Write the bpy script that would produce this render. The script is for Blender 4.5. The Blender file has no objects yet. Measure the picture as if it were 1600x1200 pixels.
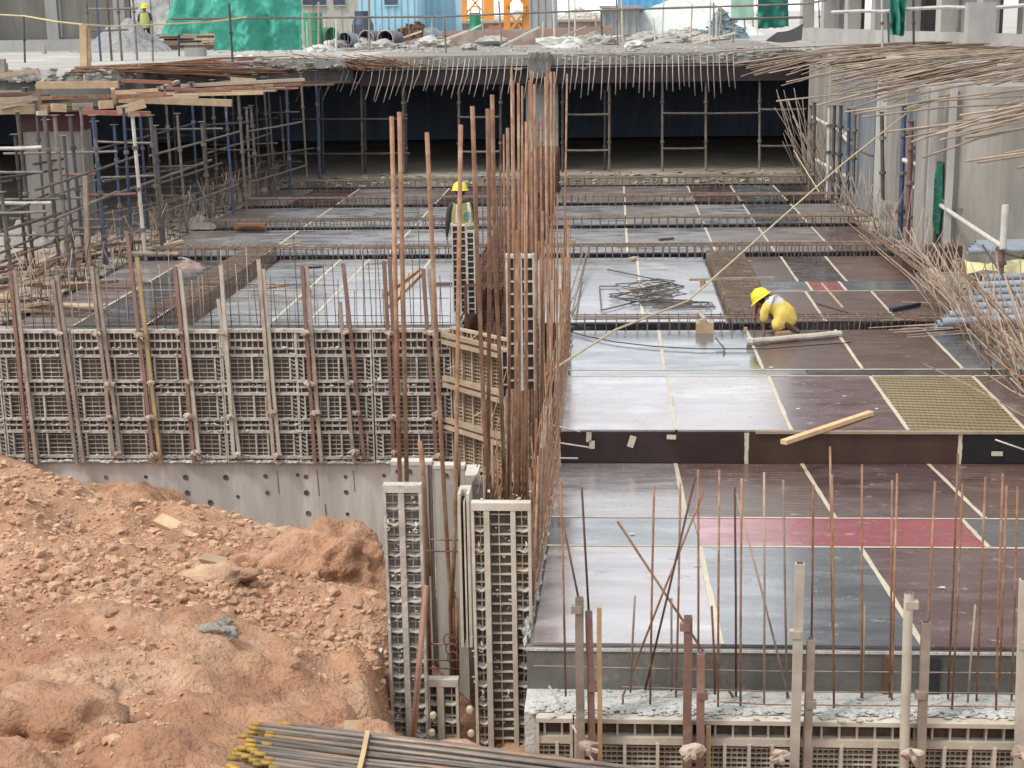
import bpy, math, random
from mathutils import Vector, Matrix, noise
R = math.radians
random.seed(7)
S = bpy.context.scene
COL = S.collection

# ------------------------------------------------------------------ camera, sky, sun, exposure
CAM = Vector((0.0, 0.0, 4.4)); FP = 2400.0          # focal length in pixels of a 1600 px wide picture
_y, _p, _r = R(-3.92), R(13.52), R(-0.97)
_f = Vector((math.sin(_y)*math.cos(_p), math.cos(_y)*math.cos(_p), -math.sin(_p)))
_rr = Vector((math.cos(_y), -math.sin(_y), 0.0)); _u = _rr.cross(_f)
_rt = _rr*math.cos(_r) + _u*math.sin(_r); _up = -_rr*math.sin(_r) + _u*math.cos(_r)
cd = bpy.data.cameras.new('camera'); cam = bpy.data.objects.new('camera', cd); COL.objects.link(cam)
m = Matrix((( _rt.x, _up.x, -_f.x, CAM.x), (_rt.y, _up.y, -_f.y, CAM.y), (_rt.z, _up.z, -_f.z, CAM.z), (0, 0, 0, 1)))
cam.matrix_world = m
cd.sensor_width = 36; cd.lens = FP/1600*36; cd.clip_end = 6000; cd.clip_start = 0.1
S.camera = cam
W = bpy.data.worlds.new('World'); S.world = W; W.use_nodes = True
wn = W.node_tree; wn.nodes.clear()
sky = wn.nodes.new('ShaderNodeTexSky'); sky.sky_type = 'NISHITA'; sky.sun_disc = False
SUN_EL, SUN_ROT = R(55), R(-125)
sky.sun_elevation = SUN_EL; sky.sun_rotation = SUN_ROT
sky.air_density = 1.0; sky.dust_density = 6.0; sky.ozone_density = 1.0
hs = wn.nodes.new('ShaderNodeHueSaturation'); hs.inputs['Saturation'].default_value = 0.55
bg = wn.nodes.new('ShaderNodeBackground'); bg.inputs[1].default_value = 0.13
wo = wn.nodes.new('ShaderNodeOutputWorld')
cl = wn.nodes.new('ShaderNodeMix'); cl.data_type = 'RGBA'; cl.inputs[0].default_value = .60; cl.inputs[7].default_value = (12.5, 12.9, 13.3, 1)   # cloud cover, with added brightness towards the horizon to lift the plywood reflections
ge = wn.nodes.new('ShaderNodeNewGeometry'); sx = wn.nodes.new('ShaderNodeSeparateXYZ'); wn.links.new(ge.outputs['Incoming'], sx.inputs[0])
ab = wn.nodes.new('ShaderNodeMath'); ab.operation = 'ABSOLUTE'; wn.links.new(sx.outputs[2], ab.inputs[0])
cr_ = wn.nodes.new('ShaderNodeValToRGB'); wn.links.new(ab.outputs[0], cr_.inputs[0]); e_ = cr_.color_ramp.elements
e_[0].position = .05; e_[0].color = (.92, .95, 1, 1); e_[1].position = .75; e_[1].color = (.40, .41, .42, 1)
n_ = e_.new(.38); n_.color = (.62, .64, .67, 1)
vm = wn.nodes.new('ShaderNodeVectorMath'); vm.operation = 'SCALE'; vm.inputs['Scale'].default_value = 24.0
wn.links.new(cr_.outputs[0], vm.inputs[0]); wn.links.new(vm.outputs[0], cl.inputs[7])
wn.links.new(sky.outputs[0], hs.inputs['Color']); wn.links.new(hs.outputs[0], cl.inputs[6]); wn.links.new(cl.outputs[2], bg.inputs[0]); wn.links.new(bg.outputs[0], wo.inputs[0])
sl = bpy.data.lights.new('sun', 'SUN'); sl.energy = 1.9; sl.angle = R(10); sl.color = (1, 0.95, 0.88)
so = bpy.data.objects.new('sun', sl); COL.objects.link(so)
sd = Vector((math.sin(SUN_ROT)*math.cos(SUN_EL), math.cos(SUN_ROT)*math.cos(SUN_EL), math.sin(SUN_EL)))
so.rotation_euler = sd.to_track_quat('Z', 'Y').to_euler(); so.location = (0, 20, 40)
S.view_settings.view_transform = 'Standard'; S.view_settings.look = 'None'
S.view_settings.exposure = 0.13; S.view_settings.gamma = 1
S.render.engine = 'CYCLES'
S.cycles.use_denoising = True; S.cycles.max_bounces = 6; S.cycles.diffuse_bounces = 3; S.cycles.glossy_bounces = 3

# ------------------------------------------------------------------ pixel of the photograph -> point in the place
def ray(u, v): return _f + _rt*((u-800)/FP) - _up*((v-600)/FP)
def pz(u, v, z=0.0):
    d = ray(u, v); return CAM + d*((z-CAM.z)/d.z)
def py(u, v, Y):
    d = ray(u, v); return CAM + d*(Y/d.y)
def px(u, v, X):
    d = ray(u, v); return CAM + d*(X/d.x)

# ------------------------------------------------------------------ mesh builder
class MB:
    def __init__(s): s.v = []; s.f = []
    def quad(s, a, b, c, d):
        n = len(s.v); s.v += [tuple(a), tuple(b), tuple(c), tuple(d)]; s.f.append((n, n+1, n+2, n+3))
    def bar(s, p0, p1, w, h=None, up=(0, 0, 1), tw=1.0):
        h = w if h is None else h
        p0 = Vector(p0); p1 = Vector(p1); d = (p1-p0)
        if d.length < 1e-6: return s
        d.normalize(); up = Vector(up)
        if abs(d.dot(up)) > .99: up = Vector((0, 1, 0))
        x = d.cross(up).normalized(); z = x.cross(d)
        n = len(s.v)
        for p, k in ((p0, 1.0), (p1, tw)):
            for a, b in ((-1, -1), (1, -1), (1, 1), (-1, 1)):
                s.v.append(tuple(p + x*(a*w/2*k) + z*(b*h/2*k)))
        s.f += [(n, n+1, n+2, n+3), (n+7, n+6, n+5, n+4)] + [(n+i, n+4+i, n+4+(i+1) % 4, n+(i+1) % 4) for i in range(4)]
        return s
    def box(s, c, d, rot=0.0, tilt=None):
        m = Matrix.Rotation(rot, 3, 'Z')
        if tilt is not None: m = m @ Matrix.Rotation(tilt[0], 3, 'X') @ Matrix.Rotation(tilt[1], 3, 'Y')
        c = Vector(c); n = len(s.v)
        for z in (-1, 1):
            for a, b in ((-1, -1), (1, -1), (1, 1), (-1, 1)):
                s.v.append(tuple(c + m @ Vector((a*d[0]/2, b*d[1]/2, z*d[2]/2))))
        s.f += [(n+3, n+2, n+1, n), (n+4, n+5, n+6, n+7)] + [(n+i, n+(i+1) % 4, n+4+(i+1) % 4, n+4+i) for i in range(4)]
        return s
    def tube(s, pts, r, n=6, cap=True, closed=False):
        pts = [Vector(p) for p in pts]; k = len(pts)
        rs = r if isinstance(r, (list, tuple)) else [r]*k
        base = len(s.v); pu = None
        for i, p in enumerate(pts):
            if closed: t = pts[(i+1) % k]-pts[i-1]
            else: t = (pts[min(i+1, k-1)]-pts[max(i-1, 0)])
            if t.length < 1e-9: t = Vector((0, 0, 1))
            t.normalize()
            if pu is None:
                a = Vector((0, 0, 1)) if abs(t.z) < .9 else Vector((0, 1, 0))
                pu = t.cross(a).normalized()
            pu = (pu - t*pu.dot(t)).normalized(); w = t.cross(pu)
            for j in range(n):
                a = 2*math.pi*j/n
                s.v.append(tuple(p + pu*(math.cos(a)*rs[i]) + w*(math.sin(a)*rs[i])))
        for i in range(k if closed else k-1):
            for j in range(n):
                a = base+i*n+j; b = base+i*n+(j+1) % n; i2 = (i+1) % k
                s.f.append((a, b, base+i2*n+(j+1) % n, base+i2*n+j))
        if cap and not closed:
            s.f.append(tuple(base+j for j in range(n-1, -1, -1))); s.f.append(tuple(base+(k-1)*n+j for j in range(n)))
        return s
    def grid(s, fn, nu, nv):
        n = len(s.v)
        for j in range(nv+1):
            for i in range(nu+1): s.v.append(tuple(fn(i/nu, j/nv)))
        for j in range(nv):
            for i in range(nu):
                a = n+j*(nu+1)+i; s.f.append((a, a+1, a+nu+2, a+nu+1))
        return s
    def blob(s, c, r, seed=0, sub=1, rough=.35, sc=(1, 1, 1), ridge=0.0):
        vs, fs = ICO[sub]; n = len(s.v); c = Vector(c); o = Vector((seed*3.1, seed*1.7, seed*.9))
        for p in vs:
            q = Vector(p); k = 1+rough*noise.noise(q*1.6+o)*1.6+rough*.5*noise.noise(q*4+o)
            if ridge: k -= ridge*abs(noise.noise(q*2.7+o))*1.5+ridge*.5*abs(noise.noise(q*7+o))+ridge*.3*noise.noise(q*16+o)
            s.v.append((c.x+q.x*r*k*sc[0], c.y+q.y*r*k*sc[1], c.z+q.z*r*k*sc[2]))
        s.f += [tuple(n+i for i in f) for f in fs]
        return s
    def lathe(s, c, prof, n=16, axis='Z'):
        b = len(s.v); c = Vector(c)
        for r, h in prof:
            for j in range(n):
                a = 2*math.pi*j/n; q = (math.cos(a)*r, math.sin(a)*r, h)
                if axis == 'X': q = (h, q[0], q[1])
                if axis == 'Y': q = (q[0], h, q[1])
                s.v.append((c.x+q[0], c.y+q[1], c.z+q[2]))
        for i in range(len(prof)-1):
            for j in range(n):
                s.f.append((b+i*n+j, b+i*n+(j+1) % n, b+(i+1)*n+(j+1) % n, b+(i+1)*n+j))
        return s
    def build(s, name, mat, parent=None, loc=None, smooth=False):
        off = Vector((0, 0, 0)); p = parent
        while p is not None: off += p.location; p = p.parent
        if parent is None and loc is not None: off = Vector(loc)
        me = bpy.data.meshes.new(name)
        me.from_pydata([(x-off.x, y-off.y, z-off.z) for x, y, z in s.v], [], s.f)
        me.update()
        if smooth: me.polygons.foreach_set('use_smooth', [True]*len(me.polygons))
        if mat is not None: me.materials.append(mat)
        o = bpy.data.objects.new(name, me); COL.objects.link(o)
        if parent is not None: o.parent = parent
        elif loc is not None: o.location = loc
        return o

def _ico(sub):
    import bmesh
    b = bmesh.new(); bmesh.ops.create_icosphere(b, subdivisions=sub, radius=1)
    vs = [tuple(v.co) for v in b.verts]; fs = [tuple(v.index for v in f.verts) for f in b.faces]
    b.free(); return vs, fs
ICO = {k: _ico(k) for k in (1, 2, 3, 4, 5)}

def tag(o, label=None, cat=None, group=None, kind=None):
    if label: o['label'] = label
    if cat: o['category'] = cat
    if group: o['group'] = group
    if kind: o['kind'] = kind
    return o
def thing(name, label, cat, loc=(0, 0, 0), group=None, rz=0.0):
    o = bpy.data.objects.new(name, None); COL.objects.link(o); o.location = loc; o.rotation_euler = (0, 0, rz)
    o.empty_display_size = .1
    return tag(o, label, cat, group)
def struct(mb, name, mat, **k): return tag(mb.build(name, mat, **k), kind='structure')
KIDS = {}
def children(o): return [c for c in COL.objects if c.parent == o]
def tree_of(o):
    return (o, [tree_of(c) for c in children(o)])
def copy_tree(t, parent=None, loc=None, rz=None, label=None):
    o, ch = t; c = o.copy(); COL.objects.link(c); c.parent = parent
    if loc is not None: c.location = loc
    if rz is not None: c.rotation_euler = (0, 0, rz) if not isinstance(rz, (tuple, list)) else rz
    if label: c['label'] = label
    for k in ch: copy_tree(k, c)
    return c
ORD = 'first second third fourth fifth sixth seventh eighth ninth tenth eleventh twelfth thirteenth fourteenth fifteenth sixteenth seventeenth eighteenth nineteenth twentieth'.split()
def nth(i): return ORD[i] if i < 20 else '%dth' % (i+1) if (i+1) % 10 not in (1, 2, 3) else '%d%s' % (i+1, {1: 'st', 2: 'nd', 3: 'rd'}[(i+1) % 10])

# ------------------------------------------------------------------ materials
def mat(name, c1, c2=None, scale=6.0, rough=.75, rough2=None, bump=.25, bscale=None, rnd=.25, metal=0.0,
        c3=None, c3amt=.5, stretch=(1, 1, 1), spec=.5, detail=6, bdist=.02, coat=0.0, speck=0.0, contrast=(.35, .65), pat=None, translucent=0):
    m = bpy.data.materials.new(name); m.use_nodes = True; nt = m.node_tree; N = nt.nodes; L = nt.links
    b = N['Principled BSDF']
    tc = N.new('ShaderNodeTexCoord'); mp = N.new('ShaderNodeMapping'); mp.inputs['Scale'].default_value = stretch
    L.new(tc.outputs['Object'], mp.inputs[0])
    oi = N.new('ShaderNodeObjectInfo')
    n1 = N.new('ShaderNodeTexNoise'); n1.noise_dimensions = '4D'; n1.inputs['Scale'].default_value = scale; n1.inputs['Detail'].default_value = detail
    n1.inputs['Roughness'].default_value = .62
    w = N.new('ShaderNodeMath'); w.operation = 'MULTIPLY'; w.inputs[1].default_value = 37.0; L.new(oi.outputs['Random'], w.inputs[0]); L.new(w.outputs[0], n1.inputs['W'])
    L.new(mp.outputs[0], n1.inputs['Vector'])
    cr = N.new('ShaderNodeValToRGB'); cr.color_ramp.elements[0].position = contrast[0]; cr.color_ramp.elements[1].position = contrast[1]
    cr.color_ramp.elements[0].color = (*c1, 1); cr.color_ramp.elements[1].color = (*(c2 or c1), 1)
    L.new(n1.outputs[0], cr.inputs[0]); col = cr.outputs[0]
    if c3 is not None:
        n2 = N.new('ShaderNodeTexNoise'); n2.noise_dimensions = '4D'; n2.inputs['Scale'].default_value = scale*.37; n2.inputs['Detail'].default_value = 8; n2.inputs['Roughness'].default_value = .7
        L.new(w.outputs[0], n2.inputs['W']); L.new(mp.outputs[0], n2.inputs['Vector'])
        r2 = N.new('ShaderNodeValToRGB'); r2.color_ramp.elements[0].position = .5+(.5-c3amt)*.4; r2.color_ramp.elements[1].position = .5+(.5-c3amt)*.4+.13
        L.new(n2.outputs[0], r2.inputs[0])
        mx = N.new('ShaderNodeMix'); mx.data_type = 'RGBA'; L.new(r2.outputs[0], mx.inputs[0]); L.new(col, mx.inputs[6]); mx.inputs[7].default_value = (*c3, 1)
        col = mx.outputs[2]
    if pat is not None:                                   # anti-slip mesh of raised lines: (spacing per metre, colour, strength)
        wv = []
        for dx in ('X', 'Y'):
            wt = N.new('ShaderNodeTexWave'); wt.wave_type = 'BANDS'; wt.bands_direction = dx; wt.inputs['Scale'].default_value = pat[0]; wt.inputs['Distortion'].default_value = 1.2
            wt.inputs['Detail'].default_value = 1; wt.inputs['Detail Scale'].default_value = .6
            pm = N.new('ShaderNodeMapping'); pm.inputs['Rotation'].default_value = (0, 0, .12); L.new(tc.outputs['Object'], pm.inputs[0]); wt.inputs['Scale'].default_value = pat[0] if dx == 'Y' else pat[0]*2.3
            L.new(pm.outputs[0], wt.inputs[0]); wv.append(wt)
        fx = N.new('ShaderNodeMapRange'); fx.inputs[3].default_value = .65; L.new(wv[0].outputs['Fac'], fx.inputs[0])
        mx2 = N.new('ShaderNodeMath'); mx2.operation = 'MULTIPLY'; L.new(fx.outputs[0], mx2.inputs[0]); L.new(wv[1].outputs['Fac'], mx2.inputs[1])
        m3 = N.new('ShaderNodeMath'); m3.operation = 'MULTIPLY'; m3.inputs[1].default_value = pat[2]; L.new(mx2.outputs[0], m3.inputs[0])
        mx = N.new('ShaderNodeMix'); mx.data_type = 'RGBA'; L.new(m3.outputs[0], mx.inputs[0]); L.new(col, mx.inputs[6]); mx.inputs[7].default_value = (*pat[1], 1)
        col = mx.outputs[2]
    spk = None
    if speck:
        n5 = N.new('ShaderNodeTexNoise'); n5.noise_dimensions = '4D'; n5.inputs['Scale'].default_value = 7; n5.inputs['Detail'].default_value = 12; n5.inputs['Roughness'].default_value = .78; L.new(w.outputs[0], n5.inputs['W']); L.new(tc.outputs['Object'], n5.inputs['Vector'])
        r5 = N.new('ShaderNodeValToRGB'); r5.color_ramp.elements[0].position = .57; r5.color_ramp.elements[1].position = .67; L.new(n5.outputs[0], r5.inputs[0])
        m5 = N.new('ShaderNodeMath'); m5.operation = 'MULTIPLY'; m5.inputs[1].default_value = speck; L.new(r5.outputs[0], m5.inputs[0]); spk = m5.outputs[0]
        mx = N.new('ShaderNodeMix'); mx.data_type = 'RGBA'; L.new(spk, mx.inputs[0]); L.new(col, mx.inputs[6]); mx.inputs[7].default_value = (.38, .36, .33, 1); col = mx.outputs[2]
    if rnd:
        hv = N.new('ShaderNodeHueSaturation'); mr = N.new('ShaderNodeMapRange'); mr.inputs[3].default_value = 1-rnd; mr.inputs[4].default_value = 1+rnd
        L.new(oi.outputs['Random'], mr.inputs[0]); L.new(mr.outputs[0], hv.inputs['Value']); L.new(col, hv.inputs['Color']); col = hv.outputs[0]
    L.new(col, b.inputs['Base Color'])
    if rough2 is not None:
        rr = N.new('ShaderNodeMapRange'); rr.inputs[1].default_value = .35; rr.inputs[2].default_value = .65; rr.inputs[3].default_value = rough; rr.inputs[4].default_value = rough2
        L.new(n1.outputs[0], rr.inputs[0]); ro = rr.outputs[0]
        if spk is not None: ad = N.new('ShaderNodeMath'); ad.operation = 'ADD'; L.new(ro, ad.inputs[0]); L.new(spk, ad.inputs[1]); ad.use_clamp = True; ro = ad.outputs[0]
        L.new(ro, b.inputs['Roughness'])
    else: b.inputs['Roughness'].default_value = rough
    b.inputs['Metallic'].default_value = metal; b.inputs['Specular IOR Level'].default_value = spec; b.inputs['Coat Weight'].default_value = coat
    b.inputs['Coat Roughness'].default_value = .15
    if bump:
        bn = N.new('ShaderNodeTexNoise'); bn.inputs['Scale'].default_value = bscale or scale*4; bn.inputs['Detail'].default_value = 8
        L.new(mp.outputs[0], bn.inputs['Vector'])
        bp = N.new('ShaderNodeBump'); bp.inputs['Strength'].default_value = bump; bp.inputs['Distance'].default_value = bdist
        L.new(bn.outputs[0], bp.inputs['Height']); L.new(bp.outputs[0], b.inputs['Normal'])
    if translucent:
        tr = N.new('ShaderNodeBsdfTranslucent'); L.new(col, tr.inputs[0]); ms = N.new('ShaderNodeMixShader'); ms.inputs[0].default_value = translucent
        L.new(b.outputs[0], ms.inputs[1]); L.new(tr.outputs[0], ms.inputs[2]); L.new(ms.outputs[0], N['Material Output'].inputs[0])
    return m

RUST = mat('rust', (.29, .155, .085), (.165, .08, .045), 9, .8, bump=.3, rnd=.3, c3=(.33, .235, .16), c3amt=.5)
RUSTD = mat('dark_rust', (.15, .075, .045), (.09, .045, .03), 9, .8, rnd=.3)
STEELG = mat('weathered_steel', (.40, .34, .28), (.26, .21, .17), 5, .7, rnd=.25, c3=(.30, .18, .11), c3amt=.35)
STEELD = mat('dark_steel', (.07, .06, .06), (.12, .09, .08), 6, .6, rnd=.3)
RODGREY = mat('grey_bar', (.36, .285, .215), (.21, .16, .12), 4, .75, rnd=.28)
ALU = mat('dirty_aluminium', (.56, .53, .48), (.37, .335, .285), 7, .55, bump=.35, rnd=.1, c3=(.66, .65, .62), c3amt=.42, metal=.15)
ALUP = mat('pale_aluminium', (.62, .58, .50), (.46, .42, .34), 4, .55, bump=.25, rnd=.07, c3=(.60, .52, .38), c3amt=.35, metal=.1)
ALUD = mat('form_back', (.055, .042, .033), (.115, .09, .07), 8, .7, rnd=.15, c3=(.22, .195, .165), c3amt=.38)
ALUB = mat('form_back_grey', (.17, .165, .16), (.26, .25, .24), 7, .6, rnd=.1, c3=(.12, .085, .06), c3amt=.35)
FORMFACE = mat('form_face', (.44, .42, .37), (.34, .32, .28), 2.5, .6, rnd=.05, stretch=(2, 2, .35), c3=(.52, .50, .46), c3amt=.5)
CONC = mat('concrete', (.40, .39, .37), (.29, .28, .265), 1.2, .85, bump=.3, bscale=30, rnd=.05, c3=(.42, .41, .385), c3amt=.5, stretch=(1, 1, .5))
CONCW = mat('concrete_warm', (.29, .272, .24), (.215, .20, .175), 1.5, .85, bump=.3, bscale=30, rnd=.06, stretch=(1.5, 1.5, .3), c3=(.34, .32, .285), c3amt=.5)
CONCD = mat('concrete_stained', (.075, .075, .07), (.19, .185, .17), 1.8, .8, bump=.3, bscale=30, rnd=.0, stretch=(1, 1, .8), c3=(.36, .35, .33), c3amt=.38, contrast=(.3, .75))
SCREED = mat('dusty_slab', (.40, .39, .36), (.30, .29, .265), .8, .9, bump=.35, bscale=12, rnd=0, c3=(.48, .47, .44), c3amt=.5)
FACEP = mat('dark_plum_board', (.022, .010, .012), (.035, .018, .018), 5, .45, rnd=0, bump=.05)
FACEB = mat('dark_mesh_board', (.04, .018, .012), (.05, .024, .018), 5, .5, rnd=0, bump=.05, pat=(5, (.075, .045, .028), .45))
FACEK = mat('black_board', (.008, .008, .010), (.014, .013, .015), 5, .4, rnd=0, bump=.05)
MORTAR = mat('mortar', (.56, .56, .54), (.42, .42, .40), 8, .9, bump=.6, bscale=40, rnd=.1)
SOIL = mat('red_soil', (.50, .285, .170), (.30, .150, .085), 2.6, .95, bump=1.0, bdist=.045, bscale=30, rnd=0, c3=(.56, .375, .255), c3amt=.5, detail=10)
SOILC = mat('soil_clod', (.44, .285, .185), (.33, .19, .12), 5, .95, bump=.8, bscale=40, rnd=.22, c3=(.55, .38, .25), c3amt=.5)
MUD = mat('muddy_floor', (.34, .30, .245), (.24, .21, .17), 1.3, .95, bump=.8, bscale=14, rnd=0, c3=(.40, .36, .30), c3amt=.5)
TIMBER = mat('timber', (.46, .335, .205), (.34, .23, .135), 5, .7, bump=.25, rnd=.22, stretch=(1, 1, 1), c3=(.46, .38, .29), c3amt=.4)
TIMBERG = mat('grey_timber', (.40, .31, .22), (.29, .22, .155), 5, .75, rnd=.25, c3=(.36, .30, .24), c3amt=.45)
TAPE = mat('tan_tape', (.56, .51, .38), (.46, .41, .30), 9, .45, rnd=.08, bump=.1)
BLACK = mat('dark_cloth', (.02, .02, .025), (.035, .035, .04), 9, .8, rnd=.1)
def ply(name, a, b, **k):
    d = dict(scale=2.2, rough=.09, rough2=.36, bump=.05, bscale=9, rnd=.18, stretch=(.55, 1.7, 1), spec=.5, coat=.35, detail=9, speck=.62)
    d.update(k); ior = d.pop('ior', 1.85); m_ = mat(name, a, b, **d); m_.node_tree.nodes['Principled BSDF'].inputs['IOR'].default_value = ior; return m_
PLY = {
 'plum': ply('plum_film_ply', (.075, .042, .045), (.13, .085, .085), c3=(.24, .20, .19), c3amt=.3),
 'brown': ply('brown_mesh_ply', (.095, .055, .045), (.15, .09, .07), pat=(2.6, (.035, .02, .016), .75), rough=.28, rough2=.5, coat=.15, ior=1.6),
 'olive': ply('olive_mesh_ply', (.23, .175, .085), (.28, .215, .11), pat=(2.5, (.05, .034, .018), 1.0), rough=.35, rough2=.5, coat=.05, ior=1.5),
 'blue': ply('blue_grey_film_ply', (.07, .078, .088), (.12, .13, .14), c3=(.25, .25, .245), c3amt=.28),
 'pale': ply('pale_worn_ply', (.20, .17, .17), (.30, .265, .26), c3=(.38, .36, .35), c3amt=.4),
 'red': ply('red_film_ply', (.30, .05, .07), (.22, .06, .07), c3=(.34, .20, .20), c3amt=.35),
 'silver': ply('dusty_silver_ply', (.155, .155, .165), (.27, .275, .285), c3=(.38, .38, .38), c3amt=.42, rough=.14, rough2=.45),
 'dusty': ply('dusty_brown_ply', (.12, .095, .09), (.20, .17, .16), c3=(.31, .285, .27), c3amt=.45, rough=.25, rough2=.5),
 'dark': ply('dark_film_ply', (.022, .02, .024), (.045, .04, .045), c3=(.12, .11, .11), c3amt=.2),
}
GREENT = mat('green_tarpaulin', (.06, .31, .225), (.08, .39, .30), 2, .85, rnd=.08, bump=.5, bscale=3, c3=(.10, .48, .38), c3amt=.45, translucent=.25)
YELLOW = mat('yellow_plastic', (.74, .66, .03), (.62, .54, .03), 9, .5, rnd=0, bump=0)
SKIN = mat('skin', (.22, .10, .055), (.26, .12, .07), 4, .6, rnd=0, bump=0)
HIVIS = mat('hi_vis_cloth', (.30, .30, .085), (.22, .22, .06), 8, .8, rnd=0)
YCLOTH = mat('yellow_cloth', (.72, .55, .13), (.60, .44, .10), 6, .85, rnd=0, bump=.5, bscale=14)
WCLOTH = mat('pale_cloth', (.62, .62, .58), (.5, .5, .46), 7, .85, rnd=0)
REFLECT = mat('reflective_strip', (.62, .62, .52), (.55, .55, .45), 8, .4, rnd=0, bump=0)
BLUEE = mat('blue_print', (.15, .33, .42), (.12, .27, .36), 8, .7, rnd=0, bump=0)
BLUEP = mat('blue_paint', (.05, .075, .15), (.045, .06, .11), 6, .6, rnd=.25, c3=(.22, .20, .20), c3amt=.35)
ROPEM = mat('rope', (.52, .45, .30), (.42, .36, .24), 20, .9, rnd=.1)
import numpy as np
# ================================================================== SETTING: ground, slabs, soil, basement
g = MB()
GZ = 3.3
def ring(mb, x0, x1, y0, y1, X0, X1, Y0, Y1, z):
    mb.quad((X0, Y0, z), (X1, Y0, z), (X1, y0, z), (X0, y0, z)); mb.quad((X0, y1, z), (X1, y1, z), (X1, Y1, z), (X0, Y1, z))
    mb.quad((X0, y0, z), (x0, y0, z), (x0, y1, z), (X0, y1, z)); mb.quad((x1, y0, z), (X1, y0, z), (X1, y1, z), (x1, y1, z))
GZ = 3.3
ring(g, -26, 24, -8, 62, -2500, 2500, -2500, 2500, GZ-.02)
struct(g, 'ground', SCREED)
pit = MB()
pit.quad((-26, -8, -4.2), (24, -8, -4.2), (24, 62, -4.2), (-26, 62, -4.2))
for a, b in (((-26, -8), (24, -8)), ((24, -8), (24, 62)), ((24, 62), (-26, 62)), ((-26, 62), (-26, -8))):
    pit.quad((*a, -4.2), (*b, -4.2), (*b, GZ-.02), (*a, GZ-.02))
struct(pit, 'pit_bottom', MUD)

def poly_slab(mb, pts, z0, z1):
    n = len(mb.v); k = len(pts)
    mb.v += [(x, y, z0) for x, y in pts] + [(x, y, z1) for x, y in pts]
    mb.f.append(tuple(range(n+k-1, n-1, -1))); mb.f.append(tuple(range(n+k, n+2*k)))
    for i in range(k): mb.f.append((n+i, n+(i+1) % k, n+k+(i+1) % k, n+k+i))
# upper slabs round the opening: a lip that is ragged along its edge
rnd = random.Random(3)
def ragged(p, q, n, amp):
    out = []
    for i in range(n):
        t = i/n; out.append((p[0]+(q[0]-p[0])*t+rnd.uniform(-amp, amp), p[1]+(q[1]-p[1])*t+rnd.uniform(-amp, amp)))
    return out
edge = ragged((-20, 39.6), (-14.4, 37.3), 30, .07)+ragged((-14.4, 37.3), (-12.1, 36.1), 14, .07)+ragged((-12.1, 36.1), (-11.4, 39.2), 14, .07)+ragged((-11.4, 39.2), (-7.2, 43.8), 24, .07)
far = ragged((-7.2, 43.8), (5.2, 43.9), 60, .03)
rite = ragged((5.2, 43.9), (6.4, 38), 10, .08)+ragged((6.4, 38), (8.2, 28), 20, .08)+ragged((8.2, 28), (9.5, 22), 10, .08)
sl = MB(); poly_slab(sl, [(-26, 41)]+edge+[(-7.2, 43.8), (-7.2, 62), (-26, 62)], GZ-.26, GZ)
struct(sl, 'upper_slab_edge', SCREED)
sl = MB(); poly_slab(sl, far+[(5.2, 43.9), (5.2, 62), (-7.2, 62)], GZ-.30, GZ+.004)
struct(sl, 'upper_slab', mat('grimy_slab', (.27, .255, .23), (.19, .18, .16), 1.4, .9, bump=.35, bscale=12, rnd=0, c3=(.40, .385, .35), c3amt=.45))
sl = MB(); poly_slab(sl, rite+[(9.5, 22), (24, 22), (24, 62), (5.2, 62)], GZ-.30, GZ-.004)
struct(sl, 'upper_slab_side', SCREED)
# drop beam and ply soffit of the far slab
bm_ = MB(); bm_.box((-1, 44.35, 2.72), (12.4, .5, .46)); struct(bm_, 'edge_beam_soffit', mat('worn_plum_ply', (.045, .025, .027), (.03, .018, .02), 3, .6, rnd=0))
bm_ = MB(); bm_.bar((-7.1, 44.02, GZ-.36), (5.1, 44.07, GZ-.36), .05, .035); tag(bm_.build('edge_batten', ALUP), 'pale batten running under the front lip of the far slab', 'batten')
# basement floor at deck level, inside and at both sides
fl = MB(); poly_slab(fl, [(-26, 21.75), (-9.3, 21.75), (-8.9, 43.5), (5.2, 43.5), (5.2, 22), (5.0, 16), (24, 9), (24, 62), (-26, 62)], -.5, -.03)
struct(fl, 'basement_floor', MUD)
bw = MB()
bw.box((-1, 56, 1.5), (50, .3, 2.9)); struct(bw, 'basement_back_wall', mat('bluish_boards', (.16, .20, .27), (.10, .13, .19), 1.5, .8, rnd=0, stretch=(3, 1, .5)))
bw = MB()
for k in range(14): bw.box((-1, 45.2+k*.75, 2.86), (24, .09, .16))
struct(bw, 'soffit_joists', TIMBERG)

YW_ = 21.72
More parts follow.
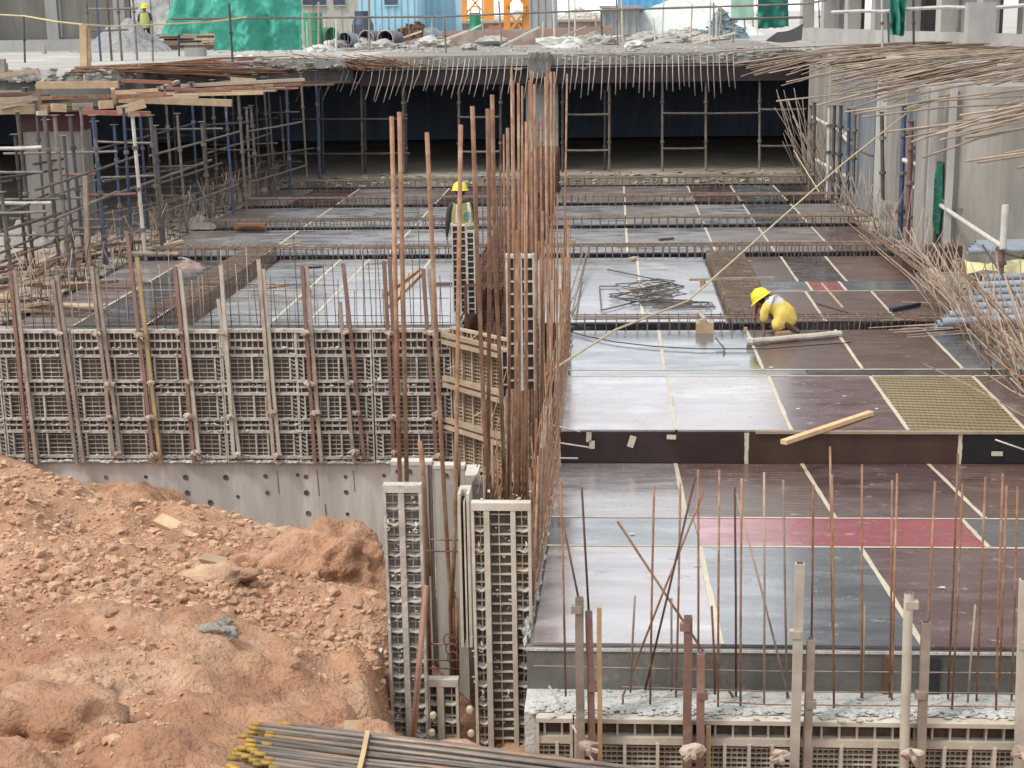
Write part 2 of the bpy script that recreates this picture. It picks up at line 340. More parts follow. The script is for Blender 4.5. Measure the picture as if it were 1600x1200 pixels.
# ---- heaped soil
CP = [(0,1200,7.0),(0,1100,8.0),(0,1000,9.2),(0,900,11.2),(0,800,14),(0,755,16.5),(0,716,20.8),(150,1200,6.9),(150,1000,9.3),(150,900,11.3),(150,825,14.5),(150,790,18.5),(120,765,21.6),
 (300,1130,7.6),(300,1000,9.4),(300,900,11.5),(290,850,13.6),(290,836,15),(430,1130,7.7),(430,1000,9.6),(430,900,11.9),(430,850,13.4),(430,838,14.4),
 (560,1130,7.8),(560,1000,9.8),(560,940,11.3),(560,905,12.4),(-250,900,11.5),(-250,1000,9.5),(-250,760,16),(-250,715,20),(-250,1200,7)]
cps = []
for u, v, Y in CP:
    p = py(u, v, Y); cps.append((p.x, p.y, p.z))
for x, y, z in [(-1.25, 8.2, -.05), (-1.45, 8.7, -.35), (-1.45, 9.8, -1.0), (-1.5, 10.4, -1.0), (-1.0, 8.8, -.6), (-1.3, 9.2, -.7), (-1.2, 10, -.9), (-.6, 9.6, -.9), (-1.78, 9.6, .08), (-1.78, 10.4, -.05), (-1.75, 8.8, .25), (-2, 6.3, .98), (-.5, 6.2, .98), (.6, 6.2, .95), (-2.4, 7.0, .9), (-3, 6.6, .97), (-1, 7.2, .62), (.2, 7.1, .35), (1.5, 6.5, .2), (0, 8.3, -.9), (1.6, 8, -1.5), (4, 7, -1.5), (4, 9, -2.4), (1, 9.2, -2.2), (-1, 9.2, -.4), (-.9, 12, -2.5), (0, 12, -3.8), (3, 12, -4), (6, 12, -4), (0, 17, -4),
                (-3.2, 17.5, -2.9), (-2.2, 17, -3.2), (-4.8, 18.5, -2.7), (-4.6, 21.4, -3.2), (-3, 21.4, -3.5), (-1.5, 20, -3.8), (-1.8, 15, -2.6), (-2.6, 21.4, -3.6),
                (-3.6, 5.5, 1.5), (-1.5, 5, 1.5), (0, 4.6, 1.55), (-6, 5.5, 1.8), (-6, 2, 2.7), (0, 2, 2.75), (6, 3, 2.6), (0, -3, 2.8), (-8, -4, 3), (8, -4, 2.9), (-11, 4, 3), (-11, 12, 1.5), (-10.5, 18, -.6), (-11, 21.4, -1.5), (7, 8, -2), (12, 8, 0), (12, 2, 2.9), (12, 15, -3)]:
    cps.append((x, y, z))
cps = np.array(cps)
def soil_z(X, Y):
    X = np.atleast_1d(np.asarray(X, float)); Y = np.atleast_1d(np.asarray(Y, float))
    d2 = (X[:, None]-cps[None, :, 0])**2+((Y[:, None]-cps[None, :, 1]))**2+.02
    w = 1/d2**2.0
    return (w*cps[None, :, 2]).sum(1)/w.sum(1)
V3 = Vector
def soil_noise(x, y):
    p = V3((x, y, 0)); n = .15*noise.noise(p*.75+V3((3, 1, 5)))
    n += .085*noise.noise(p*2.3+V3((9, 4, 1)))+.05*(abs(noise.noise(p*4.3+V3((1, 7, 2))))-.2)
    n += .038*noise.noise(p*9)+.030*max(0, noise.noise(p*17+V3((4, 4, 4))))+.014*noise.noise(p*38)+.05*max(0, noise.noise(p*3.1+V3((6, 2, 2)))-.1)
    return n*min(1, max(.2, (y-3)/3))
xs = list(np.arange(-14, -8.2, .35))+list(np.arange(-8.2, -1.15, .033))+list(np.arange(-1.15, 1.2, .09))+list(np.arange(1.2, 14, .5))
ys = list(np.arange(-8, 5, .45))+list(np.arange(5, 9.5, .030))+list(np.arange(9.5, 15.6, .042))+list(np.arange(15.6, 21.75, .07))
XX, YY = np.meshgrid(xs, ys); ZZ = np.concatenate([soil_z(a, b) for a, b in zip(XX, YY)]).reshape(XX.shape)
def soil_at(x, y): return float(soil_z(x, y)[0])+soil_noise(x, y)
so_ = MB()
for j in range(len(ys)):
    for i in range(len(xs)):
        x, y = XX[j, i], YY[j, i]; so_.v.append((x, y, ZZ[j, i]+soil_noise(x, y)))
nx = len(xs)
for j in range(len(ys)-1):
    for i in range(nx-1):
        a = j*nx+i; so_.f.append((a, a+1, a+nx+1, a+nx))
struct(so_, 'soil_mound', SOIL, smooth=True)
# crumbs and clods too many to count
cr = MB(); rnd = random.Random(11)
def soil_hit(u, v):
    d = ray(u, v); t = 4.5
    while t < 24:
        p = CAM+d*t
        if p.z < soil_at(p.x, p.y): return p
        t += .08
    return None
k = 0
while k < 15500:
    x = rnd.uniform(-7.6, -1.5); y = rnd.choice((rnd.uniform(6, 12), rnd.uniform(9, 18)))
    dens = noise.noise(V3((x*.8, y*.6, 2)))+(.5 if y > 10.2 and x < -2.2 else .05 if x > -3 else -.12)
    if rnd.random() > dens*1.6: 
        continue
    r = min(.05, .0036+.0076*rnd.expovariate(1)**1.15); r *= 1.25 if y > 10 else .8
    cr.blob((x, y, soil_at(x, y)+r*.25), r, seed=k*.37, sub=1, rough=.5, sc=(1, rnd.uniform(.7, 1.2), rnd.uniform(.6, .9))); k += 1
tag(cr.build('soil_crumbs', SOILC), kind='stuff', label='loose crumbs of red soil scattered over the mound')
def clod(u, v, r, label, m=None, sc=(1, 1, 1), sub=3, seed=1, rough=.35, name='soil_clod', cat='clod', group=None, lift=.3):
    p = soil_hit(u, v)
    if p is None: return
    mb = MB(); mb.blob((p.x, p.y, p.z+r*lift*sc[2]), r, seed=seed, sub=sub, rough=rough, sc=sc, ridge=.2 if sub > 2 else .1)
    return tag(mb.build(name, m or SOILC, loc=(p.x, p.y, p.z), smooth=sub > 2), label, cat, group)
# the big lump at the toe of the mound, built as its own thick body
p = py(505, 892, 12.3)
mb = MB(); mb.blob(p+V3((0, .1, -.08)), .74, seed=5.3, sub=5, rough=.2, sc=(.86, .8, .68), ridge=.16); mb.blob(p+V3((-.45, .1, -.1)), .46, seed=7, sub=5, rough=.25, sc=(1, .8, .62), ridge=.2)
tag(mb.build('earth_lump', SOIL, loc=p, smooth=True), 'huge rounded lump of compacted red earth in front of the cast wall', 'earth lump')
clod(350, 905, .17, 'broken mound of red soil lumps beside the huge earth lump', seed=8, sc=(1.6, 1, .6), name='earth_lump', cat='earth lump')
clod(45, 1150, .42, 'cracked slab of dark red earth in the bottom corner of the mound', m=SOIL, seed=3, sub=4, sc=(1.1, 1, .6), name='earth_lump', cat='earth lump', lift=-.05)
clod(120, 1085, .2, 'split clod with a deep crack above the dark red earth slab', m=SOIL, seed=14, sub=4, sc=(1.1, .9, .7), name='earth_lump', cat='earth lump', lift=0)
LUMPC = mat('grey_concrete_lump', (.36, .325, .28), (.20, .175, .15), 30, .95, bump=1, bscale=60, rnd=0)
CL = [(208,797,.13),(276,868,.12),(300,842,.10),(215,820,.08),(150,760,.06),(186,835,.09),(160,925,.10),(205,915,.07),(185,920,.08),(128,942,.05),(60,925,.06),(240,880,.06),(92,868,.06),(175,960,.06),
      (338,1012,.03),(223,1025,.03),(248,1030,.03),(40,805,.07),(100,820,.06),(25,885,.05),(330,930,.08),(300,950,.05),(390,930,.07),(420,985,.05),(455,1040,.06),(430,970,.04),(500,1060,.05),(300,1035,.03),(515,995,.06),(470,1085,.04),(560,950,.08),(350,870,.08),(120,905,.05),(20,935,.07),(70,790,.06),(250,845,.05)]
for i, (u, v, r) in enumerate(CL):
    clod(u, v, r*.8, 'lump of dry orange soil among the crumbs on the mound', seed=i+40, sub=2, sc=(1.2, 1, .8), group='larger lumps lying on the soil mound', rough=.5)
clod(335, 990, .10, 'rough grey lump of broken concrete lying on the red soil', m=LUMPC, sc=(1.35, .9, .6), rough=.4, sub=4, seed=9, lift=.15, name='concrete_lump', cat='concrete lump')
clod(354, 975, .05, 'small grey concrete piece at the tip of the rough lump', m=LUMPC, sc=(1, .8, .8), rough=.5, sub=3, seed=19, lift=.1, name='concrete_lump', cat='concrete lump')
def soilblock(u, v, d, rz, label, tl=(0.2, .1)):
    p = soil_hit(u, v); mb = MB(); mb.box((p.x, p.y, p.z+d[2]*.3), d, rz, tl); tag(mb.build('timber_block', TIMBER, loc=p), label, 'timber block')
soilblock(268, 826, (.36, .15, .09), -.5, 'pale timber block sticking out of the soil crest by the cast wall', (.3, .25))
soilblock(335, 880, (.23, .10, .06), -.25, 'small pale timber offcut lying between the soil lumps')
soilblock(566, 1137, (.2, .1, .025), .1, 'pale wedge of board on the soil beside the nearest steel form', (.1, 0))

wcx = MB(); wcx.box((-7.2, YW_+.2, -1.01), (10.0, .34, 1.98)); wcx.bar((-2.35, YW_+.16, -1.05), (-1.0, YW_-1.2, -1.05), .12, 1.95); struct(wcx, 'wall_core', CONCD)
# ================================================================== CAST WALL under the left forms
YW = 21.72
cw = MB(); cw.box((-8.0, YW+.25, -3.1), (11.2, .5, 2.18))
wall = thing('cast_wall', 'grey cast concrete wall with tie holes below the long row of forms', 'wall', (-8, YW, -4.2))
cw.build('wall_body', mat('streaked_concrete', (.50, .485, .45), (.36, .35, .33), 2.2, .85, bump=.3, bscale=20, rnd=0, stretch=(2.2, 1, .28), c3=(.56, .545, .51), c3amt=.5, contrast=(.3, .7)), wall)
HO = [(166,746),(228,745),(290,746),(353,746),(415,744),(465,742),(478,745),(540,745),(600,743),(169,772),(293,770),(418,770),(479,770),(541,769),(329,785),(233,804),(293,802),(356,801),(482,802),(543,803),(372,776)]
for u, v in HO:
    p = py(u, v, YW); r = .019+.005*((u*7) % 3)
    mb = MB(); mb.lathe((p.x, p.y-.004, p.z), [(r*1.5, -.004), (r, -.002), (r*.75, .002), (0.001, .002)], 12, 'Y'); mb.build('tie_hole', STEELD if (u+v) % 3 else CONCD, wall)
mb = MB()
for (u0, v0, u1, v1) in ((433,735,436,772),(495,735,499,775),(552,735,554,768),(508,788,510,805)):
    a, b = py(u0, v0, YW-.004), py(u1, v1, YW-.004); mb.bar(a, b, .012, .004, up=(0, 1, 0))
mb.build('seam_stain', CONCD, wall)
# ledge of mortar on the wall under the forms
mb = MB()
for i in range(420):
    x = -9.6+7.2*rnd.random(); mb.blob((x, YW-.06+rnd.uniform(-.03, .05), -2.0+rnd.uniform(-.02, .015)), rnd.uniform(.012, .035), seed=i, rough=.5, sc=(1.8, 1, .6))
tag(mb.build('mortar_drips', MORTAR), kind='stuff', label='dried mortar squeezed out along the foot of the forms')

# ================================================================== DECKS
def zr(Y): return -.37+.0937*(16.12-Y)
def pr(u, v):
    d = ray(u, v); a = .0937; t = (-.37+a*16.12-CAM.z+ -a*CAM.y)/(d.z+a*d.y); return CAM+d*t
dk = MB()
dk.box((-5.7, 25.0, -.12), (6.9, 5.8, .18))                      # carrying boards of the decks, between the beam slots
for (x0, x1, y0, y1) in ((-.56, 5.05, 16.14, 21.45), (-1.38, 5.1, 22.15, 28.15), (-1.38, 5.1, 28.85, 32.1), (-1.38, 5.1, 32.8, 36.1), (-1.38, 5.1, 36.8, 40.2)):
    dk.box(((x0+x1)/2, (y0+y1)/2, -.07), (x1-x0, y1-y0, .09))
for (y0, y1) in ((28.85, 32.1), (32.8, 36.1), (36.8, 40.2)): dk.box((-5.6, (y0+y1)/2, -.07), (6.6, y1-y0, .09))
struct(dk, 'deck_boards', PLY['dark'])
sb = MB(); sb.box((-5.3, 32, -.52), (7.8, 19.9, .1)); sb.box((2.1, 31, -.52), (6.9, 20, .1)); struct(sb, 'slot_bottom', PLY['dark'])
mb = MB()
for Y0 in (21.5, 28.2, 32.2, 36.2, 40.25):
    mb.box((2.2, Y0+.63 if Y0 < 30 else Y0+.6, -.25), (7.4 if Y0 > 21.6 else 5.7, .03, .44)); mb.box((-5.6, Y0+.63 if Y0 < 30 else Y0+.6, -.25), (6.8, .03, .44))
    mb.box((2.2, Y0-.02, -.25), (5.7, .03, .44))
    if Y0 > 22: mb.box((-5.6, Y0-.02, -.25), (6.8, .03, .44))
struct(mb, 'slot_sides', PLY['dark'])

sheetn = 0
def sheet(c, kind, label, T=None, th=.018, group='film-faced plywood sheets laid on the decks', m_=None):
    """c: four corners (x, y, z) anticlockwise from the near left one."""
    global sheetn
    c = [Vector(p) for p in c]; ctr = sum(c, Vector())/4
    n = (c[1]-c[0]).cross(c[3]-c[0]).normalized(); mb = MB()
    t = [p+(ctr-p).normalized()*.003 for p in c]; k = random.Random(sheetn).uniform(0, .0025)
    a = [p+n*k for p in t]; b = [p-n*th for p in t]
    mb.v = [tuple(p) for p in b+a]; mb.f = [(3, 2, 1, 0), (4, 5, 6, 7)]+[(i, (i+1) % 4, 4+(i+1) % 4, 4+i) for i in range(4)]
    o = mb.build('plywood_sheet', m_ or PLY[kind], loc=tuple(ctr)); tag(o, label, 'plywood sheet', group); sheetn += 1
    if T:
        for e in T:                                                # tape laid over an edge: 'l' left, 'r', 'f' front, 'b' back
            i, j = {'l': (0, 3), 'r': (1, 2), 'f': (0, 1), 'b': (3, 2)}[e]
            p, q = c[i]+n*.0045, c[j]+n*.0045; w = .021; s = (q-p).normalized().cross(n); tm = MB(); R_ = random.Random(sheetn*7+i)
            N = 9; L_ = [p+(q-p)*(m/N)+s*(w*R_.uniform(.8, 1.25)) for m in range(N+1)]; Rr = [p+(q-p)*(m/N)-s*(w*R_.uniform(.8, 1.25)) for m in range(N+1)]
            for m_ in range(N): tm.quad(L_[m_], Rr[m_], Rr[m_+1], L_[m_+1])
            tm.build('joint_tape', TAPE, o)
    return o
def rect(x0, x1, y0, y1, z=0.0): return [(x0, y0, z), (x1, y0, z), (x1, y1, z), (x0, y1, z)]
G0 = -.56
rowA1 = ['pale', 'pale', 'plum', 'olive', 'plum']; rowA2 = ['blue', 'blue', 'brown', 'brown', 'blue']
nm = {'plum': 'dark plum', 'brown': 'brown mesh-faced', 'olive': 'olive-brown ribbed', 'blue': 'blue-grey', 'pale': 'pale glossy', 'red': 'red', 'dark': 'near-black', 'silver': 'dusty silver-grey', 'dusty': 'dusty brown-grey'}
for i in range(5):
    x0 = G0+1.22*i+(.02*i); x1 = x0+1.22 if i < 4 else 5.05
    if i == 0: x0 = -.58
    sheet(rect(x0, x1, 16.12, 18.65), rowA1[i], '%s plywood sheet on the brink of the step, %s from the central bars' % (nm[rowA1[i]], nth(i)), 'rb')
    sheet(rect(x0-.03 if i else x0, x1-.03 if i < 4 else x1, 19.01, 21.5), rowA2[i], '%s plywood sheet before the nearest beam slot, %s from the central bars' % (nm[rowA2[i]], nth(i)), 'r')
sheet(rect(-.58, 2.4, 18.65, 19.01), 'blue', 'narrow blue-grey filler strip between two sheet rows, next to the rebar wall', 'b')
sheet(rect(2.4, 5.05, 18.65, 19.01), 'dark', 'narrow dark filler strip between two sheet rows, by the leaning starter bars', 'b')
# ramp
RM = [((877,722),(1055,723),'pale'),((1055,723),(1250,724),'brown'),((1250,724),(1448,725),'plum'),((1448,725),(1640,727),'brown')]
X1 = [-.58, pr(1055,722).x, pr(1252,724).x, pr(1450,725).x, 4.9]
X2 = [-.58, pr(1088,830).x, pr(1522,832).x, 4.9]
X3 = [-.56, pr(1110,930).x, pr(1392,930).x, 4.6]
Ya, Yb, Yc, Yd = 16.08, pr(1100,809).y, pr(1100,854).y, 9.78
def rr4(x0, x1, y0, y1): return [(x0, y0, zr(y0)), (x1, y0, zr(y0)), (x1, y1, zr(y1)), (x0, y1, zr(y1))]
for i, k in enumerate(['pale', 'brown', 'plum', 'brown']):
    sheet(rr4(X1[i], X1[i+1], Yb, Ya), k, '%s plywood sheet on the ramp below the step face, %s from the bars' % (nm[k], nth(i)), 'r' if i < 3 else '')
for i, k in enumerate(['blue', 'red', 'blue']):
    sheet(rr4(X2[i], X2[i+1], Yc, Yb-.002), k, ['short blue-grey strip across the ramp beside the rebar wall', 'long rose-red strip of plywood across the ramp behind the starter bars', 'dark blue-grey strip end across the ramp beyond the red one'][i], 'bf' if i != 1 else 'bfr')
for i, k in enumerate(['pale', 'blue', 'plum']):
    sheet(rr4(X3[i], X3[i+1], Yd, Yc-.002), k, ['pale lilac plywood sheet at the front of the ramp beside the column form', 'slate blue plywood sheet at the front of the ramp between two tape lines', 'dark plum plywood sheet at the front of the ramp'][i], 'r' if i < 2 else '')
rb = MB()
rb.v = [(-.58, 9.8, zr(9.8)-.02), (4.9, 9.8, zr(9.8)-.02), (4.9, 16.1, zr(16.1)-.02), (-.58, 16.1, zr(16.1)-.02), (-.58, 9.8, zr(9.8)-.36), (4.9, 9.8, zr(9.8)-.36), (4.9, 16.1, -1.1), (-.58, 16.1, -1.1)]
rb.f = [(0, 1, 2, 3), (7, 6, 5, 4), (0, 4, 5, 1), (1, 5, 6, 2), (2, 6, 7, 3), (3, 7, 4, 0)]
struct(rb, 'ramp_carrier', CONCD)
# step face
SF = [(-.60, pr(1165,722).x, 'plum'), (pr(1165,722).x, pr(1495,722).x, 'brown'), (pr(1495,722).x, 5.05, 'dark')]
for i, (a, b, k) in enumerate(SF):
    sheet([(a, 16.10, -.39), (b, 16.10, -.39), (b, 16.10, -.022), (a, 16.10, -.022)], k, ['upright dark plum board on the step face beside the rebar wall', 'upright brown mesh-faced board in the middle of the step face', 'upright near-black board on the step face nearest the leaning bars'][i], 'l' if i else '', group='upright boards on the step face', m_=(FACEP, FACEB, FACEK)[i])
for (u, v, w, h, tl) in ((920,683,.055,.11,.05),(925,695,.06,.09,0),(987,690,.07,.13,.3),(1049,683,.10,.05,.05),(1558,709,.12,.05,0)):
    p = py(u, v, 16.07); mb = MB(); mb.box((p.x, 16.072, p.z), (w, .004, h), 0, (0, tl)); tag(mb.build('tape_patch', TAPE, loc=(p.x, 16.07, p.z)), 'torn scrap of tan tape stuck on the dark step face', 'tape scrap', 'tape scraps on the step face')
mb = MB(); mb.bar((pr(1168,700).x, 16.085, -.012), (5.0, 16.085, -.012), .045, .03); tag(mb.build('edge_lath', TIMBERG), 'thin worn lath along the top edge of the mesh-faced step board', 'lath')

# right-hand decks beyond the crouching worker
for row, (y0, y1, n0) in enumerate(((22.12, 28.2, 'behind the first cage'), (28.82, 32.2, 'between second and third cage'), (32.8, 36.15, 'between third and fourth cage'), (36.8, 40.2, 'behind the fourth cage'))):
    if row == 0:
        Xs = [-1.38, .42, 1.62]; ks = ['silver', 'silver']
        for i in range(2): sheet(rect(Xs[i], Xs[i+1], y0, y1), ks[i], '%s sheet by the pile of bent stirrups, %s' % (nm[ks[i]], ('on the rebar wall side', 'on the side of the lengthwise cage')[i]), 'r' if i == 0 else '')
        ym, yn = pz(1300, 455).y, pz(1300, 440).y
        for i, (a, b, k) in enumerate(((2.42, 3.06, 'brown'), (3.06, 4.1, 'brown'), (4.1, 5.1, 'brown'))): sheet(rect(a, b, y0, ym), k, 'brown mesh-faced sheet behind the crouching worker, %s from the lengthwise cage' % nth(i), 'rb' if i < 2 else 'b')
        for i, (a, b, k) in enumerate(((2.42, 3.18, 'blue'), (3.18, 3.72, 'red'), (3.72, 5.1, 'blue'))): sheet(rect(a, b, ym, yn), k, ('bluish ply strip between lengthwise cage and small red patch', 'small dark red plywood patch between bluish strips', 'bluish strip of ply beyond the small red patch')[i], 'r' if i < 2 else '')
        for i, (a, b, k) in enumerate(((2.42, 3.05, 'brown'), (3.05, 3.85, 'dark'), (3.85, 5.1, 'brown'))): sheet(rect(a, b, yn, y1), k, '%s sheet before the second cage, %s beyond the lengthwise cage' % (nm[k], nth(i)), 'r' if i < 2 else '')
    else:
        ks = [['silver', 'silver', 'dusty', 'dusty', 'plum'], ['silver', 'dusty', 'silver', 'blue', 'dusty'], ['dusty', 'dusty', 'plum', 'blue', 'dark']][row-1]
        Xs = [-1.38, .25, 1.9, 3.0, 4.1, 5.1]
        for i in range(5): sheet(rect(Xs[i], Xs[i+1], y0, y1), ks[i], '%s sheet %s, %s from the bars' % (nm[ks[i]], n0, nth(i)), 'r' if i < 4 else '')
# left-hand decks
for row, (y0, y1, n0) in enumerate(((21.98, 25.0, 'right behind the long form wall'), (25.0, 28.2, 'in the second row behind the form wall'), (28.82, 32.2, 'in the third row behind the form wall'), (32.8, 36.15, 'in the fourth row behind the form wall'), (36.8, 40.2, 'in the last row before the opening'))):
    Xs = [-9.0, -8.05, -6.95, -6.25, -5.1, -4.55, -3.4, -2.3] if row < 2 else [-9.0, -7.9, -6.7, -5.5, -4.3, -3.2, -2.25]
    ks = ['dusty', 'blue', None, 'silver', 'silver', 'silver', 'silver'] if row < 2 else ['dusty', 'silver', 'silver', 'silver', 'silver', 'silver']
    if row == 4: ks = ['dusty', 'plum', 'dusty', 'dusty', 'plum', 'blue']
    j = 0
    for i in range(len(Xs)-1):
        if ks[i] is None: continue
        k = ks[i]
        sheet(rect(Xs[i], Xs[i+1], y0, y1), k, '%s sheet %s, %s from the scaffolding' % (nm[k], n0, nth(j)), ('r' if i < len(Xs)-2 and (row < 2 or i % 2) else '')+('b' if row in (0, 2) else '')); j += 1

# concrete band under the front of the ramp
fb = thing('slab_edge_form', 'stained grey band under the front edge of the ramp deck', 'slab edge', (2, 9.76, -.2))
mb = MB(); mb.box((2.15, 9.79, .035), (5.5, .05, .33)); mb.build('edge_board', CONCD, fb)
mb = MB(); mb.box((2.15, 9.77, .185), (5.5, .03, .02)); mb.build('top_lip', MORTAR, fb)
mb = MB(); p = py(1384, 1050, 9.76); mb.box((p.x, 9.755, .02), (.03, .03, .3)); mb.build('joint_batten', RUSTD, fb)
p = py(1453, 1050, 9.76); mb = MB(); mb.box((p.x, 9.76, .01), (.13, .02, .28)); mb.build('dark_gap', BLACK, fb)
# starter wall in front of it, with its pale mortar top
st = thing('kicker_wall', 'pale mortar-splashed wall top carrying the front row of starter bars', 'wall', (2, 9.55, -4))
mb = MB(); mb.box((2.15, 9.585, -2.1), (5.5, .36, 3.98)); mb.build('wall_body', MORTAR, st)
mb = MB(); rnd = random.Random(5)
for i in range(1500):
    x = rnd.uniform(-.55, 4.0); yy = rnd.choice((rnd.gauss(9.47, .03), rnd.gauss(9.42, .04), rnd.uniform(9.42, 9.74)))
    r = rnd.uniform(.006, .022); mb.blob((x, yy, -.112+r*.2+(.01 if yy < 9.48 else 0)), r, seed=i, rough=.55, sc=(1.5, 1, .6))
tag(mb.build('mortar_crumbs', MORTAR), kind='stuff', label='crumbs of pale mortar along the top of the front wall')
# ================================================================== STEEL/ALUMINIUM FORMS
def vz(v, Y=YW, u=300): return py(u, v, Y).z
def form(name, label, group, w, rails, verts, plates, fine, teeth, D=.07, mats=(ALU, ALUD), loc=(0, 0, 0), rz=0, wavy=()):
    """local frame: x along the form, z up, the open back of the panel faces -y.
    rails (z, thick, depth), verts (x, thick, z0, z1), fine (x0, x1, z0, z1, dz, dx), teeth (z0, z1, dx), wavy (x0, x1, z, amp)"""
    t = thing(name, label, 'form panel', (0, 0, 0), group)
    z0, z1 = plates
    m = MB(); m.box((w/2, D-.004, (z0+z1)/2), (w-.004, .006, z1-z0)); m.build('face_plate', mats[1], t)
    for z, th, dp in rails:
        m = MB(); m.box((w/2, D-.008-dp/2, z), (w-.006, dp, th)); m.build('rail', mats[0], t)
    for x, th, a, b in verts:
        m = MB(); m.box((x, D/2-.006, (a+b)/2), (th, D-.014, b-a-.002)); m.build('stiffener', mats[0], t)
    m = MB()
    for (x0, x1, a, b, dz, dx) in fine:
        z = a+dz*.6
        while z < b-dz*.3: m.box(((x0+x1)/2, D-.022, z), (x1-x0, .026, .0085)); z += dz
        x = x0+dx
        while x < x1-dx*.4: m.box((x, D-.016, (a+b)/2), (.0075, .016, b-a)); x += dx
    for (a, b, dx) in teeth:
        x = dx/2
        while x < w: m.box((x, D-.03, (a+b)/2), (.014, .04, b-a)); x += dx
    if wavy or m.v:
        for (x0, x1, z, amp) in wavy:
            N = 8; P = [(x0+(x1-x0)*i/N, z+amp*math.sin(i/N*2*math.pi+.6)) for i in range(N+1)]
            for (xa, za), (xb, zb) in zip(P, P[1:]):
                m.quad((xa, .012, za), (xb, .012, zb), (xb, D-.01, zb+.006), (xa, D-.01, za+.006))
                m.quad((xa, .012, za-.009), (xb, .012, zb-.009), (xb, .012, zb), (xa, .012, za))
        m.build('ribs', mats[0], t)
    t.location = loc; t.rotation_euler = (0, 0, rz)
    return t
# long form wall: one panel is 1.115 m wide with three storeys of cells
Z = lambda v: vz(v)
rl = [(Z(516), .050, .075), (Z(531), .026, .06), (Z(544), .026, .06), (Z(554.5), .040, .07), (Z(594), .040, .07), (Z(603.5), .024, .055), (Z(614), .040, .07), (Z(653.5), .040, .07), (Z(663), .024, .055), (Z(673), .040, .07), (Z(712), .040, .07), (Z(720), .022, .06)]
cells = [(Z(592), Z(557)), (Z(651.5), Z(616.5)), (Z(710), Z(675.5))]
PW = 1.1146
def wall_panel():
    vs = [(.014, .022, Z(719), Z(516)), (PW-.014, .022, Z(719), Z(516))]; fn = []; wv = []
    for a, b in cells:
        vs += [(.105, .024, a, b), (.445, .026, a, b), (.625, .026, a, b), (1.01, .024, a, b)]
        fn += [(.118, .431, a, b, .066, .105), (.459, .611, a, b, .066, .076), (.639, .997, a, b, .066, .119)]
        z = a+.04
        while z < b: wv += [(.024, .10, z, .012), (1.015, 1.09, z, .012)]; z += .062
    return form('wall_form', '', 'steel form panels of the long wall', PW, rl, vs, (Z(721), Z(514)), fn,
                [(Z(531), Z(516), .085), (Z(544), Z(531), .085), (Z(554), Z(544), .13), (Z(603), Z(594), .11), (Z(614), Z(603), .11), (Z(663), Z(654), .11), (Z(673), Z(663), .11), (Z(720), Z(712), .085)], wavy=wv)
xs0 = py(584, 620, YW-.07).x
wp = wall_panel(); T = tree_of(wp); 
lab = ['steel form panel at the cut end of the long wall, nearest the oblique panel']+['steel form panel, %s from the oblique corner panel in the long form wall' % nth(i) for i in range(1, 8)]
xx = [xs0-i*PW for i in range(0, 7)]
wp.location = (xs0-.0, YW-.07, 0)
wp['label'] = 'steel form panel touching the oblique corner panel of the long wall'
wlast = (-2.36-xs0)/PW; rnd = random.Random(91)
wp.scale = (wlast, 1, 1)
for i in range(1, 8):
    c = copy_tree(T, None, (xs0-i*PW+rnd.uniform(-.006, .006), YW-.07+rnd.uniform(-.02, .012), rnd.uniform(-.008, .008)), (rnd.uniform(-.006, .006), rnd.uniform(-.004, .004), rnd.uniform(-.008, .008)), lab[i]); c.scale = (1, 1, 1)
m = MB()
for k in range(750):
    x = rnd.uniform(-9.6, -2.5); z = rnd.choice((Z(516), Z(544), Z(554.5), Z(594), Z(603), Z(614), Z(654), Z(663), Z(673), Z(712)))+.02
    m.blob((x, YW-.05-.05*rnd.random(), z+rnd.uniform(-.01, .012)), rnd.uniform(.008, .028), seed=k, rough=.6, sc=(1.5, 1, .55))
tag(m.build('mortar_splashes', MORTAR), kind='stuff', label='dried mortar splashes lying on the rails of the long form wall')
# clamped pairs of walers standing in front of the long form wall: ((top u, v), (bottom u, v), kind, width)
WL = [((16,424),(44,722),'r'),((22,422),(57,725),'t'),((83,436),(120,724),'t'),((89,430),(130,722),'g'),((143,416),(178,712),'g'),((151,428),(188,706),'t'),((199,368),(241,722),'r'),((214,402),(251,724),'y'),
      ((273,417),(304,722),'r'),((281,420),(312,718),'p'),((345,414),(366,716),'p'),((341,467),(375,716),'p'),((404,405),(428,714),'t'),((411,420),(437,712),'p'),((472,416),(492,722),'r'),((479,416),(502,721),'t'),
      ((536,412),(569,717),'r'),((531,472),(553,722),'t'),((600,408),(616,722),'r'),((609,402),(624,716),'r'),((661,420),(682,716),'r'),((671,421),(692,716),'t')]
WM = {'r': mat('red_brown_steel', (.26, .15, .115), (.18, .105, .085), 5, .75, rnd=.15, c3=(.36, .27, .21), c3amt=.35), 't': STEELG, 'g': mat('grey_brown_steel', (.30, .25, .20), (.20, .16, .13), 5, .75, rnd=.15, c3=(.42, .37, .31), c3amt=.35),
      'y': mat('yellow_timber', (.46, .33, .16), (.34, .235, .12), 4, .7, rnd=.05, c3=(.34, .27, .20), c3amt=.3), 'p': mat('pale_tube', (.50, .46, .39), (.38, .34, .28), 4, .7, rnd=.1, c3=(.30, .22, .16), c3amt=.3)}
WN = {'r': 'red-brown', 't': 'tan', 'g': 'grey-brown', 'y': 'yellow', 'p': 'pale grey'}
rnd = random.Random(21)
NUT = mat('clamp_iron', (.46, .38, .31), (.28, .20, .15), 12, .8, rnd=.2, c3=(.52, .49, .44), c3amt=.45)
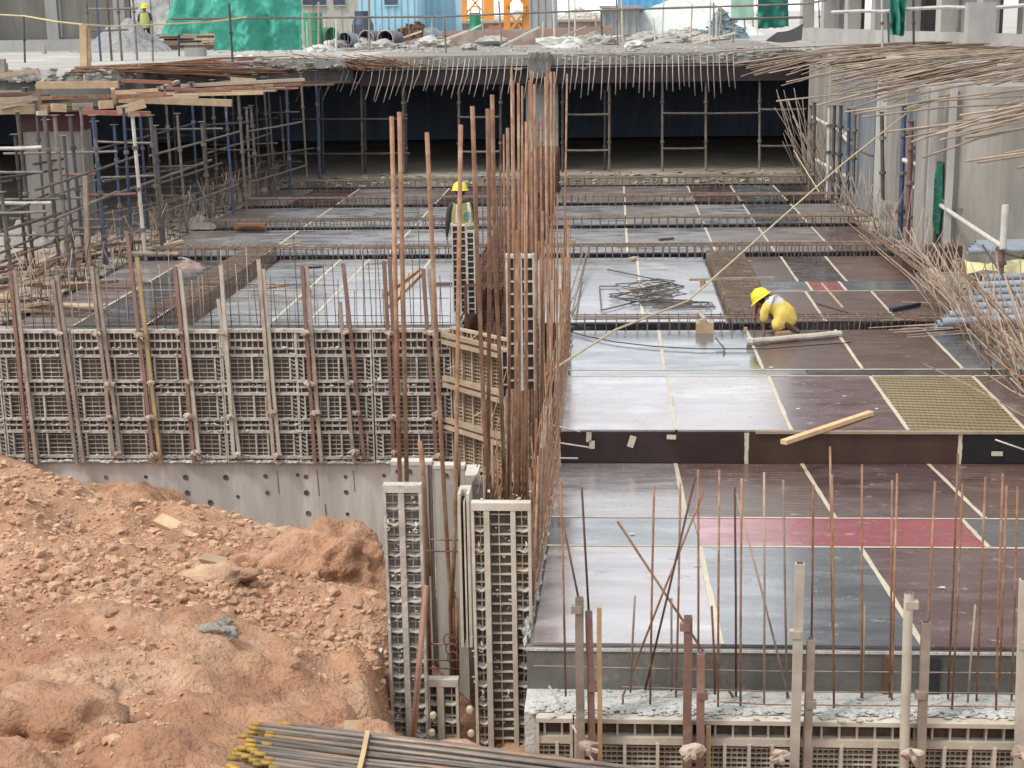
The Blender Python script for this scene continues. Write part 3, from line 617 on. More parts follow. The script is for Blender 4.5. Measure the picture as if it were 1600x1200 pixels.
def clamp(p, r=.05, lab='mortar-crusted clamp plate gripping a pair of walers', grp='clamp plates on the walers'):
    t = thing('waler_clamp', lab, 'clamp', p, grp)
    m = MB(); m.blob(p, r*.95, seed=rnd.random()*50, sub=2, rough=.3, sc=(1.3, .5, .7)); m.build('plate', NUT, t)
    m = MB(); m.lathe(p+V3((0, -.05, 0)), [(.001, -.06), (.018, -.058), (.018, .05)], 8, 'Y'); m.build('tie_rod', NUT, t)
    m = MB(); a = rnd.uniform(0, 3); m.bar(p+V3((-math.cos(a)*r*1.1, -.045, -math.sin(a)*r*1.1)), p+V3((math.cos(a)*r*1.1, -.045, math.sin(a)*r*1.1)), .022, .02, up=(0, 1, 0)); m.build('wing_nut', NUT, t)
for i, ((a, b), (c, d), k) in enumerate(WL):
    yy = YW-.135+.02*(i % 2); p1 = py(a, b, yy); p0 = py(c, d, yy)
    t = thing('steel_waler', '%s waler of the %s pair from the frame edge, %s half' % (WN[k], nth(i//2), ('inner', 'outer')[i % 2]), 'waler', p0, 'pairs of walers on the long form wall')
    n = 5; w = .052; m = MB(); P = [p0+(p1-p0)*(j/n)+V3((rnd.uniform(-.004, .004), 0, 0)) for j in range(n+1)]
    for q0, q1 in zip(P, P[1:]): m.bar(q0, q1, w, .05, up=(0, 1, 0))
    m.build('tube', WM[k], t)
    m = MB(); m.bar(p1-V3((0, 0, .012)), p1+V3((0, 0, .004)), w*.7, .035, up=(0, 1, 0)); m.build('end_cap', STEELD, t)
for i, (u, v) in enumerate(((92,521),(152,522),(217,524),(280,521),(350,521),(478,520),(540,519),(609,521),(672,520),(170,652),(235,652),(294,650),(359,651),(425,645),(493,645),(557,645),(614,651),(683,648),(185,708),(242,710),(307,708),(371,710),(433,712),(553,707),(617,707),(686,712),(171,600),(236,598),(297,596),(483,600),(548,598))):
    clamp(py(u, v, YW-.19), .05+.01*(i % 3))
# oblique corner form
ob0 = V3((-2.36, YW-.03, 0)); L_ob = 1.75; ang = -R(45)
rl2 = [(.02, .035, .07), (-.22, .03, .06), (-.25-.0, .03, .06), (-.73, .03, .06), (-.80, .03, .06), (-1.36, .03, .06), (-1.43, .03, .06), (-2.0, .035, .06)]
vs2 = []; fn2 = []
for k in range(4):
    x = .04+k*.42; vs2 += [(x, .03, -2.0, .02)]
    if k < 3:
        vs2 += [(x+.2, .02, -2.0, .02)]
        for a, b in ((-.72, -.27), (-1.35, -.82), (-1.98, -1.45)): fn2 += [(x+.02, x+.19, a, b, .055, .05), (x+.21, x+.40, a, b, .055, .05)]
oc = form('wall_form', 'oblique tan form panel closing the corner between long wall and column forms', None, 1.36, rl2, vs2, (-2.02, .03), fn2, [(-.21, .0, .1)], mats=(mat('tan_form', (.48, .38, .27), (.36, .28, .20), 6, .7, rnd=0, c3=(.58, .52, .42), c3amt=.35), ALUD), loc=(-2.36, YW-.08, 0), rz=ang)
def obp(s, z, off=.0): return V3((-2.36+s*math.cos(ang)+off*math.sin(ang), YW-.08+s*math.sin(ang)-off*math.cos(ang), z))
for i, z in enumerate((-.12, -.76, -1.39)):
    t = thing('timber_waler', '%s pair of tan timbers laid across the oblique form panel' % ('uppermost', 'middle', 'lowest')[i], 'waler', obp(0, z), 'timber walers on the oblique form')
    for q in (-.052, .052):
        m = MB(); m.bar(obp(-.05, z+q, .10), obp(1.35, z+q-.02, .10), .075, .06, up=(0, 0, 1)); m.build('timber', TIMBERG, t)
for i, (u0, v0, u1, v1, Y) in enumerate(((737, 530, 750, 519, 21.2), (740, 650, 760, 640, 21), (700, 575, 712, 572, 21.4))):
    m = MB(); a, b = py(u0, v0, Y), py(u1, v1, Y-.2); m.bar(a, b, .02); tag(m.build('wedge', TIMBER, loc=a), 'thin tie wedge by the timbers of the oblique form panel', 'wedge', 'wedges on the oblique form')

# tall column forms in front
YC = 10.3
def colform(label, u0, u1, vtop, Y, zb, cols, style, mats, rz=0, name='column_form', D=.085, lift=0):
    a = py(u0, vtop, Y); b = py(u1, vtop, Y); w = (b.x-a.x)/max(.2, math.cos(rz)); zt = a.z
    rails = [(-.028, .055, .08), (zb-zt+.02, .03, .07)]; verts = []; fine = []; wavy = []
    verts += [(.012, .02, zb-zt, 0), (w-.012, .02, zb-zt, 0)]
    for x, th in style['v']: verts.append((x*w, th, zb-zt, -.055))
    xs_ = [0.02]+[x*w for x, th in style['v']]+[w-.02]; ths = [0]+[th for x, th in style['v']]+[0]
    for i in range(len(xs_)-1):
        x0, x1 = xs_[i]+ths[i]/2+.003, xs_[i+1]-ths[i+1]/2-.003; kind = style['c'][i]
        fine.append((x0, x1, zb-zt, -.06, kind[0], kind[1]))
        z = -.06-kind[2]
        j = 0
        while z > zb-zt and kind[3]:
            wavy.append((x0, x1, z, kind[3]*(1 if j % 2 else .55))); z -= kind[2]; j += 1
    t = form(name, label, 'tall column form panels', w, rails, verts, (zb-zt, 0), fine, [], D=D, mats=mats, loc=(a.x, Y, zt), rz=rz, wavy=wavy)
    for z in style.get('rung', []):
        i = style['rc']; x0, x1 = xs_[i]+ths[i]/2, xs_[i+1]-ths[i+1]/2
        m = MB(); m.box(((x0+x1)/2, .03, z), (x1-x0, .05, .045)); m.build('rung', mats[0], t)
    m = MB()
    for i in range(style.get('slots', 2)):
        x = w*(i+.5)/style.get('slots', 2); m.box((x, D*.5, .0015), (w*.22, .018, .003))
    m.build('slot', STEELD, t)
    return t
ZB = -1.4
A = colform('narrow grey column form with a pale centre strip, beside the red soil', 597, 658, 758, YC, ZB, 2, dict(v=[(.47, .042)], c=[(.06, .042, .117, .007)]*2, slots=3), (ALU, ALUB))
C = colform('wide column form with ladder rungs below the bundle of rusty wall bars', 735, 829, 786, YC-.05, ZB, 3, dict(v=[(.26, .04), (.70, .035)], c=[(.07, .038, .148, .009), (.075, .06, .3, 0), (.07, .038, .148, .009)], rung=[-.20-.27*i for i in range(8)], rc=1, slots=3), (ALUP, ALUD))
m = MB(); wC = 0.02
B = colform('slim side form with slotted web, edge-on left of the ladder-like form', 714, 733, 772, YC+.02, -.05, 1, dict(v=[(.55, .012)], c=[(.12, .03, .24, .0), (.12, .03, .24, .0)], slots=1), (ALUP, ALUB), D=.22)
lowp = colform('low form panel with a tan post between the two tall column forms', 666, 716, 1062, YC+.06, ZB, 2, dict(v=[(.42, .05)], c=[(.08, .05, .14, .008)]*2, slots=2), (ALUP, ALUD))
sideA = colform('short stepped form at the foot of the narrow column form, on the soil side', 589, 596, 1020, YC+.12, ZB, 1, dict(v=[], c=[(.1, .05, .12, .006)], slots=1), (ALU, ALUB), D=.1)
for (u0, u1, u2, v, lb) in ((610, 674, 674, 727, 'smooth inner face of a form behind the narrow column form'), (676, 726, 0, 733, 'smooth inner face of a form behind the bent thick bars')):
    p = py(u0, v, 11.1); q = py(u1, v, 11.1); t = thing('inner_form', lb, 'form panel', (p.x, 11.1, -1.4), 'smooth form faces inside the column')
    m = MB(); m.box(((p.x+q.x)/2, 11.13, (p.z-1.4)/2), (q.x-p.x-.006, .05, p.z+1.4)); m.build('face_plate', FORMFACE, t)
    m = MB(); m.box(((p.x+q.x)/2, 11.15, p.z+.014), (q.x-p.x, .1, .03)); m.build('top_flange', ALUP, t)
    for uu in ((622, 640) if u0 == 610 else (697,)):
        c = py(uu, 737 if u0 == 610 else 743, 11.1); m = MB(); m.lathe((c.x, 11.1, c.z), [(.02, -.003), (.014, .001), (.001, .001)], 12, 'Y'); m.build('tie_hole', STEELD, t)
m = MB(); p = py(675, 900, 11.1); m.box((p.x, 11.09, -.1), (.012, .02, 2.4)); tag(m.build('joint_gap', STEELD, loc=(p.x, 11.1, -1.3)), 'dark joint between the two smooth form faces', 'joint')
p = py(736, 740, 11.5); m = MB(); m.box((p.x, 11.6, p.z-.9), (.10, .3, 1.8)); tag(m.build('form_post', ALUP, loc=(p.x, 11.6, p.z-1.8)), 'pale lump-topped corner post behind the slim side form', 'post')
p = py(752, 752, 11.3); m = MB(); m.box((p.x, 11.3, p.z-.7), (.13, .14, 1.4)); m.blob((p.x, 11.28, p.z), .06, seed=3, sub=2); tag(m.build('form_post', CONCW, loc=(p.x, 11.3, p.z-1.4)), 'stubby mortar-topped post next to the rusty bar bundle', 'post')
# ties and cone nuts on the column forms
for i, (u, v, c) in enumerate(((606,822,0),(650,826,0),(748,857,1),(822,857,1),(608,978,0),(752,1012,1),(824,1012,1),(612,1124,0),(664,1120,0),(754,1087,1),(794,1087,1),(826,1087,1),(734,1108,2),(736,1145,2),(598,1066,2),(598,1100,2),(677,1117,2),(675,1144,2))):
    p = py(u, v, YC-.02); t = thing('form_tie', ('ring-headed tie hooked on the narrow column form', 'hooked tie nut on the wide ladder-like column form', 'pale plastic cone nut near the foot of the column forms')[c], 'form tie', p, ('ties on the narrow column form', 'ties on the wide column form', 'cone nuts on the column forms')[c])
    m = MB()
    if c == 2: m.lathe(p, [(.001, -.03), (.022, -.028), (.026, .0), (.02, .02)], 12, 'Y'); m.build('cone', mat('cream', (.62, .55, .38), None, rnd=0) if 'cream' not in bpy.data.materials else bpy.data.materials['cream'], t)
    else:
        m.tube([p+V3((math.cos(a)*.013, -.01, -.015+math.sin(a)*.013)) for a in [k*math.pi/4 for k in range(8)]], .005, 5, closed=True); m.build('ring', ALU, t)
        m = MB(); m.tube([p+V3((-.006, 0, 0)), p+V3((.008, -.02, .03)), p+V3((.0, 0, .05))], .006, 5); m.build('hook', ALU, t)
m = MB()
for k in range(260):
    u = rnd.choice((rnd.uniform(598, 658), rnd.uniform(736, 829), rnd.uniform(736, 829))); p = py(u, rnd.uniform(765, 1150), YC-rnd.uniform(-.03, .0)); m.blob(p, rnd.uniform(.003, .009), seed=k, rough=.6, sc=(1.4, .6, 1))
tag(m.build('mortar_spots', MORTAR), kind='stuff', label='specks of mortar stuck on the tall column forms')
# front form wall in the corner
YF = 9.40
def frontform(u0, u1, cells_u, label):
    a = py(u0, 1130, YF).x; b = py(u1, 1130, YF).x; w = b-a
    z = lambda v: py(1300, v-4, YF).z
    rails = [(z(1126), .030, .085), (z(1158), .05, .07), (z(1330), .03, .07)]
    vs = [(.012, .02, z(1330), z(1126)), (w-.012, .02, z(1330), z(1126))]
    fn = []; us = [u0]+cells_u+[u1]
    for c in cells_u: vs.append((py(c, 1160, YF).x-a, .022, z(1330), z(1160)))
    for c, d in zip(us, us[1:]):
        x0 = py(c, 1160, YF).x-a+.012; x1 = py(d, 1160, YF).x-a-.012; fn.append((x0, x1, z(1330), z(1163), .036, .037))
    return form('wall_form', label, 'steel forms of the front wall', w, rails, vs, (z(1332), z(1122)), fn, [(z(1153), z(1128), .115)], D=.09, loc=(a, YF-.09, 0), mats=(ALUP, ALUD))
frontform(838, 896, [871], 'narrow steel form of the front wall touching the wide column form')
frontform(897, 1075, [935, 976, 1027], 'steel form of the front wall between the rusty waler pairs')
frontform(1076, 1240, [1131, 1169, 1205], 'steel form of the front wall before the tall pale waler')
frontform(1241, 1412, [1265, 1312, 1365], 'steel form of the front wall between the pale waler pairs')
frontform(1413, 1590, [1472, 1512, 1550], 'steel form of the front wall at the frame edge, beyond the pale pipe')
frontform(1591, 1760, [1640, 1690], 'steel form of the front wall outermost at the frame edge')
FW = [((905,934),(908,1230),'g',14,'mottled grey-brown','first'),((920,956),(927,1230),'r',12,'rusty','second'),((936,949),(938,1230),'y',8,'yellow timber','third'),
      ((1075,963),(1073,1235),'r',14,'rusty orange','fourth'),((1095,1020),(1094,1235),'r',13,'red-brown','fifth'),((1107,1135),(1106,1230),'y',8,'short yellow timber','sixth'),
      ((1250,880),(1240,1235),'p',15,'tall pale','seventh'),((1267,998),(1259,1235),'t',13,'short brownish','eighth'),
      ((1420,926),(1411,1235),'p',16,'pale round-topped','ninth'),((1447,972),(1436,1235),'t',14,'tan','tenth'),((1600,905),(1590,1235),'p',14,'pale','last')]
for i, ((a, b), (c, d), k, w, nm_, od) in enumerate(FW):
    yy = YF-.16+.02*(i % 2); p1 = py(a, b, yy); p0 = py(c, d, yy); w = w/2400*yy
    t = thing('steel_waler', '%s waler clamped to the front form, %s from the column form' % (nm_, od), 'waler', p0, 'walers on the front form wall')
    m = MB(); n = 7; P = [p0+(p1-p0)*(j/n)+V3((rnd.uniform(-.002, .002), 0, 0)) for j in range(n+1)]
    if i == 8: m.tube(P, w/2, 14, cap=False); m.tube([p1-V3((0,0,.002)), p1+V3((0,0,.001))], w*.36, 12)
    else:
        for q0, q1 in zip(P, P[1:]): m.bar(q0, q1, w, w*.9, up=(0, 1, 0))
    m.build('tube', WM[k], t)
    if k != 'y':
        m = MB(); m.box(p1+V3((0, 0, .002)), (w*.66, w*.6, .004)); m.build('hollow_end', STEELD, t)
        m = MB(); q = p1+(p0-p1)*(.055 if i in (0, 3, 8) else .42 if i % 2 else .3); m.box(q+V3((-w*.35 if i % 3 == 0 else w*.3, -.01, 0)), (w*1.25, w*.8, .05)); m.build('weld_plate', WM[k], t)
for u, v, r in ((920,1165,.055),(1083,1172,.07),(1220,1180,.06),(1425,1178,.06),(1596,1175,.06)):
    clamp(py(u, v, YF-.26), r, 'mortar-caked clamp nut on the %s waler pair of the front form wall' % {920: 'rusty and yellow', 1083: 'rusty orange', 1220: 'tall pale', 1425: 'pale round-topped', 1596: 'outermost'}[u], 'clamp nuts on the front walers')
rod = thing('form_brace', 'thin pale rod slanting over the front form beside the first waler', 'rod', py(925, 1190, YF-.3))
m = MB(); m.tube([py(858, 1072, YF), py(884, 1115, YF-.02), py(930, 1195, YF-.3)], .008, 6); m.build('bar', ALUP, rod)
# ladder-like free-standing forms near the standing worker and inside the wall
def ladder(label, u0, u1, v0, v1, Y, nr, strip=True):
    a = py(u0, v0, Y); b = py(u1, v0, Y); c = py(u0+2, v1, Y); t = thing('column_form', label, 'form panel', (a.x, Y, c.z), 'slim upright form panels'); AL_ = ALU
    w = b.x-a.x; m = MB(); m.box((a.x+w/2, Y+.06, (a.z+c.z)/2), (w, .01, a.z-c.z)); m.build('face_plate', ALUD, t)
    for x in ((0, .5, 1) if strip else (0, 1)): m = MB(); m.box((a.x+w*x, Y+.02, (a.z+c.z)/2), (.016 if x != .5 else .035, .07, a.z-c.z)); m.build('stiffener', AL_, t)
    for k in range(nr):
        z = a.z-(a.z-c.z)*k/nr; m = MB(); m.box((a.x+w/2, Y+.02, z-.02), (w, .06, .011 if k else .03)); m.build('rung', AL_, t)
ladder('slim upright form hiding the legs of the standing worker', 706, 727, 350, 488, 22.3, 13)
ladder('double upright form standing among the rusty bars of the central wall', 791, 833, 397, 610, 12.6, 11)
ladder('low pale slotted corner form beside the oblique panel', 784, 795, 545, 625, 16.5, 3, False)
ladder('tall post-like form beside the slim upright form', 729, 740, 360, 490, 22.2, 14, False)
# ================================================================== REINFORCEMENT
def rebar(name, label, cat, group, pts, r, m, n=6):
    mb = MB(); mb.tube(pts, r, n); return tag(mb.build(name, m, loc=tuple(pts[0]), smooth=True), label, cat, group)
rnd = random.Random(33)
# thick column bars: (u, v top) (u, v bottom) Y
TB = [(612,182,625,762,10.55,.016,[]),(624,175,636,765,10.55,.016,[]),(667,207,707,1065,10.75,.016,[(690,700),(703,925)]),(720,195,705,950,10.7,.016,[(713,700),(710,860)]),(738,166,766,800,10.8,.016,[(746,400),(757,665)]),(762,170,762,790,10.9,.0155,[(765,400)]),(769,148,790,800,11.0,.0155,[(773,400),(779,520)]),
      (656,690,672,1070,10.7,.018,[(663,760)]),(660,700,671,900,10.85,.012,[]),(718,700,716,760,10.8,.014,[])]
for i, (a, b, c, d, Y, r, mid) in enumerate(TB):
    pts = [py(a, b, Y)]+[py(x, y, Y) for x, y in mid]+[py(c, d, Y)]
    rebar('column_bar', 'thick rusty upright bar rising from the column form, %s from the soil side' % nth(i), 'rebar', 'thick upright bars of the column', pts, r*1.0, RUST, 8)
p0, p1 = py(665, 915, 9.7), py(645, 1160, 9.6)
t = thing('prop_bar', 'very thick ribbed rusty bar leaning on the front of the narrow column form', 'rebar', p1)
m = MB(); m.tube([p1, p0], .021, 10); m.build('bar', mat('pinkish_rust', (.36, .22, .16), (.27, .15, .105), 6, .8, rnd=0), t, smooth=True)
m = MB()
for k in range(62):
    q = p1+(p0-p1)*((k+.5)/62); m.bar(q+V3((-.018, -.012, .006)), q+V3((.018, -.012, -.006)), .008, .012)
m.build('ribs', RUST, t)
for i, (u0, u1, v, Y) in enumerate(((668,716,843,10.7),(665,716,861,10.6),(670,718,1006,10.7),(668,718,1031,10.6),(670,718,1044,10.6),(700,716,996,10.5))):
    rebar('stirrup', 'thin tie bar across the gap between the column forms, %s down' % nth(i), 'stirrup', 'tie bars inside the column', [py(u0, v, Y), py(u1, v+1, Y)], .006, RUST)
for i in range(3):
    c = py(706+3*i, 1000+14*i, 10.45); rebar('stirrup', 'curled tie end inside the column gap, %s from above' % nth(i), 'stirrup', 'tie bars inside the column', [c+V3((math.cos(a)*.04-.02, 0, math.sin(a)*.05)) for a in [k*.7 for k in range(7)]], .005, RUST)
# dark upright cage deep in the column
for i, (u, v0, v1) in enumerate(((704, 930, 1060), (709, 925, 1065), (713, 935, 1065))):
    rebar('column_bar', 'dark rusty bar deep in the column gap, %s from the soil side' % nth(i), 'rebar', 'bars deep inside the column', [py(u, v0, 10.9), py(u+2, v1, 10.9)], .016, RUSTD if i == 0 else RUST)
# tall bars of the central wall
TALL = [(802,126,806,760,12.5),(810,130,812,770,11.5),(799,108,802,600,16),(816,134,818,775,13),(830,110,833,700,13.5),(835,132,838,690,13.0),(827,125,829,640,14.5),(855,96,860,560,16.5),(861,112,862,590,15.5),(866,112,866,560,17),(852,120,857,640,14.5),(886,115,878,520,19.5),(845,180,847,640,16),(822,190,824,770,12),(793,200,795,768,11.2),(871,300,869,600,18),
        (787,210,790,500,19),(808,360,806,775,11),(820,300,822,770,11.6),(838,350,838,770,12.3),(848,330,846,760,12.8),(858,380,852,740,13.6)]
for i, (a, b, c, d, Y) in enumerate(TALL):
    q = rnd.uniform(-.02, .02)
    rebar('wall_bar', 'tall rusty bar overtopping the central wall bundle, %s in the cluster' % nth(i), 'rebar', 'tall bars of the central wall', [py(a, b, Y), py((a+c)/2, (b+d)/2, Y)+V3((q*.5, 0, 0)), py(c, d+20, Y)], .0088+.0018*(i % 3), RUST, 6)
# shorter starters of the wall, both faces
n = 0
for k in range(78):
    Y = 10.6+k*.135
    for f, X in enumerate((-.975, -.625)):
        if rnd.random() < .3: continue
        top = (rnd.uniform(.75, 1.25) if Y < 16 else rnd.uniform(.7, 1.5)) if f == 0 else rnd.uniform(.9, 1.9) if Y > 14 else rnd.uniform(.7, 1.4)
        x = X+rnd.uniform(-.03, .03)
        rebar('wall_bar', 'rusty starter bar packed in the central wall bundle on its %s face' % ('pit-side', 'deck-side')[f], 'rebar', 'short bars of the central wall, %s face' % ('pit-side', 'deck-side')[f],
              [V3((x+rnd.uniform(-.05, .05), Y+rnd.uniform(-.03, .03), top)), V3((x, Y, .2)), V3((X, Y, -1.5))], rnd.choice((.007, .008, .010)), RUST if rnd.random() < .8 else RODGREY, 5)
for k in range(26):
    z = -1.2+k*.1
    for X in (-1.0, -.6):
        if z > .8 and k % 2: continue
        rebar('wall_tie', 'horizontal tie bar at height step %s on the %s face of the central wall bars' % (nth(k) if k < 20 else nth(19), 'pit-side' if X < -.8 else 'deck-side'), 'stirrup', 'horizontal bars of the central wall', [V3((X, 10.7, z)), V3((X+.02, 15, z+.03)), V3((X, 20.9, z))], .005, RUST, 4)
cc = MB(); cc.box((-.8, 15.9, -2.3), (.42, 10.4, 1.8)); wall2 = struct(cc, 'central_wall_base', CONCD)
m = MB()
for k in range(400):
    Y = rnd.uniform(10, 21.4); z0 = zr(Y) if Y < 16.1 else 0
    m.blob((-.6+rnd.uniform(-.035, .02), Y, z0+rnd.uniform(-.12, .015)), rnd.uniform(.015, .04), seed=k, rough=.5, sc=(.7, 1.6, 1))
tag(m.build('mortar_rubble', CONC), kind='stuff', label='crumbled mortar and mesh along the deck edge beside the wall bars')
m = MB()
for k in range(30):
    z = -.55+.05*(k % 6)*2; 
for k in range(130):
    Y = 10.2+k*.085; z0 = zr(Y) if Y < 16.1 else 0
    m.tube([(-.59, Y, z0-.3), (-.585, Y+.01, z0+.05)], .0035, 4)
for q in range(4): m.tube([(-.585, 10.1+j*1.1, (zr(10.1+j*1.1) if 10.1+j*1.1 < 16.1 else 0)-.22+.07*q) for j in range(11)], .0035, 4)
tag(m.build('stop_mesh', STEELG), 'wire mesh stop strip along the deck edge beside the central wall bars', 'wire mesh')

# beam cages --------------------------------------------------
CAGE = mat('cage_steel', (.20, .145, .105), (.12, .085, .065), 8, .8, rnd=.2, c3=(.34, .27, .20), c3amt=.4)
def cage(label, x0, x1, y, wdt, zt, zb, step, nb=4, r=.008, sr=.006, along='X', m_=None):
    m_ = m_ or CAGE
    f = (lambda s, a, z: V3((s, a, z))) if along == 'X' else (lambda s, a, z: V3((a, s, z)))
    t = thing('beam_cage', label, 'rebar cage', f(x0, y, 0), 'rebar cages laid in the beam slots')
    R_ = random.Random(int(abs(x0*7+y*13)))
    for z in (zt, zb):
        for k in range(nb):
            a = y-wdt/2+wdt*(k+.5)/nb; M_ = MB(); M_.tube([f(x0-.1, a, z), f((x0+x1)/2, a+R_.uniform(-.02, .02), z+R_.uniform(-.01, .015)), f(x1+.1, a, z)], r, 5); M_.build('bar', m_, t)
    n = int((x1-x0)/step); n = min(n, 100)
    me = None
    for k in range(n):
        s = x0+(k+.5)*(x1-x0)/n; j = R_.uniform(-.02, .02)
        if me is None:
            M_ = MB(); P = [f(0, -wdt/2, zb), f(0, wdt/2, zb), f(0, wdt/2, zt+.012), f(0, -wdt/2, zt+.012)]
            for p, q in zip(P, P[1:]+P[:1]): M_.tube([p, q], sr, 5)
            o = M_.build('stirrup', m_); me = o.data; o.parent = t; o.location = f(s-x0, 0, 0)
        else:
            o = bpy.data.objects.new('stirrup', me); COL.objects.link(o); o.parent = t; o.location = f(s-x0+j, 0, 0)
        o.rotation_euler = (0, R_.uniform(-.09, .09), 0) if along == 'X' else (R_.uniform(-.09, .09), 0, 0)
    return t
names = ['first', 'second', 'third', 'fourth', 'fifth']
for i, (Y0, w_, zt, st_) in enumerate(((21.5, .46, .14, .15), (28.2, .5, .2, .15), (32.2, .46, .2, .18), (36.2, .46, .2, .18), (40.25, .46, .2, .2))):
    cage('%s crosswise beam cage from the step, on the side with the bent stirrups' % names[i], -.5 if i == 0 else -1.3, 5.2, Y0+.3, w_, zt, -.38, st_, nb=4 if i < 2 else 4, r=.009 if i == 0 else .014, sr=.006 if i == 0 else .010)
    if i: cage('%s crosswise beam cage from the step, behind the long form wall' % names[i], -8.7, -2.3, Y0+.3, w_, zt, -.38, st_, nb=4 if i < 2 else 4, r=.009 if i == 0 else .014, sr=.006 if i == 0 else .010)
cage('dense lengthwise cage between the two nearest crosswise cages, beside the crouching worker', 22.0, 28.3, 2.02, .66, .10, -.36, .10, nb=7, along='Y', r=.010, sr=.008)
cage('dense lengthwise cage running back behind the long form wall', 22.0, 28.3, -6.6, .55, .24, -.36, .10, nb=6, along='Y', r=.010, sr=.0075)
cage('tall rusty lengthwise cage behind the oblique form panel', 21.9, 31.5, -1.82, .72, .55, -.4, .115, nb=6, r=.010, along='Y', m_=RUSTD)
cage('tall rusty lengthwise cage farther back toward the dark opening', 31.6, 43.2, -1.82, .6, .8, -.3, .14, nb=5, r=.010, along='Y', m_=RUSTD)
# uprights inside that cage
for k in range(70):
    Y = 22.2+k*.3; x = -1.82+rnd.uniform(-.36, .36)
    rebar('cage_upright', 'thin dark upright bar standing in the tall lengthwise cage', 'rebar', 'uprights in the tall lengthwise cage', [V3((x, Y, -.3)), V3((x+rnd.uniform(-.12, .12), Y, rnd.uniform(.9, 2.0)))], .009, RUSTD, 5)

# starter bars of the front wall
SB = [(876,751,884,1088,0),(869,772,905,940,0),(909,762,920,957,1),(965,815,1205,1180,2),(1022,760,1016,1100,0),(1063,755,1056,1102,0),(1086,746,1008,1078,1),(1099,769,973,1088,0),(973,1088,972,1104,0),(1091,734,1091,1100,0),(1124,734,1122,1105,0),(1148,762,1150,1088,1),(1159,748,1157,1102,0),(1150,770,1236,1104,3),(1194,738,1194,1100,3),
      (1224,750,1230,1096,3),(1271,758,1268,1000,0),(1297,698,1301,980,0),(1300,741,1303,1106,0),(1347,726,1346,1112,0),(1394,750,1390,1090,0),(1402,740,1393,1110,0),(1461,752,1444,1100,0),(1497,709,1481,1092,0),(1504,756,1487,1116,0),(1540,745,1525,1117,0),(1567,740,1556,1118,0),(1573,759,1562,1060,0),(992,931,985,1082,3),(1049,935,1049,1080,3),(1112,947,1117,1085,1),(1351,945,1347,1105,3),(1524,945,1512,1098,3),(1590,760,1580,1110,0)]
for i, (a, b, c, d, k) in enumerate(SB):
    Y1 = 9.66 if i % 2 else 9.52
    rebar('starter_bar', '%s %s bar standing on the mortar-splashed front wall' % (nth(i) if i < 20 else nth(i), ['rusty', 'dark', 'slanting rusty', 'grey'][k] if abs(a-c) < 30 else 'slanting '+['rusty', 'dark', 'orange', 'grey'][k]), 'rebar', 'starter bars of the front wall', [py(a, b, Y1), py((a+c)/2+rnd.uniform(-1, 1), (b+d)/2, Y1), py(c, d, Y1)], .0075 if k != 2 else .009, [RUST, RUSTD, RUST, RODGREY][k], 6)
for i, (y_, z_) in enumerate(((9.70, .09), (9.62, -.02), (9.50, -.06))):
    rebar('tie_wire', 'thin horizontal bar tied along the front starter bars, %s from above' % nth(i), 'rebar', 'horizontal bars on the front wall', [V3((-.55+.6*i, y_, z_)), V3((1, y_, z_-.02)), V3((2.2, y_, z_-.015)), V3((3.6, y_, z_-.01))], .005, RODGREY if i < 2 else RUST, 5)

# thin grid of wall bars behind the long form wall
for k in range(98):
    x = -9.3+k*.071+rnd.uniform(-.02, .02); h = rnd.choice((.55, .7, .75, .9, 1.15, .5)) + (.6 if rnd.random() < .12 else 0)
    Y = 21.86+.2*(k % 2); tilt = rnd.uniform(-.04, .04)
    rebar('grid_bar', 'thin dark upright bar of the wall mat behind the long form wall', 'rebar', 'thin uprights behind the long form wall', [V3((x, Y, -.3)), V3((x+tilt, Y, h))], .006, RUSTD if rnd.random() < .6 else STEELG, 4)
for i, z in enumerate((.06, .16, .42, .62)):
    rebar('grid_tie', 'thin level bar of the wall mat behind the long forms, %s from below' % nth(i), 'rebar', 'level bars behind the long form wall', [V3((-9.3, 21.88, z)), V3((-5.5, 21.88, z+.01)), V3((-2.4 if i < 3 else -4, 21.88, z-.01))], .005, RUSTD, 4)
# leaning starters along the side edges of the decks
def fan(name, label, group, n, base, lean, hmin, hmax, mats, r, cat='rebar', bend=.12):
    for k in range(n):
        b = base(k/n, rnd); l = lean(k/n, rnd); h = rnd.uniform(hmin, hmax)
        p = V3(b); q = p+V3((l[0]*h*.5, l[1]*h*.5, h*.5)); e = p+V3((l[0]*h*1.1+rnd.uniform(-bend, bend)*h, l[1]*h, h))
        rebar(name, label, cat, group, [p, q, e], r*rnd.uniform(.8, 1.2), rnd.choice(mats), 4)
fan('edge_starter', 'grey starter bar leaning along the deck edge toward the dark opening', 'grey starters along the deck edge', 170, lambda t, r: (5.12+r.uniform(-.05, .3), 22+t*21+r.uniform(-.1, .1), -.1), lambda t, r: (r.uniform(-.5, .35), r.uniform(-.3, .5)), .5, 1.3, [RODGREY, RODGREY, STEELG], .007)
fan('corner_bar', 'long pale bar fanned up at the far corner of the deck beside the opening', 'long bars at the far deck corner', 34, lambda t, r: (5.0+r.uniform(-.1, .5), 38+t*3.5, -.1), lambda t, r: (r.uniform(-.45, .12), r.uniform(-.2, .2)), 1.3, 2.6, [RODGREY], .008)
fan('thicket_bar', 'orange-brown bar leaning out of the thicket at the frame edge', 'orange bars of the thicket at the frame edge', 120, lambda t, r: (4.75+r.uniform(-.1, .6), 15.3+t*7.5+r.uniform(-.1, .1), -.1), lambda t, r: (r.uniform(-.75, .2), r.uniform(-.2, .6)), .5, 1.15, [RUST, RODGREY, RODGREY, STEELG], .008)
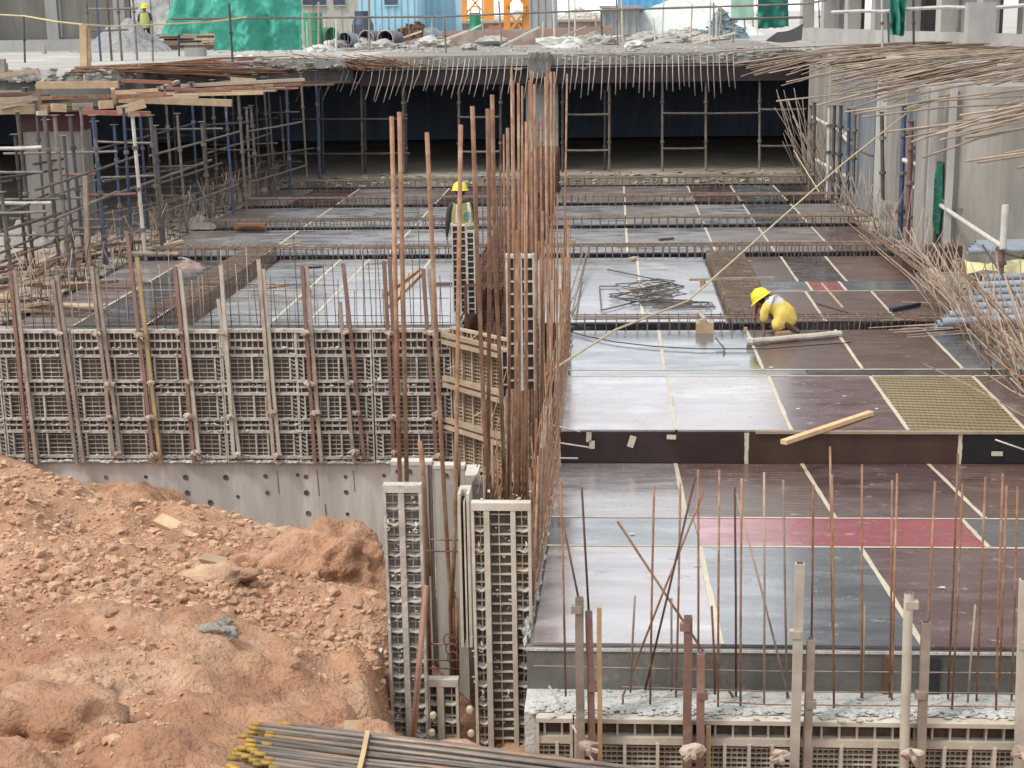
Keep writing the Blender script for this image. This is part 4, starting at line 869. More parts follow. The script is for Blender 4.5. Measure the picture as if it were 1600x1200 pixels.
fan('brown_starter', 'thin brown starter bar along the deck edge under the scaffolding', 'brown starters below the scaffolding', 190, lambda t, r: (-9.2+r.uniform(-.25, .1)+.2*t, 22.2+t*20+r.uniform(-.1, .1), -.1), lambda t, r: (r.uniform(-.25, .35), r.uniform(-.3, .3)), .4, 1.15, [RUSTD, CAGE, STEELG, RUST], .007)
fan('leaning_rod', 'long tan rod leaning far over toward the deck in the thicket', 'long leaning rods of the thicket', 60, lambda t, r: (5.0+r.uniform(-.1, .7), 15.6+t*7+r.uniform(-.1, .1), -.05), lambda t, r: (r.uniform(-1.0, .1), r.uniform(-.2, 1.3)), .7, 1.35, [RUST, RODGREY, RODGREY, STEELG], .009)
# long rods lying on and along that edge
for k in range(10):
    y0 = 16.2+rnd.uniform(0, 3); x0 = 4.9+rnd.uniform(-.15, .25)
    rebar('long_rod', 'long rod lying lengthwise in the thicket along the deck edge', 'rebar', 'long rods along the deck edge', [V3((x0, y0, .06+.03*k)), V3((x0-.02, y0+5, .2+.02*k)), V3((x0+.05, y0+11+rnd.uniform(0, 6), .1))], .010, rnd.choice((RUST, RODGREY, RODGREY)), 5)
for k in range(13):
    v = 494+k*2.6; a = pz(1600, v+8+rnd.uniform(-4, 8), .12); b = pz(1345+rnd.uniform(0, 110), v+rnd.uniform(-3, 8), .04)
    rebar('loose_bar', 'pale thin bar reaching over the deck from the thicket, near the first beam cage', 'rebar', 'pale bars reaching over the deck', [a, (a+b)/2+V3((0, 0, .08)), b], .007, RODGREY, 5)
for (u0, v0, u1, v1, u2, v2) in ((1443,569,1510,600,1600,650),(1538,582,1580,610,1640,640),(1535,600,1580,585,1650,600)):
    rebar('loose_bar', 'pale curved bar sticking over the olive sheet by the step', 'rebar', 'pale bars over the olive sheet', [pz(u0, v0, .1), pz(u1, v1, .16), pz(u2, v2, .1)], .009, RODGREY, 5)
# hanging bars of the far slab
for k in range(60):
    u = rnd.uniform(445, 600); a = py(u, rnd.uniform(84, 104), 43.7); b = py(u+rnd.uniform(20, 90), rnd.uniform(90, 112), 43.3); b.z = min(b.z, 3.3)
    rebar('fringe_bar', 'rusty bar lying bent along the far slab lip near the scaffolding', 'rebar', 'rusty bars along the far slab lip', [a, (a+b)/2, b], .013, RUST if k % 3 else RUSTD, 4)
HANGM = mat('pale_bar', (.46, .41, .36), (.30, .26, .22), 4, .7, rnd=.2)
HB = []
u = 452.0
while u < 1150:
    HB.append(u); u += rnd.uniform(7, 12.5)
for i, u in enumerate(HB):
    yt = 95-(u-452)*.013; L_ = rnd.uniform(46, 68); k = (u-452)/700
    dx = (-22*(1-k)**1.2)*rnd.uniform(.7, 1.15)+rnd.uniform(-1, 1)+(9*max(0, k-.55))
    a = py(u, yt-1, 43.8); b = py(u+dx*.35, yt+L_*.5, 43.55); c = py(u+dx, yt+L_, 43.45)
    rebar('hanging_bar', 'bent-down pale bar hanging from the far slab edge, %s from the scaffolding side' % nth(i), 'rebar', 'bars hanging from the far slab edge', [a, b, c], .014, HANGM, 4)
# ================================================================== SCAFFOLDING
SC_ = {'b': BLUEP, 's': mat('old_scaffold_tube', (.175, .155, .135), (.095, .08, .07), 5, .7, rnd=.45, c3=(.19, .11, .07), c3amt=.42), 'r': mat('red_scaffold_tube', (.24, .10, .09), (.17, .08, .07), 5, .7, rnd=.15),
       'p': mat('whitened_tube', (.58, .56, .51), (.42, .40, .36), 5, .7, rnd=.1), 'd': mat('dark_scaffold_tube', (.075, .07, .07), (.045, .045, .05), 5, .7, rnd=.3)}
SN = {'b': 'blue', 's': 'brownish grey', 'r': 'red-brown', 'p': 'whitened', 'd': 'dark'}
def post(p0, p1, label, k='s', group=None, r=.026, collars=2, plate=True):
    t = thing('scaffold_post', label, 'scaffold post', p0, group); p0 = V3(p0); p1 = V3(p1)
    m = MB(); m.tube([p0, p1], r, 8); m.build('tube', SC_[k], t)
    for c in range(collars):
        q = p0+(p1-p0)*((c+.75)/(collars+.5)); d = (p1-p0).normalized(); m = MB(); m.tube([q-d*.035, q-d*.03, q+d*.03, q+d*.035], [r*1.1, r*1.75, r*1.75, r*1.1], 8); m.build('collar', SC_['s' if k != 'd' else 'd'], t)
    if plate: m = MB(); m.box(p1, (.14, .14, .012)); m.build('head_plate', SC_['s'], t)
    return t
def ledger(p0, p1, label, k='s', group=None, r=.022):
    m = MB(); p0, p1 = V3(p0), V3(p1); m.tube([p0, (p0+p1)/2+V3((0, 0, -.01)), p1], r, 8); return tag(m.build('scaffold_tube', SC_[k], loc=p0), label, 'scaffold tube', group)
rnd = random.Random(41)
# far row under the slab edge
FP_ = [(457,'s',1),(505,'s',1),(511,'b',0),(572,'s',1),(577,'d',0),(637,'s',1),(641,'s',0),(717,'s',1),(782,'s',1),(879,'s',1),(945,'d',0),(952,'s',1),(1035,'s',1),(1103,'s',1),(1187,'s',1)]
for i, (u, k, h) in enumerate(FP_):
    a = py(u-6 if u < 700 else u, 262, 44.3+.5*(1-h)); b = py(u-8 if u < 700 else u, 112 if h else 140, 44.3+.5*(1-h)); a.z = -.03
    post(a, b, '%s prop under the far slab edge, %s from the scaffolding side' % (SN[k], nth(i)), k, 'props under the far slab', r=.036)
FL = [(455,640,130),(520,790,129),(700,885,124),(890,1035,121),(1000,1290,118),(455,637,186),(455,640,240),(715,780,183),(717,780,237),(886,952,179),(886,952,235),(1035,1187,177),(1035,1103,232),(1187,1260,171),(1187,1240,228)]
for i, (u0, u1, v) in enumerate(FL):
    ledger(py(u0, v, 44.2), py(u1, v-.5, 44.2), 'level scaffold tube %s, %s across the dark opening' % (('high under the slab edge' if v < 140 else 'at mid height' if v < 200 else 'near the floor'), nth(i % 5 if i < 5 else (i-5) % 10)), 's' if v > 140 or i == 3 else 's', 'level tubes across the dark opening', r=.03)
t = thing('concrete_pillar', 'grey concrete pillar in the dark opening behind the rusty wall bars', 'pillar', py(848, 262, 44.9)); a = py(822, 200, 44.9); b = py(872, 200, 44.9)
m = MB(); m.box(((a.x+b.x)/2, 45.2, 1.5), (b.x-a.x, .6, 3.0)); m.build('shaft', CONC, t)
for z in (1.15, 2.2): m = MB(); m.box(((a.x+b.x)/2, 45.2, z), (b.x-a.x+.02, .62, .015)); m.build('cast_joint', CONCD, t)
t = thing('pillar_stub', 'dark stub of old concrete with bent bars above the far pillar', 'pillar stub', (py(845, 100, 43.7).x, 43.7, 2.6)); p = py(843, 102, 43.75)
m = MB(); m.box(p, (.62, .3, .7)); m.build('stub', CONCD, t)
for q in range(4):
    p = py(826+q*9, 92, 43.55); m = MB(); m.tube([p, p+V3((.08, -.05, .2))], .018, 5); m.build('bar_end', RODGREY, t)
# left: forest of posts and ledgers beside and under the near slab
LP = []
n = 0
tops = lambda x, y: 3.0
for r_, (X, k) in enumerate(((-9.45, 's'), (-10.5, 's'), (-11.9, 'd'), (-13.6, 'd'))):
    for j in range(13 if r_ < 2 else 10):
        Y = 24.6+j*1.5+(.5 if r_ % 2 else 0)+rnd.uniform(-.12, .12); x = X+max(0, (Y-29)*.10)+rnd.uniform(-.1, .1); kk = rnd.choice((k, k, 'd', 'b')) if r_ < 2 else 'd'
        if r_ == 0 and j == 0: continue
        rowl = ('row nearest the deck', 'second row in', 'third row in', 'innermost row')[r_]
        post((x, Y, -.03), (x+rnd.uniform(-.05, .05), Y, 3.0 if x < -11.5+max(0, (Y-29)*.33) or r_ > 1 else 2.35+.15*(j % 4)), '%s post under the near slab, %s, %s from the front' % (SN[kk], rowl, nth(j)), kk, 'scaffold posts beside the decks', r=.030)
for i, (r_, X, z, k) in enumerate(((0,-9.4,.55,'s'),(0,-9.4,1.15,'s'),(0,-9.4,1.75,'s'),(1,-10.4,.6,'s'),(1,-10.4,1.25,'s'),(1,-10.4,1.9,'d'),(2,-11.8,.8,'d'),(2,-11.8,1.6,'d'),(3,-13.5,1.2,'d'))):
    for j in range(3):
        Y0 = 24.5+j*5.9; ledger((X+max(0, (Y0-29)*.1), Y0, z+.03*j), (X+max(0, (Y0-23)*.1)+rnd.uniform(-.15, .15), Y0+rnd.uniform(3.5, 6.3), z+rnd.uniform(-.22, .25)), 'lengthwise scaffold tube beside the decks, level %s, run %s, %s line' % (nth(i % 3), nth(j), ('outer', 'second', 'third', 'inner')[r_]), k, 'lengthwise tubes beside the decks', r=.024)
for j in range(9):
    for q, z in enumerate((.7, 1.35, 2.0)):
        if (j+q) % 3 == 0: continue
        Y = 24.9+j*1.95; X = -9.4+max(0, (Y-29)*.1)
        ledger((X, Y, z), (X-1.25-(j % 3)*.5, Y+.1, z+rnd.uniform(-.05, .05)), 'crosswise scaffold tube, %s bay from the front, level %s' % (nth(j), nth(q)), 's' if j < 6 else 'd', 'crosswise tubes beside the decks', r=.022)
for i, (u0, v0, u1, v1, Y0, Y1, k) in enumerate(((0,362,140,318,25.5,30,'s'),(0,410,135,358,25.3,30,'s'),(0,317,80,317,26.5,26.5,'p'),(138,318,330,250,30,35,'s'),(165,350,450,255,29,41,'s'),(0,232,65,230,26.5,26.5,'p'),(95,273,150,272,27.5,27.5,'r'),(110,358,168,354,27.5,27.5,'s'),(138,305,213,303,29,29,'r'))):
    ledger(py(u0, v0, Y0), py(u1, v1, Y1), '%s tube of the scaffolding by the concrete column, %s from the frame edge' % (SN[k], nth(i)), k, 'tubes by the concrete column', r=.032)
for i, (u, v0, v1, Y, k) in enumerate(((148,180,312,27.5,'b'),(210,182,330,28.5,'p'),(238,180,345,29,'s'),(30,175,370,27,'s'),(72,180,350,27,'s'),(88,180,420,26.8,'s'),(5,300,420,25.5,'s'),(112,180,400,28,'d'),(318,190,300,33,'s'),(395,165,290,38,'s'),(440,150,270,42,'s'),(375,145,280,36,'s'))):
    a = py(u+14, v1, Y); a.z = max(-.03, a.z if v1 < 340 else -.03); b = py(u-3, v0, Y)
    a = V3((b.x+.05, Y, -.03)); post(a, b, '%s scaffold post in front of the column, %s from the frame edge' % (SN[k], nth(i)), k, 'posts by the concrete column', r=.036, collars=3)
m = MB(); a, b = py(133, 275, 26.2), py(138, 425, 26.2); m.bar(b, a, .07); tag(m.build('timber_post', TIMBERG, loc=b), 'single upright timber post before the scaffolding, near the concrete column', 'post')
# column at the left
t = thing('concrete_column', 'rounded grey concrete column wrapped by scaffolding near the frame edge', 'column', (-12, 31.6, 0)); a, b = py(38, 300, 31.6), py(130, 300, 31.6); CH = py(80, 205, 31.6).z
w = b.x-a.x; cx = (a.x+b.x)/2
def rrect(w, d, r, n=6):
    out = []
    for sx, sy, a0 in ((1, 1, 0), (-1, 1, 90), (-1, -1, 180), (1, -1, 270)):
        for k in range(n+1): an = R(a0+90*k/n); out.append((sx*(w/2-r)+math.cos(an)*r, sy*(d/2-r)+math.sin(an)*r))
    return out
m = MB(); P = [(cx+x, 32.1+y) for x, y in rrect(w, 1.0, .25)]; poly_slab(m, P, -.03, CH); m.build('shaft', CONCW, t)
m = MB(); P = [(cx+x, 32.1+y) for x, y in rrect(w+.06, 1.06, .05)]; poly_slab(m, P, CH, 2.6); m.build('column_head', mat('maroon_board', (.09, .02, .022), (.06, .018, .02), 4, .6, rnd=0), t)
# rubble and planks on the floor under the scaffolding
m = MB()
for k in range(500):
    y = rnd.uniform(22.3, 43); x = -9.15-abs(rnd.gauss(0, 1.1)); m.blob((x, y, 0), rnd.uniform(.03, .12), seed=k, rough=.6, sc=(1.5, 1, .5))
for k in range(300):
    y = rnd.uniform(22, 42); x = 5.25+abs(rnd.gauss(0, .9)); m.blob((x, y, -.01), rnd.uniform(.02, .09), seed=k, rough=.6, sc=(1.4, 1, .5))
for k in range(260):
    x = rnd.uniform(-9, 5); m.blob((x, rnd.uniform(41, 44.2), -.01), rnd.uniform(.02, .08), seed=k, rough=.6, sc=(1.6, 1, .5))
tag(m.build('floor_rubble', MUD), kind='stuff', label='mud and rubble along the feet of the scaffolding and the deck edges')
def heap(name, label, c, sx, sy, h, m_, seed=0, n=26, rough=.25, cat='heap', lumps=0, lr=.05, kind=None):
    mb = MB(); c = V3(c)
    def f(u, v):
        a = (u*2-1); b = (v*2-1); d = math.sqrt(a*a+b*b); hh = max(0, 1-d)**.9*h*(1+rough*noise.noise(V3((a*2.3+seed, b*2.3, seed)))*2)+h*rough*.35*noise.noise(V3((a*8+seed, b*8, seed)))*(1 if d < .95 else 0)
        return c+V3((a*sx, b*sy, max(hh, -.02)-.01))
    mb.grid(f, n, n); R_ = random.Random(seed)
    for k in range(lumps):
        u, v = R_.uniform(.12, .88), R_.uniform(.05, .8); p = f(u, v)
        if p.z > c.z+.02: mb.blob(p, R_.uniform(.4, 1)*lr, seed=k, rough=.6, sc=(1.4, 1, .7))
    return tag(mb.build(name, m_, loc=tuple(c), smooth=not lumps), label, cat, kind=kind)
for i, (u, v, r) in enumerate(((28,378,.45),(55,382,.3),(105,405,.3),(310,355,.3))):
    p = pz(u, v, 0); heap('cement_heap', 'small grey heap at the foot of the scaffolding, %s from the frame edge' % nth(i), p, r*1.4, r, r*1.0, CONCW, seed=i)
for k in range(42):
    y = rnd.uniform(22.5, 30); x = -9.1-rnd.uniform(0, 2.4); a = rnd.uniform(-.6, .6) if k % 3 else rnd.uniform(1, 2); L = rnd.uniform(.5, 1.6)
    m = MB(); q = V3((x, y, rnd.uniform(.02, .2))); m.bar(q, q+V3((math.cos(a)*L, math.sin(a)*L, rnd.uniform(-.02, .12))), rnd.choice((.05, .1, .14)), .04); tag(m.build('loose_timber', rnd.choice((TIMBERG, TIMBER, TIMBERG, RUSTD)), loc=q), 'loose board in the tangle of timber on the muddy floor beside the decks', 'board', 'loose boards beside the decks')
SOFF = [(-19, 31.2), (-13.5, 30.9), (-10.9, 31.2), (-10.3, 36), (-8.3, 42.5), (-7.4, 43.6), (-7.4, 44.5), (-19, 44.5)]
sf = MB(); poly_slab(sf, SOFF, 2.62, 2.68); struct(sf, 'formwork_deck', mat('dusty_deck_boards', (.17, .14, .11), (.10, .085, .07), 2, .9, rnd=0, c3=(.26, .23, .19), c3amt=.4))
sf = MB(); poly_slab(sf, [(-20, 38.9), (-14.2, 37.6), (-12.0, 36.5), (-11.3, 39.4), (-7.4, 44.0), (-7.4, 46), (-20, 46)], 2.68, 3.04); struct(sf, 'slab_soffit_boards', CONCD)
for k in range(46):
    t_ = rnd.random(); X_ = -15.5+t_*6.6; Y_ = 31.3+max(0, (t_-.65))*22+rnd.uniform(0, 2.2); L_ = rnd.uniform(.9, 2.8); a_ = rnd.gauss(0, .18) if k % 5 else rnd.uniform(1, 2)
    q = V3((X_, Y_, 2.72+rnd.uniform(0, .22))); mb = MB(); mb.bar(q, q+V3((math.cos(a_)*L_, math.sin(a_)*L_+.3*t_, rnd.uniform(-.03, .08))), rnd.choice((.06, .09, .14)), rnd.choice((.04, .07)))
    tag(mb.build('loose_timber', rnd.choice((TIMBERG, TIMBERG, TIMBER, RUSTD, RUST)), loc=q), 'loose timber strewn over the form deck below the near slab edge', 'timber', 'timbers strewn on the form deck')
m = MB()
for k in range(420):
    P_ = edge[rnd.randrange(len(edge))]; m.blob((P_[0]+rnd.uniform(-.3, .2), P_[1]+rnd.uniform(-.1, .15), GZ-rnd.uniform(-.02, .3)), rnd.uniform(.03, .10), seed=k, rough=.6, sc=(1.6, 1, .6))
tag(m.build('edge_rubble', CONCW), kind='stuff', label='broken concrete crumbs along the rough edge of the near slab')
# planks, timbers and rods on top of the near slab edge
PK = [((52,165),(185,132),26,.16,TIMBER,'tan plank edge of the open box on the near slab corner'),]
TB2 = [(58,133,185,132,26.0,.12,'t'),(58,133,62,162,26,.1,'t'),(176,138,179,160,26,.08,'t'),(0,172,75,171,25.6,.14,'t'),(80,168,103,169,25.7,.13,'t'),(113,167,145,166,25.8,.11,'g'),(155,164,176,163,25.8,.13,'t'),(183,173,227,162,25.5,.13,'t'),(125,175,235,178,25.7,.08,'r'),(0,160,60,152,25.5,.09,'g'),(0,168,50,157,25.5,.06,'g'),
       (180,149,310,152,27.5,.08,'g'),(186,155,362,161,27.5,.12,'t'),(190,157,300,158,27.6,.06,'g'),(58,177,72,176,25.5,.07,'p'),(200,177,217,179,25.5,.07,'t'),(190,126,268,129,28,.06,'r'),(0,118,60,110,27,.08,'g'),(245,137,360,143,29,.05,'r'),(360,125,400,127,31,.1,'g'),(355,140,470,131,32,.05,'r'),(365,138,450,135,33,.09,'g'),(0,122,55,113,27,.04,'g')]
TM = {'t': TIMBER, 'g': TIMBERG, 'r': mat('red_board', (.28, .11, .07), (.22, .09, .06), 6, .7, rnd=.1), 'p': mat('bleached_timber', (.62, .54, .42), (.5, .42, .32), 6, .7, rnd=.1)}
for i, (u0, v0, u1, v1, Y, w, k) in enumerate(TB2):
    Y *= 1.2; w *= 1.2
    a, b = py(u0, v0, Y), py(u1, v1, Y+.15); m = MB(); m.bar(a, b, .14, w, up=(0, 0, 1)) if abs(a.x-b.x) > .2 else m.bar(a, b, .08, .08)
    tag(m.build('loose_timber', TM[k], loc=a), '%s timber lying on the near slab edge, %s in the stack from the frame edge' % ({'t': 'tan', 'g': 'grey', 'r': 'reddish', 'p': 'bleached'}[k], nth(i)), 'timber', 'timbers on the near slab edge')
m = MB(); a = py(58, 140, 31.6); m.box(py(118, 150, 31.9), (1.5, .3, .36)); tag(m.build('box_form', CONCD, loc=a), 'dark open box form lying at the near slab corner under a tan timber', 'box form')
for k in range(150):
    t_ = rnd.random(); x0 = 105+t_*250; v0 = 106+rnd.uniform(-3, 19)*(.4+t_)-t_*9; x1 = x0+rnd.uniform(120, 230); v1 = v0+rnd.uniform(-6, 10)-8*(t_ > .6)
    Y = 35.5+t_*7; a, b = py(x0, v0, Y), py(min(x1, 560), v1, Y+2.5)
    rebar('rusty_rod', 'rusty rod lying over the edge of the near slab', 'rebar', 'rusty rods on the near slab edge', [a, (a+b)/2+V3((0, 0, .04)), b], .013, RUST if k % 4 else TM['r'], 4)
# ================================================================== SIDE SLAB RODS, WALLS AND COLUMN ON THE OTHER SIDE
for k in range(285):
    t_ = k/284.; Yb = 44.5-18.5*t_**.85+rnd.uniform(-.5, .5); xb = 6.4+(44-Yb)*.16+rnd.uniform(0, 2.5)+(2.6*rnd.random() if k % 2 else 0); L = rnd.uniform(2.2, 4.4)*(1 if t_ < .75 else .95)
    dy = -(1.0+2.6*rnd.random())*(1-.6*t_)*(1 if rnd.random() < .85 else -.6); zt = 3.33+rnd.uniform(0, .16); dr = rnd.uniform(.10, .75)+.25*t_
    a = V3((xb+L*.4+.4, Yb-dy*.35, zt+.02)); b = V3((xb, Yb, zt)); c = V3((xb-L*.55, Yb+dy*.5, zt-dr*.35)); d = V3((xb-L, Yb+dy*.95, zt-dr))
    zl = ('by the far corner', 'above the blue-grey sheets', 'above the huge column')[min(2, int(t_*3))]; rebar('slab_rod', 'grey-brown rod of the side slab tangle %s, %s' % (zl, 'drooping low' if dr > .5 else 'held high'), 'rebar', 'rods of the tangle %s, %s' % (zl, 'drooping' if dr > .5 else 'high'), [a, b, c, d], rnd.choice((.012, .014, .016)), RODGREY if rnd.random() < .86 else RUSTD, 4)
RS = [(1500,180,1785,150,22.5),(1416,205,1640,175,22.8),(1384,206,1640,186,22.6),(1415,215,1700,170,22.4),(1446,214,1680,165,22.2),(1424,222,1640,160,22.2),(1468,219,1700,175,22),(1492,210,1700,168,22),(1508,216,1720,190,21.8),(1442,246,1620,196,21.9),(1520,208,1700,160,22.3),(1570,240,1700,228,21),(1508,252,1700,237,19.5),(1528,254,1700,240,19.4),(1555,175,1700,145,22.8),(1590,262,1720,250,19),(1312,160,1560,120,26),(1320,175,1600,150,25.5),(1348,183,1600,162,25.2),(1336,178,1600,140,25.4),(1380,158,1620,120,26.2),(1275,165,1480,120,28.5),(1213,158,1500,135,31)]
for i, (u0, v0, u1, v1, Y) in enumerate(RS):
    a, b = py(u0, v0, Y), py(u1, v1, Y+.6); rebar('pale_rod', 'long pale rod jutting free below the rod tangle, %s one' % nth(i), 'rebar', 'long pale rods below the tangle', [a, (a+b)/2+V3((0, 0, .05)), b], .017, RODGREY, 6)
for k in range(75):
    u0 = rnd.uniform(1290, 1500); v0 = 84+rnd.uniform(0, 60)+(u0-1290)*.05; L_ = rnd.uniform(170, 330); Y_ = 40-(v0-84)*.17; a = py(u0, v0, Y_); b = py(u0+L_, v0-rnd.uniform(-8, 26), Y_+1.2)
    if b.z < 3.32: b.z = 3.34+rnd.uniform(0, .1)
    rebar('long_rod', 'long grey-brown rod stretched over the side slab tangle toward the frame edge', 'rebar', 'long rods over the tangle', [a, (a+b)/2+V3((0, 0, .04)), b], .016, RODGREY if k % 5 else RUSTD, 4)
# column
t = thing('concrete_column', 'huge grey concrete column at the frame edge beside the pipes', 'column', (8, 28, 0)); a, b = py(1478, 350, 27.8), py(1700, 350, 27.8)
m = MB(); P = [((a.x+b.x)/2+x, 28.6+y) for x, y in rrect(b.x-a.x, 2.2, .95, 12)]; poly_slab(m, P, -.03, 3.05); m.build('shaft', CONCW, t)
c = py(1440, 350, 28.0)
m = MB(); m.box(((c.x+a.x)/2+.1, 28.9, 1.5), (a.x-c.x, .9, 3.0)); m.build('side_fin', CONCW, t)
for u in (1456, 1484): p = py(u, 300, 27.75); m = MB(); m.box((p.x+(.04 if u < 1460 else 0), 28.1 if u < 1460 else 27.82, 1.5), (.11, .1, 3.06)); m.build('corner_strip', CONC, t)
m = MB(); m.bar(py(1492, 327, 27.78), py(1700, 322, 27.78), .02, .012, up=(0, 1, 0)); m.build('cast_joint', CONCD, t)
for u, v in ((1521,333),(1592,331),(1525,273),(1595,270)):
    p = py(u, v, 27.78); m = MB(); m.lathe(p, [(.05, -.006), (.035, .0), (.001, .0)], 12, 'Y'); m.build('tie_hole', CONCD, t)
# recessed wall of blue-grey sheets and pale wall strips beside it
def wallstrip(u0, u1, Y0, Y1, m_, label, z1=3.0, name='wall_panel'):
    a, b = py(u0, 300, Y0), py(u1, 300, Y1); mb = MB(); mb.bar((a.x, Y0, z1/2), (b.x, Y1, z1/2), .1, z1); tag(mb.build(name, m_, loc=(a.x, Y0, 0)), label, 'wall panel', 'wall strips under the side slab')
SHEETM = mat('blue_grey_sheet', (.155, .17, .185), (.225, .235, .245), 3, .55, rnd=.15, stretch=(6, 6, .6), c3=(.30, .31, .315), c3amt=.4)
for i, (u0, u1, Y0, Y1, m_, l) in enumerate(((1262,1290,42,39.5,CONCW,'pale wall strip at the dark opening\'s corner'),(1291,1312,39.3,37.6,CONCW,'second pale wall strip near the dark opening'),(1313,1330,37.5,36.5,SHEETM,'narrow blue-grey wall sheet behind the blue posts'),(1331,1366,36.4,34,SHEETM,'wide blue-grey wall sheet behind the leaning bars'),(1368,1384,33.8,33,CONC,'white-edged wall strip beside the blue-grey sheets'),(1385,1416,33,31,CONCW,'plain pale wall between brown post and blue post'),(1417,1445,30.8,29.5,SHEETM,'blue-grey sheet in the recess by the huge column'))):
    wallstrip(u0, u1, Y0, Y1, m_, l)
for i, (u, v1, Y, k, v0) in enumerate(((1269,275,39.5,'s',165),(1275,300,38.5,'s',160),(1298,290,37.5,'p',165),(1306,300,37,'d',165),(1316,318,36.5,'d',165),(1329,310,36,'b',170),(1338,330,35.5,'s',170),(1380,362,31.5,'s',175),(1415,385,30.5,'b',165),(1426,402,30,'r',190),(1450,330,29.6,'d',170))):
    b = py(u-2, v0, Y); a = V3((b.x+(.12 if u == 1380 else .02), Y, -.03)); post(a, b, '%s prop under the side slab, %s from the dark opening' % (SN[k], nth(i)), k, 'props under the side slab', r=.04 if u < 1400 else .05, collars=3)
for i, (u0, v0, u1, v1, Y0, Y1, k) in enumerate(((1270,183,1330,213,39.4,36,'p'),(1318,212,1330,225,36.5,36,'p'),(1270,247,1340,285,39.4,36,'p'),(1340,232,1366,243,35.8,34,'s'),(1412,250,1452,262,30.4,29.5,'p'),(1418,236,1450,256,30.4,29.6,'s'),(1428,292,1570,388,30,24.6,'p'),(1428,362,1600,480,30,22.5,'s'),(1558,388,1600,402,24.6,24,'s'))):
    ledger(py(u0, v0, Y0), py(u1, v1, Y1), '%s scaffold tube on the side wall, %s from the dark opening' % (SN[k], nth(i)), k, 'scaffold tubes on the side wall', r=.045 if Y0 > 30.2 else .04)
m = MB(); b = py(1571, 320, 24.5); a = py(1567, 390, 24.5); m.tube([a, b], .055, 10, cap=False); m.tube([a, b], .048, 10); tag(m.build('pipe_post', SC_['p'], loc=a), 'pale upright pipe before the huge column where the slanting tubes meet', 'post')
a = py(1566, 390, 24.45); post(V3((a.x, 24.45, -.03)), a, 'short maroon prop below the pale upright pipe', 'r', None, r=.045)
# pvc pipes
PVC = mat('grey_blue_pipe', (.33, .37, .42), (.27, .30, .345), 4, .4, rnd=.12, bump=.05)
def pipe(p0, p1, r, m_, label, group=None, name='plastic_pipe', cat='pipe'):
    mb = MB(); p0, p1 = V3(p0), V3(p1); d = (p1-p0).normalized()
    mb.tube([p0, p1], r, 14, cap=False); mb.tube([p1, p0], r*.88, 14, cap=False)
    x = d.orthogonal().normalized(); y = d.cross(x); b = len(mb.v)
    for c in (p0, p1):
        b = len(mb.v)
        for k in range(14):
            a = k*2*math.pi/14; q = x*math.cos(a)+y*math.sin(a); mb.v += [tuple(c+q*r), tuple(c+q*r*.88)]
        for k in range(14): i = b+2*k; j = b+2*((k+1) % 14); mb.f.append((i, j, j+1, i+1))
    mb.tube([p0+d*.04, p0+d*.045], r*.87, 14)
    return tag(mb.build(name, m_, loc=p0, smooth=False), label, cat, group)
k = 0
for row in range(7):
    for q in range(3):
        v = 428+row*11.5+q*3.2; u0 = 1545-row*13-q*4+rnd.uniform(-4, 4); Y = 24.9-row*.62; z = .07+.1*(2-q)
        a = pz(u0, v+6, z); pipe(a, a+V3((3.6, .75+rnd.uniform(-.05, .05), 0)), .055, PVC, 'grey-blue plastic pipe in the stack by the thicket, row %s, %s layer' % (nth(row), ('top', 'middle', 'bottom')[q]), 'grey-blue pipes stacked on the floor'); k += 1
for q in range(4):
    a = pz(1512+4*q, 392-q*4, .38); pipe(a, a+V3((3.4, .35, 0)), .055, PVC, 'grey-blue pipe on the upper bundle wrapped in netting, %s one' % nth(q), 'pipes of the upper bundle')
YB = mat('pale_yellow_sheet', (.62, .58, .30), (.52, .48, .24), 5, .7, rnd=.05, bump=.8, bscale=9)
m = MB(); a = pz(1505, 425, .28)
def f(u, v): return a+V3((u*3.4, .15*u+.45*(v-.5), .06*math.sin(u*17+v*5)+.14*math.cos((v-.5)*3)+.05*noise.noise(V3((u*12, v*5, 1)))))
m.grid(f, 50, 10); tag(m.build('plastic_sheeting', YB, loc=a, smooth=True), 'crumpled pale yellow sheeting between two stacks of grey-blue pipes', 'sheeting')
for q in range(2):
    a = py(1448+q*2, 252, 29.2); pipe(a, a+V3((.12, .05, -.75)), .11, PVC, 'dark grey pipe leaning upright beside the huge column, %s' % nth(q), 'pipes leaning by the huge column')
for q, (u, v) in enumerate(((1458,285),(1462,298),(1468,318),(1460,340))):
    a = py(u, v, 28.2); pipe(a, a+V3((.5, 1.2, .05)), .09, PVC if q != 2 else SC_['p'], 'pipe end poking out between green sheet and huge column, %s from above' % nth(q), 'pipe ends beside the huge column')
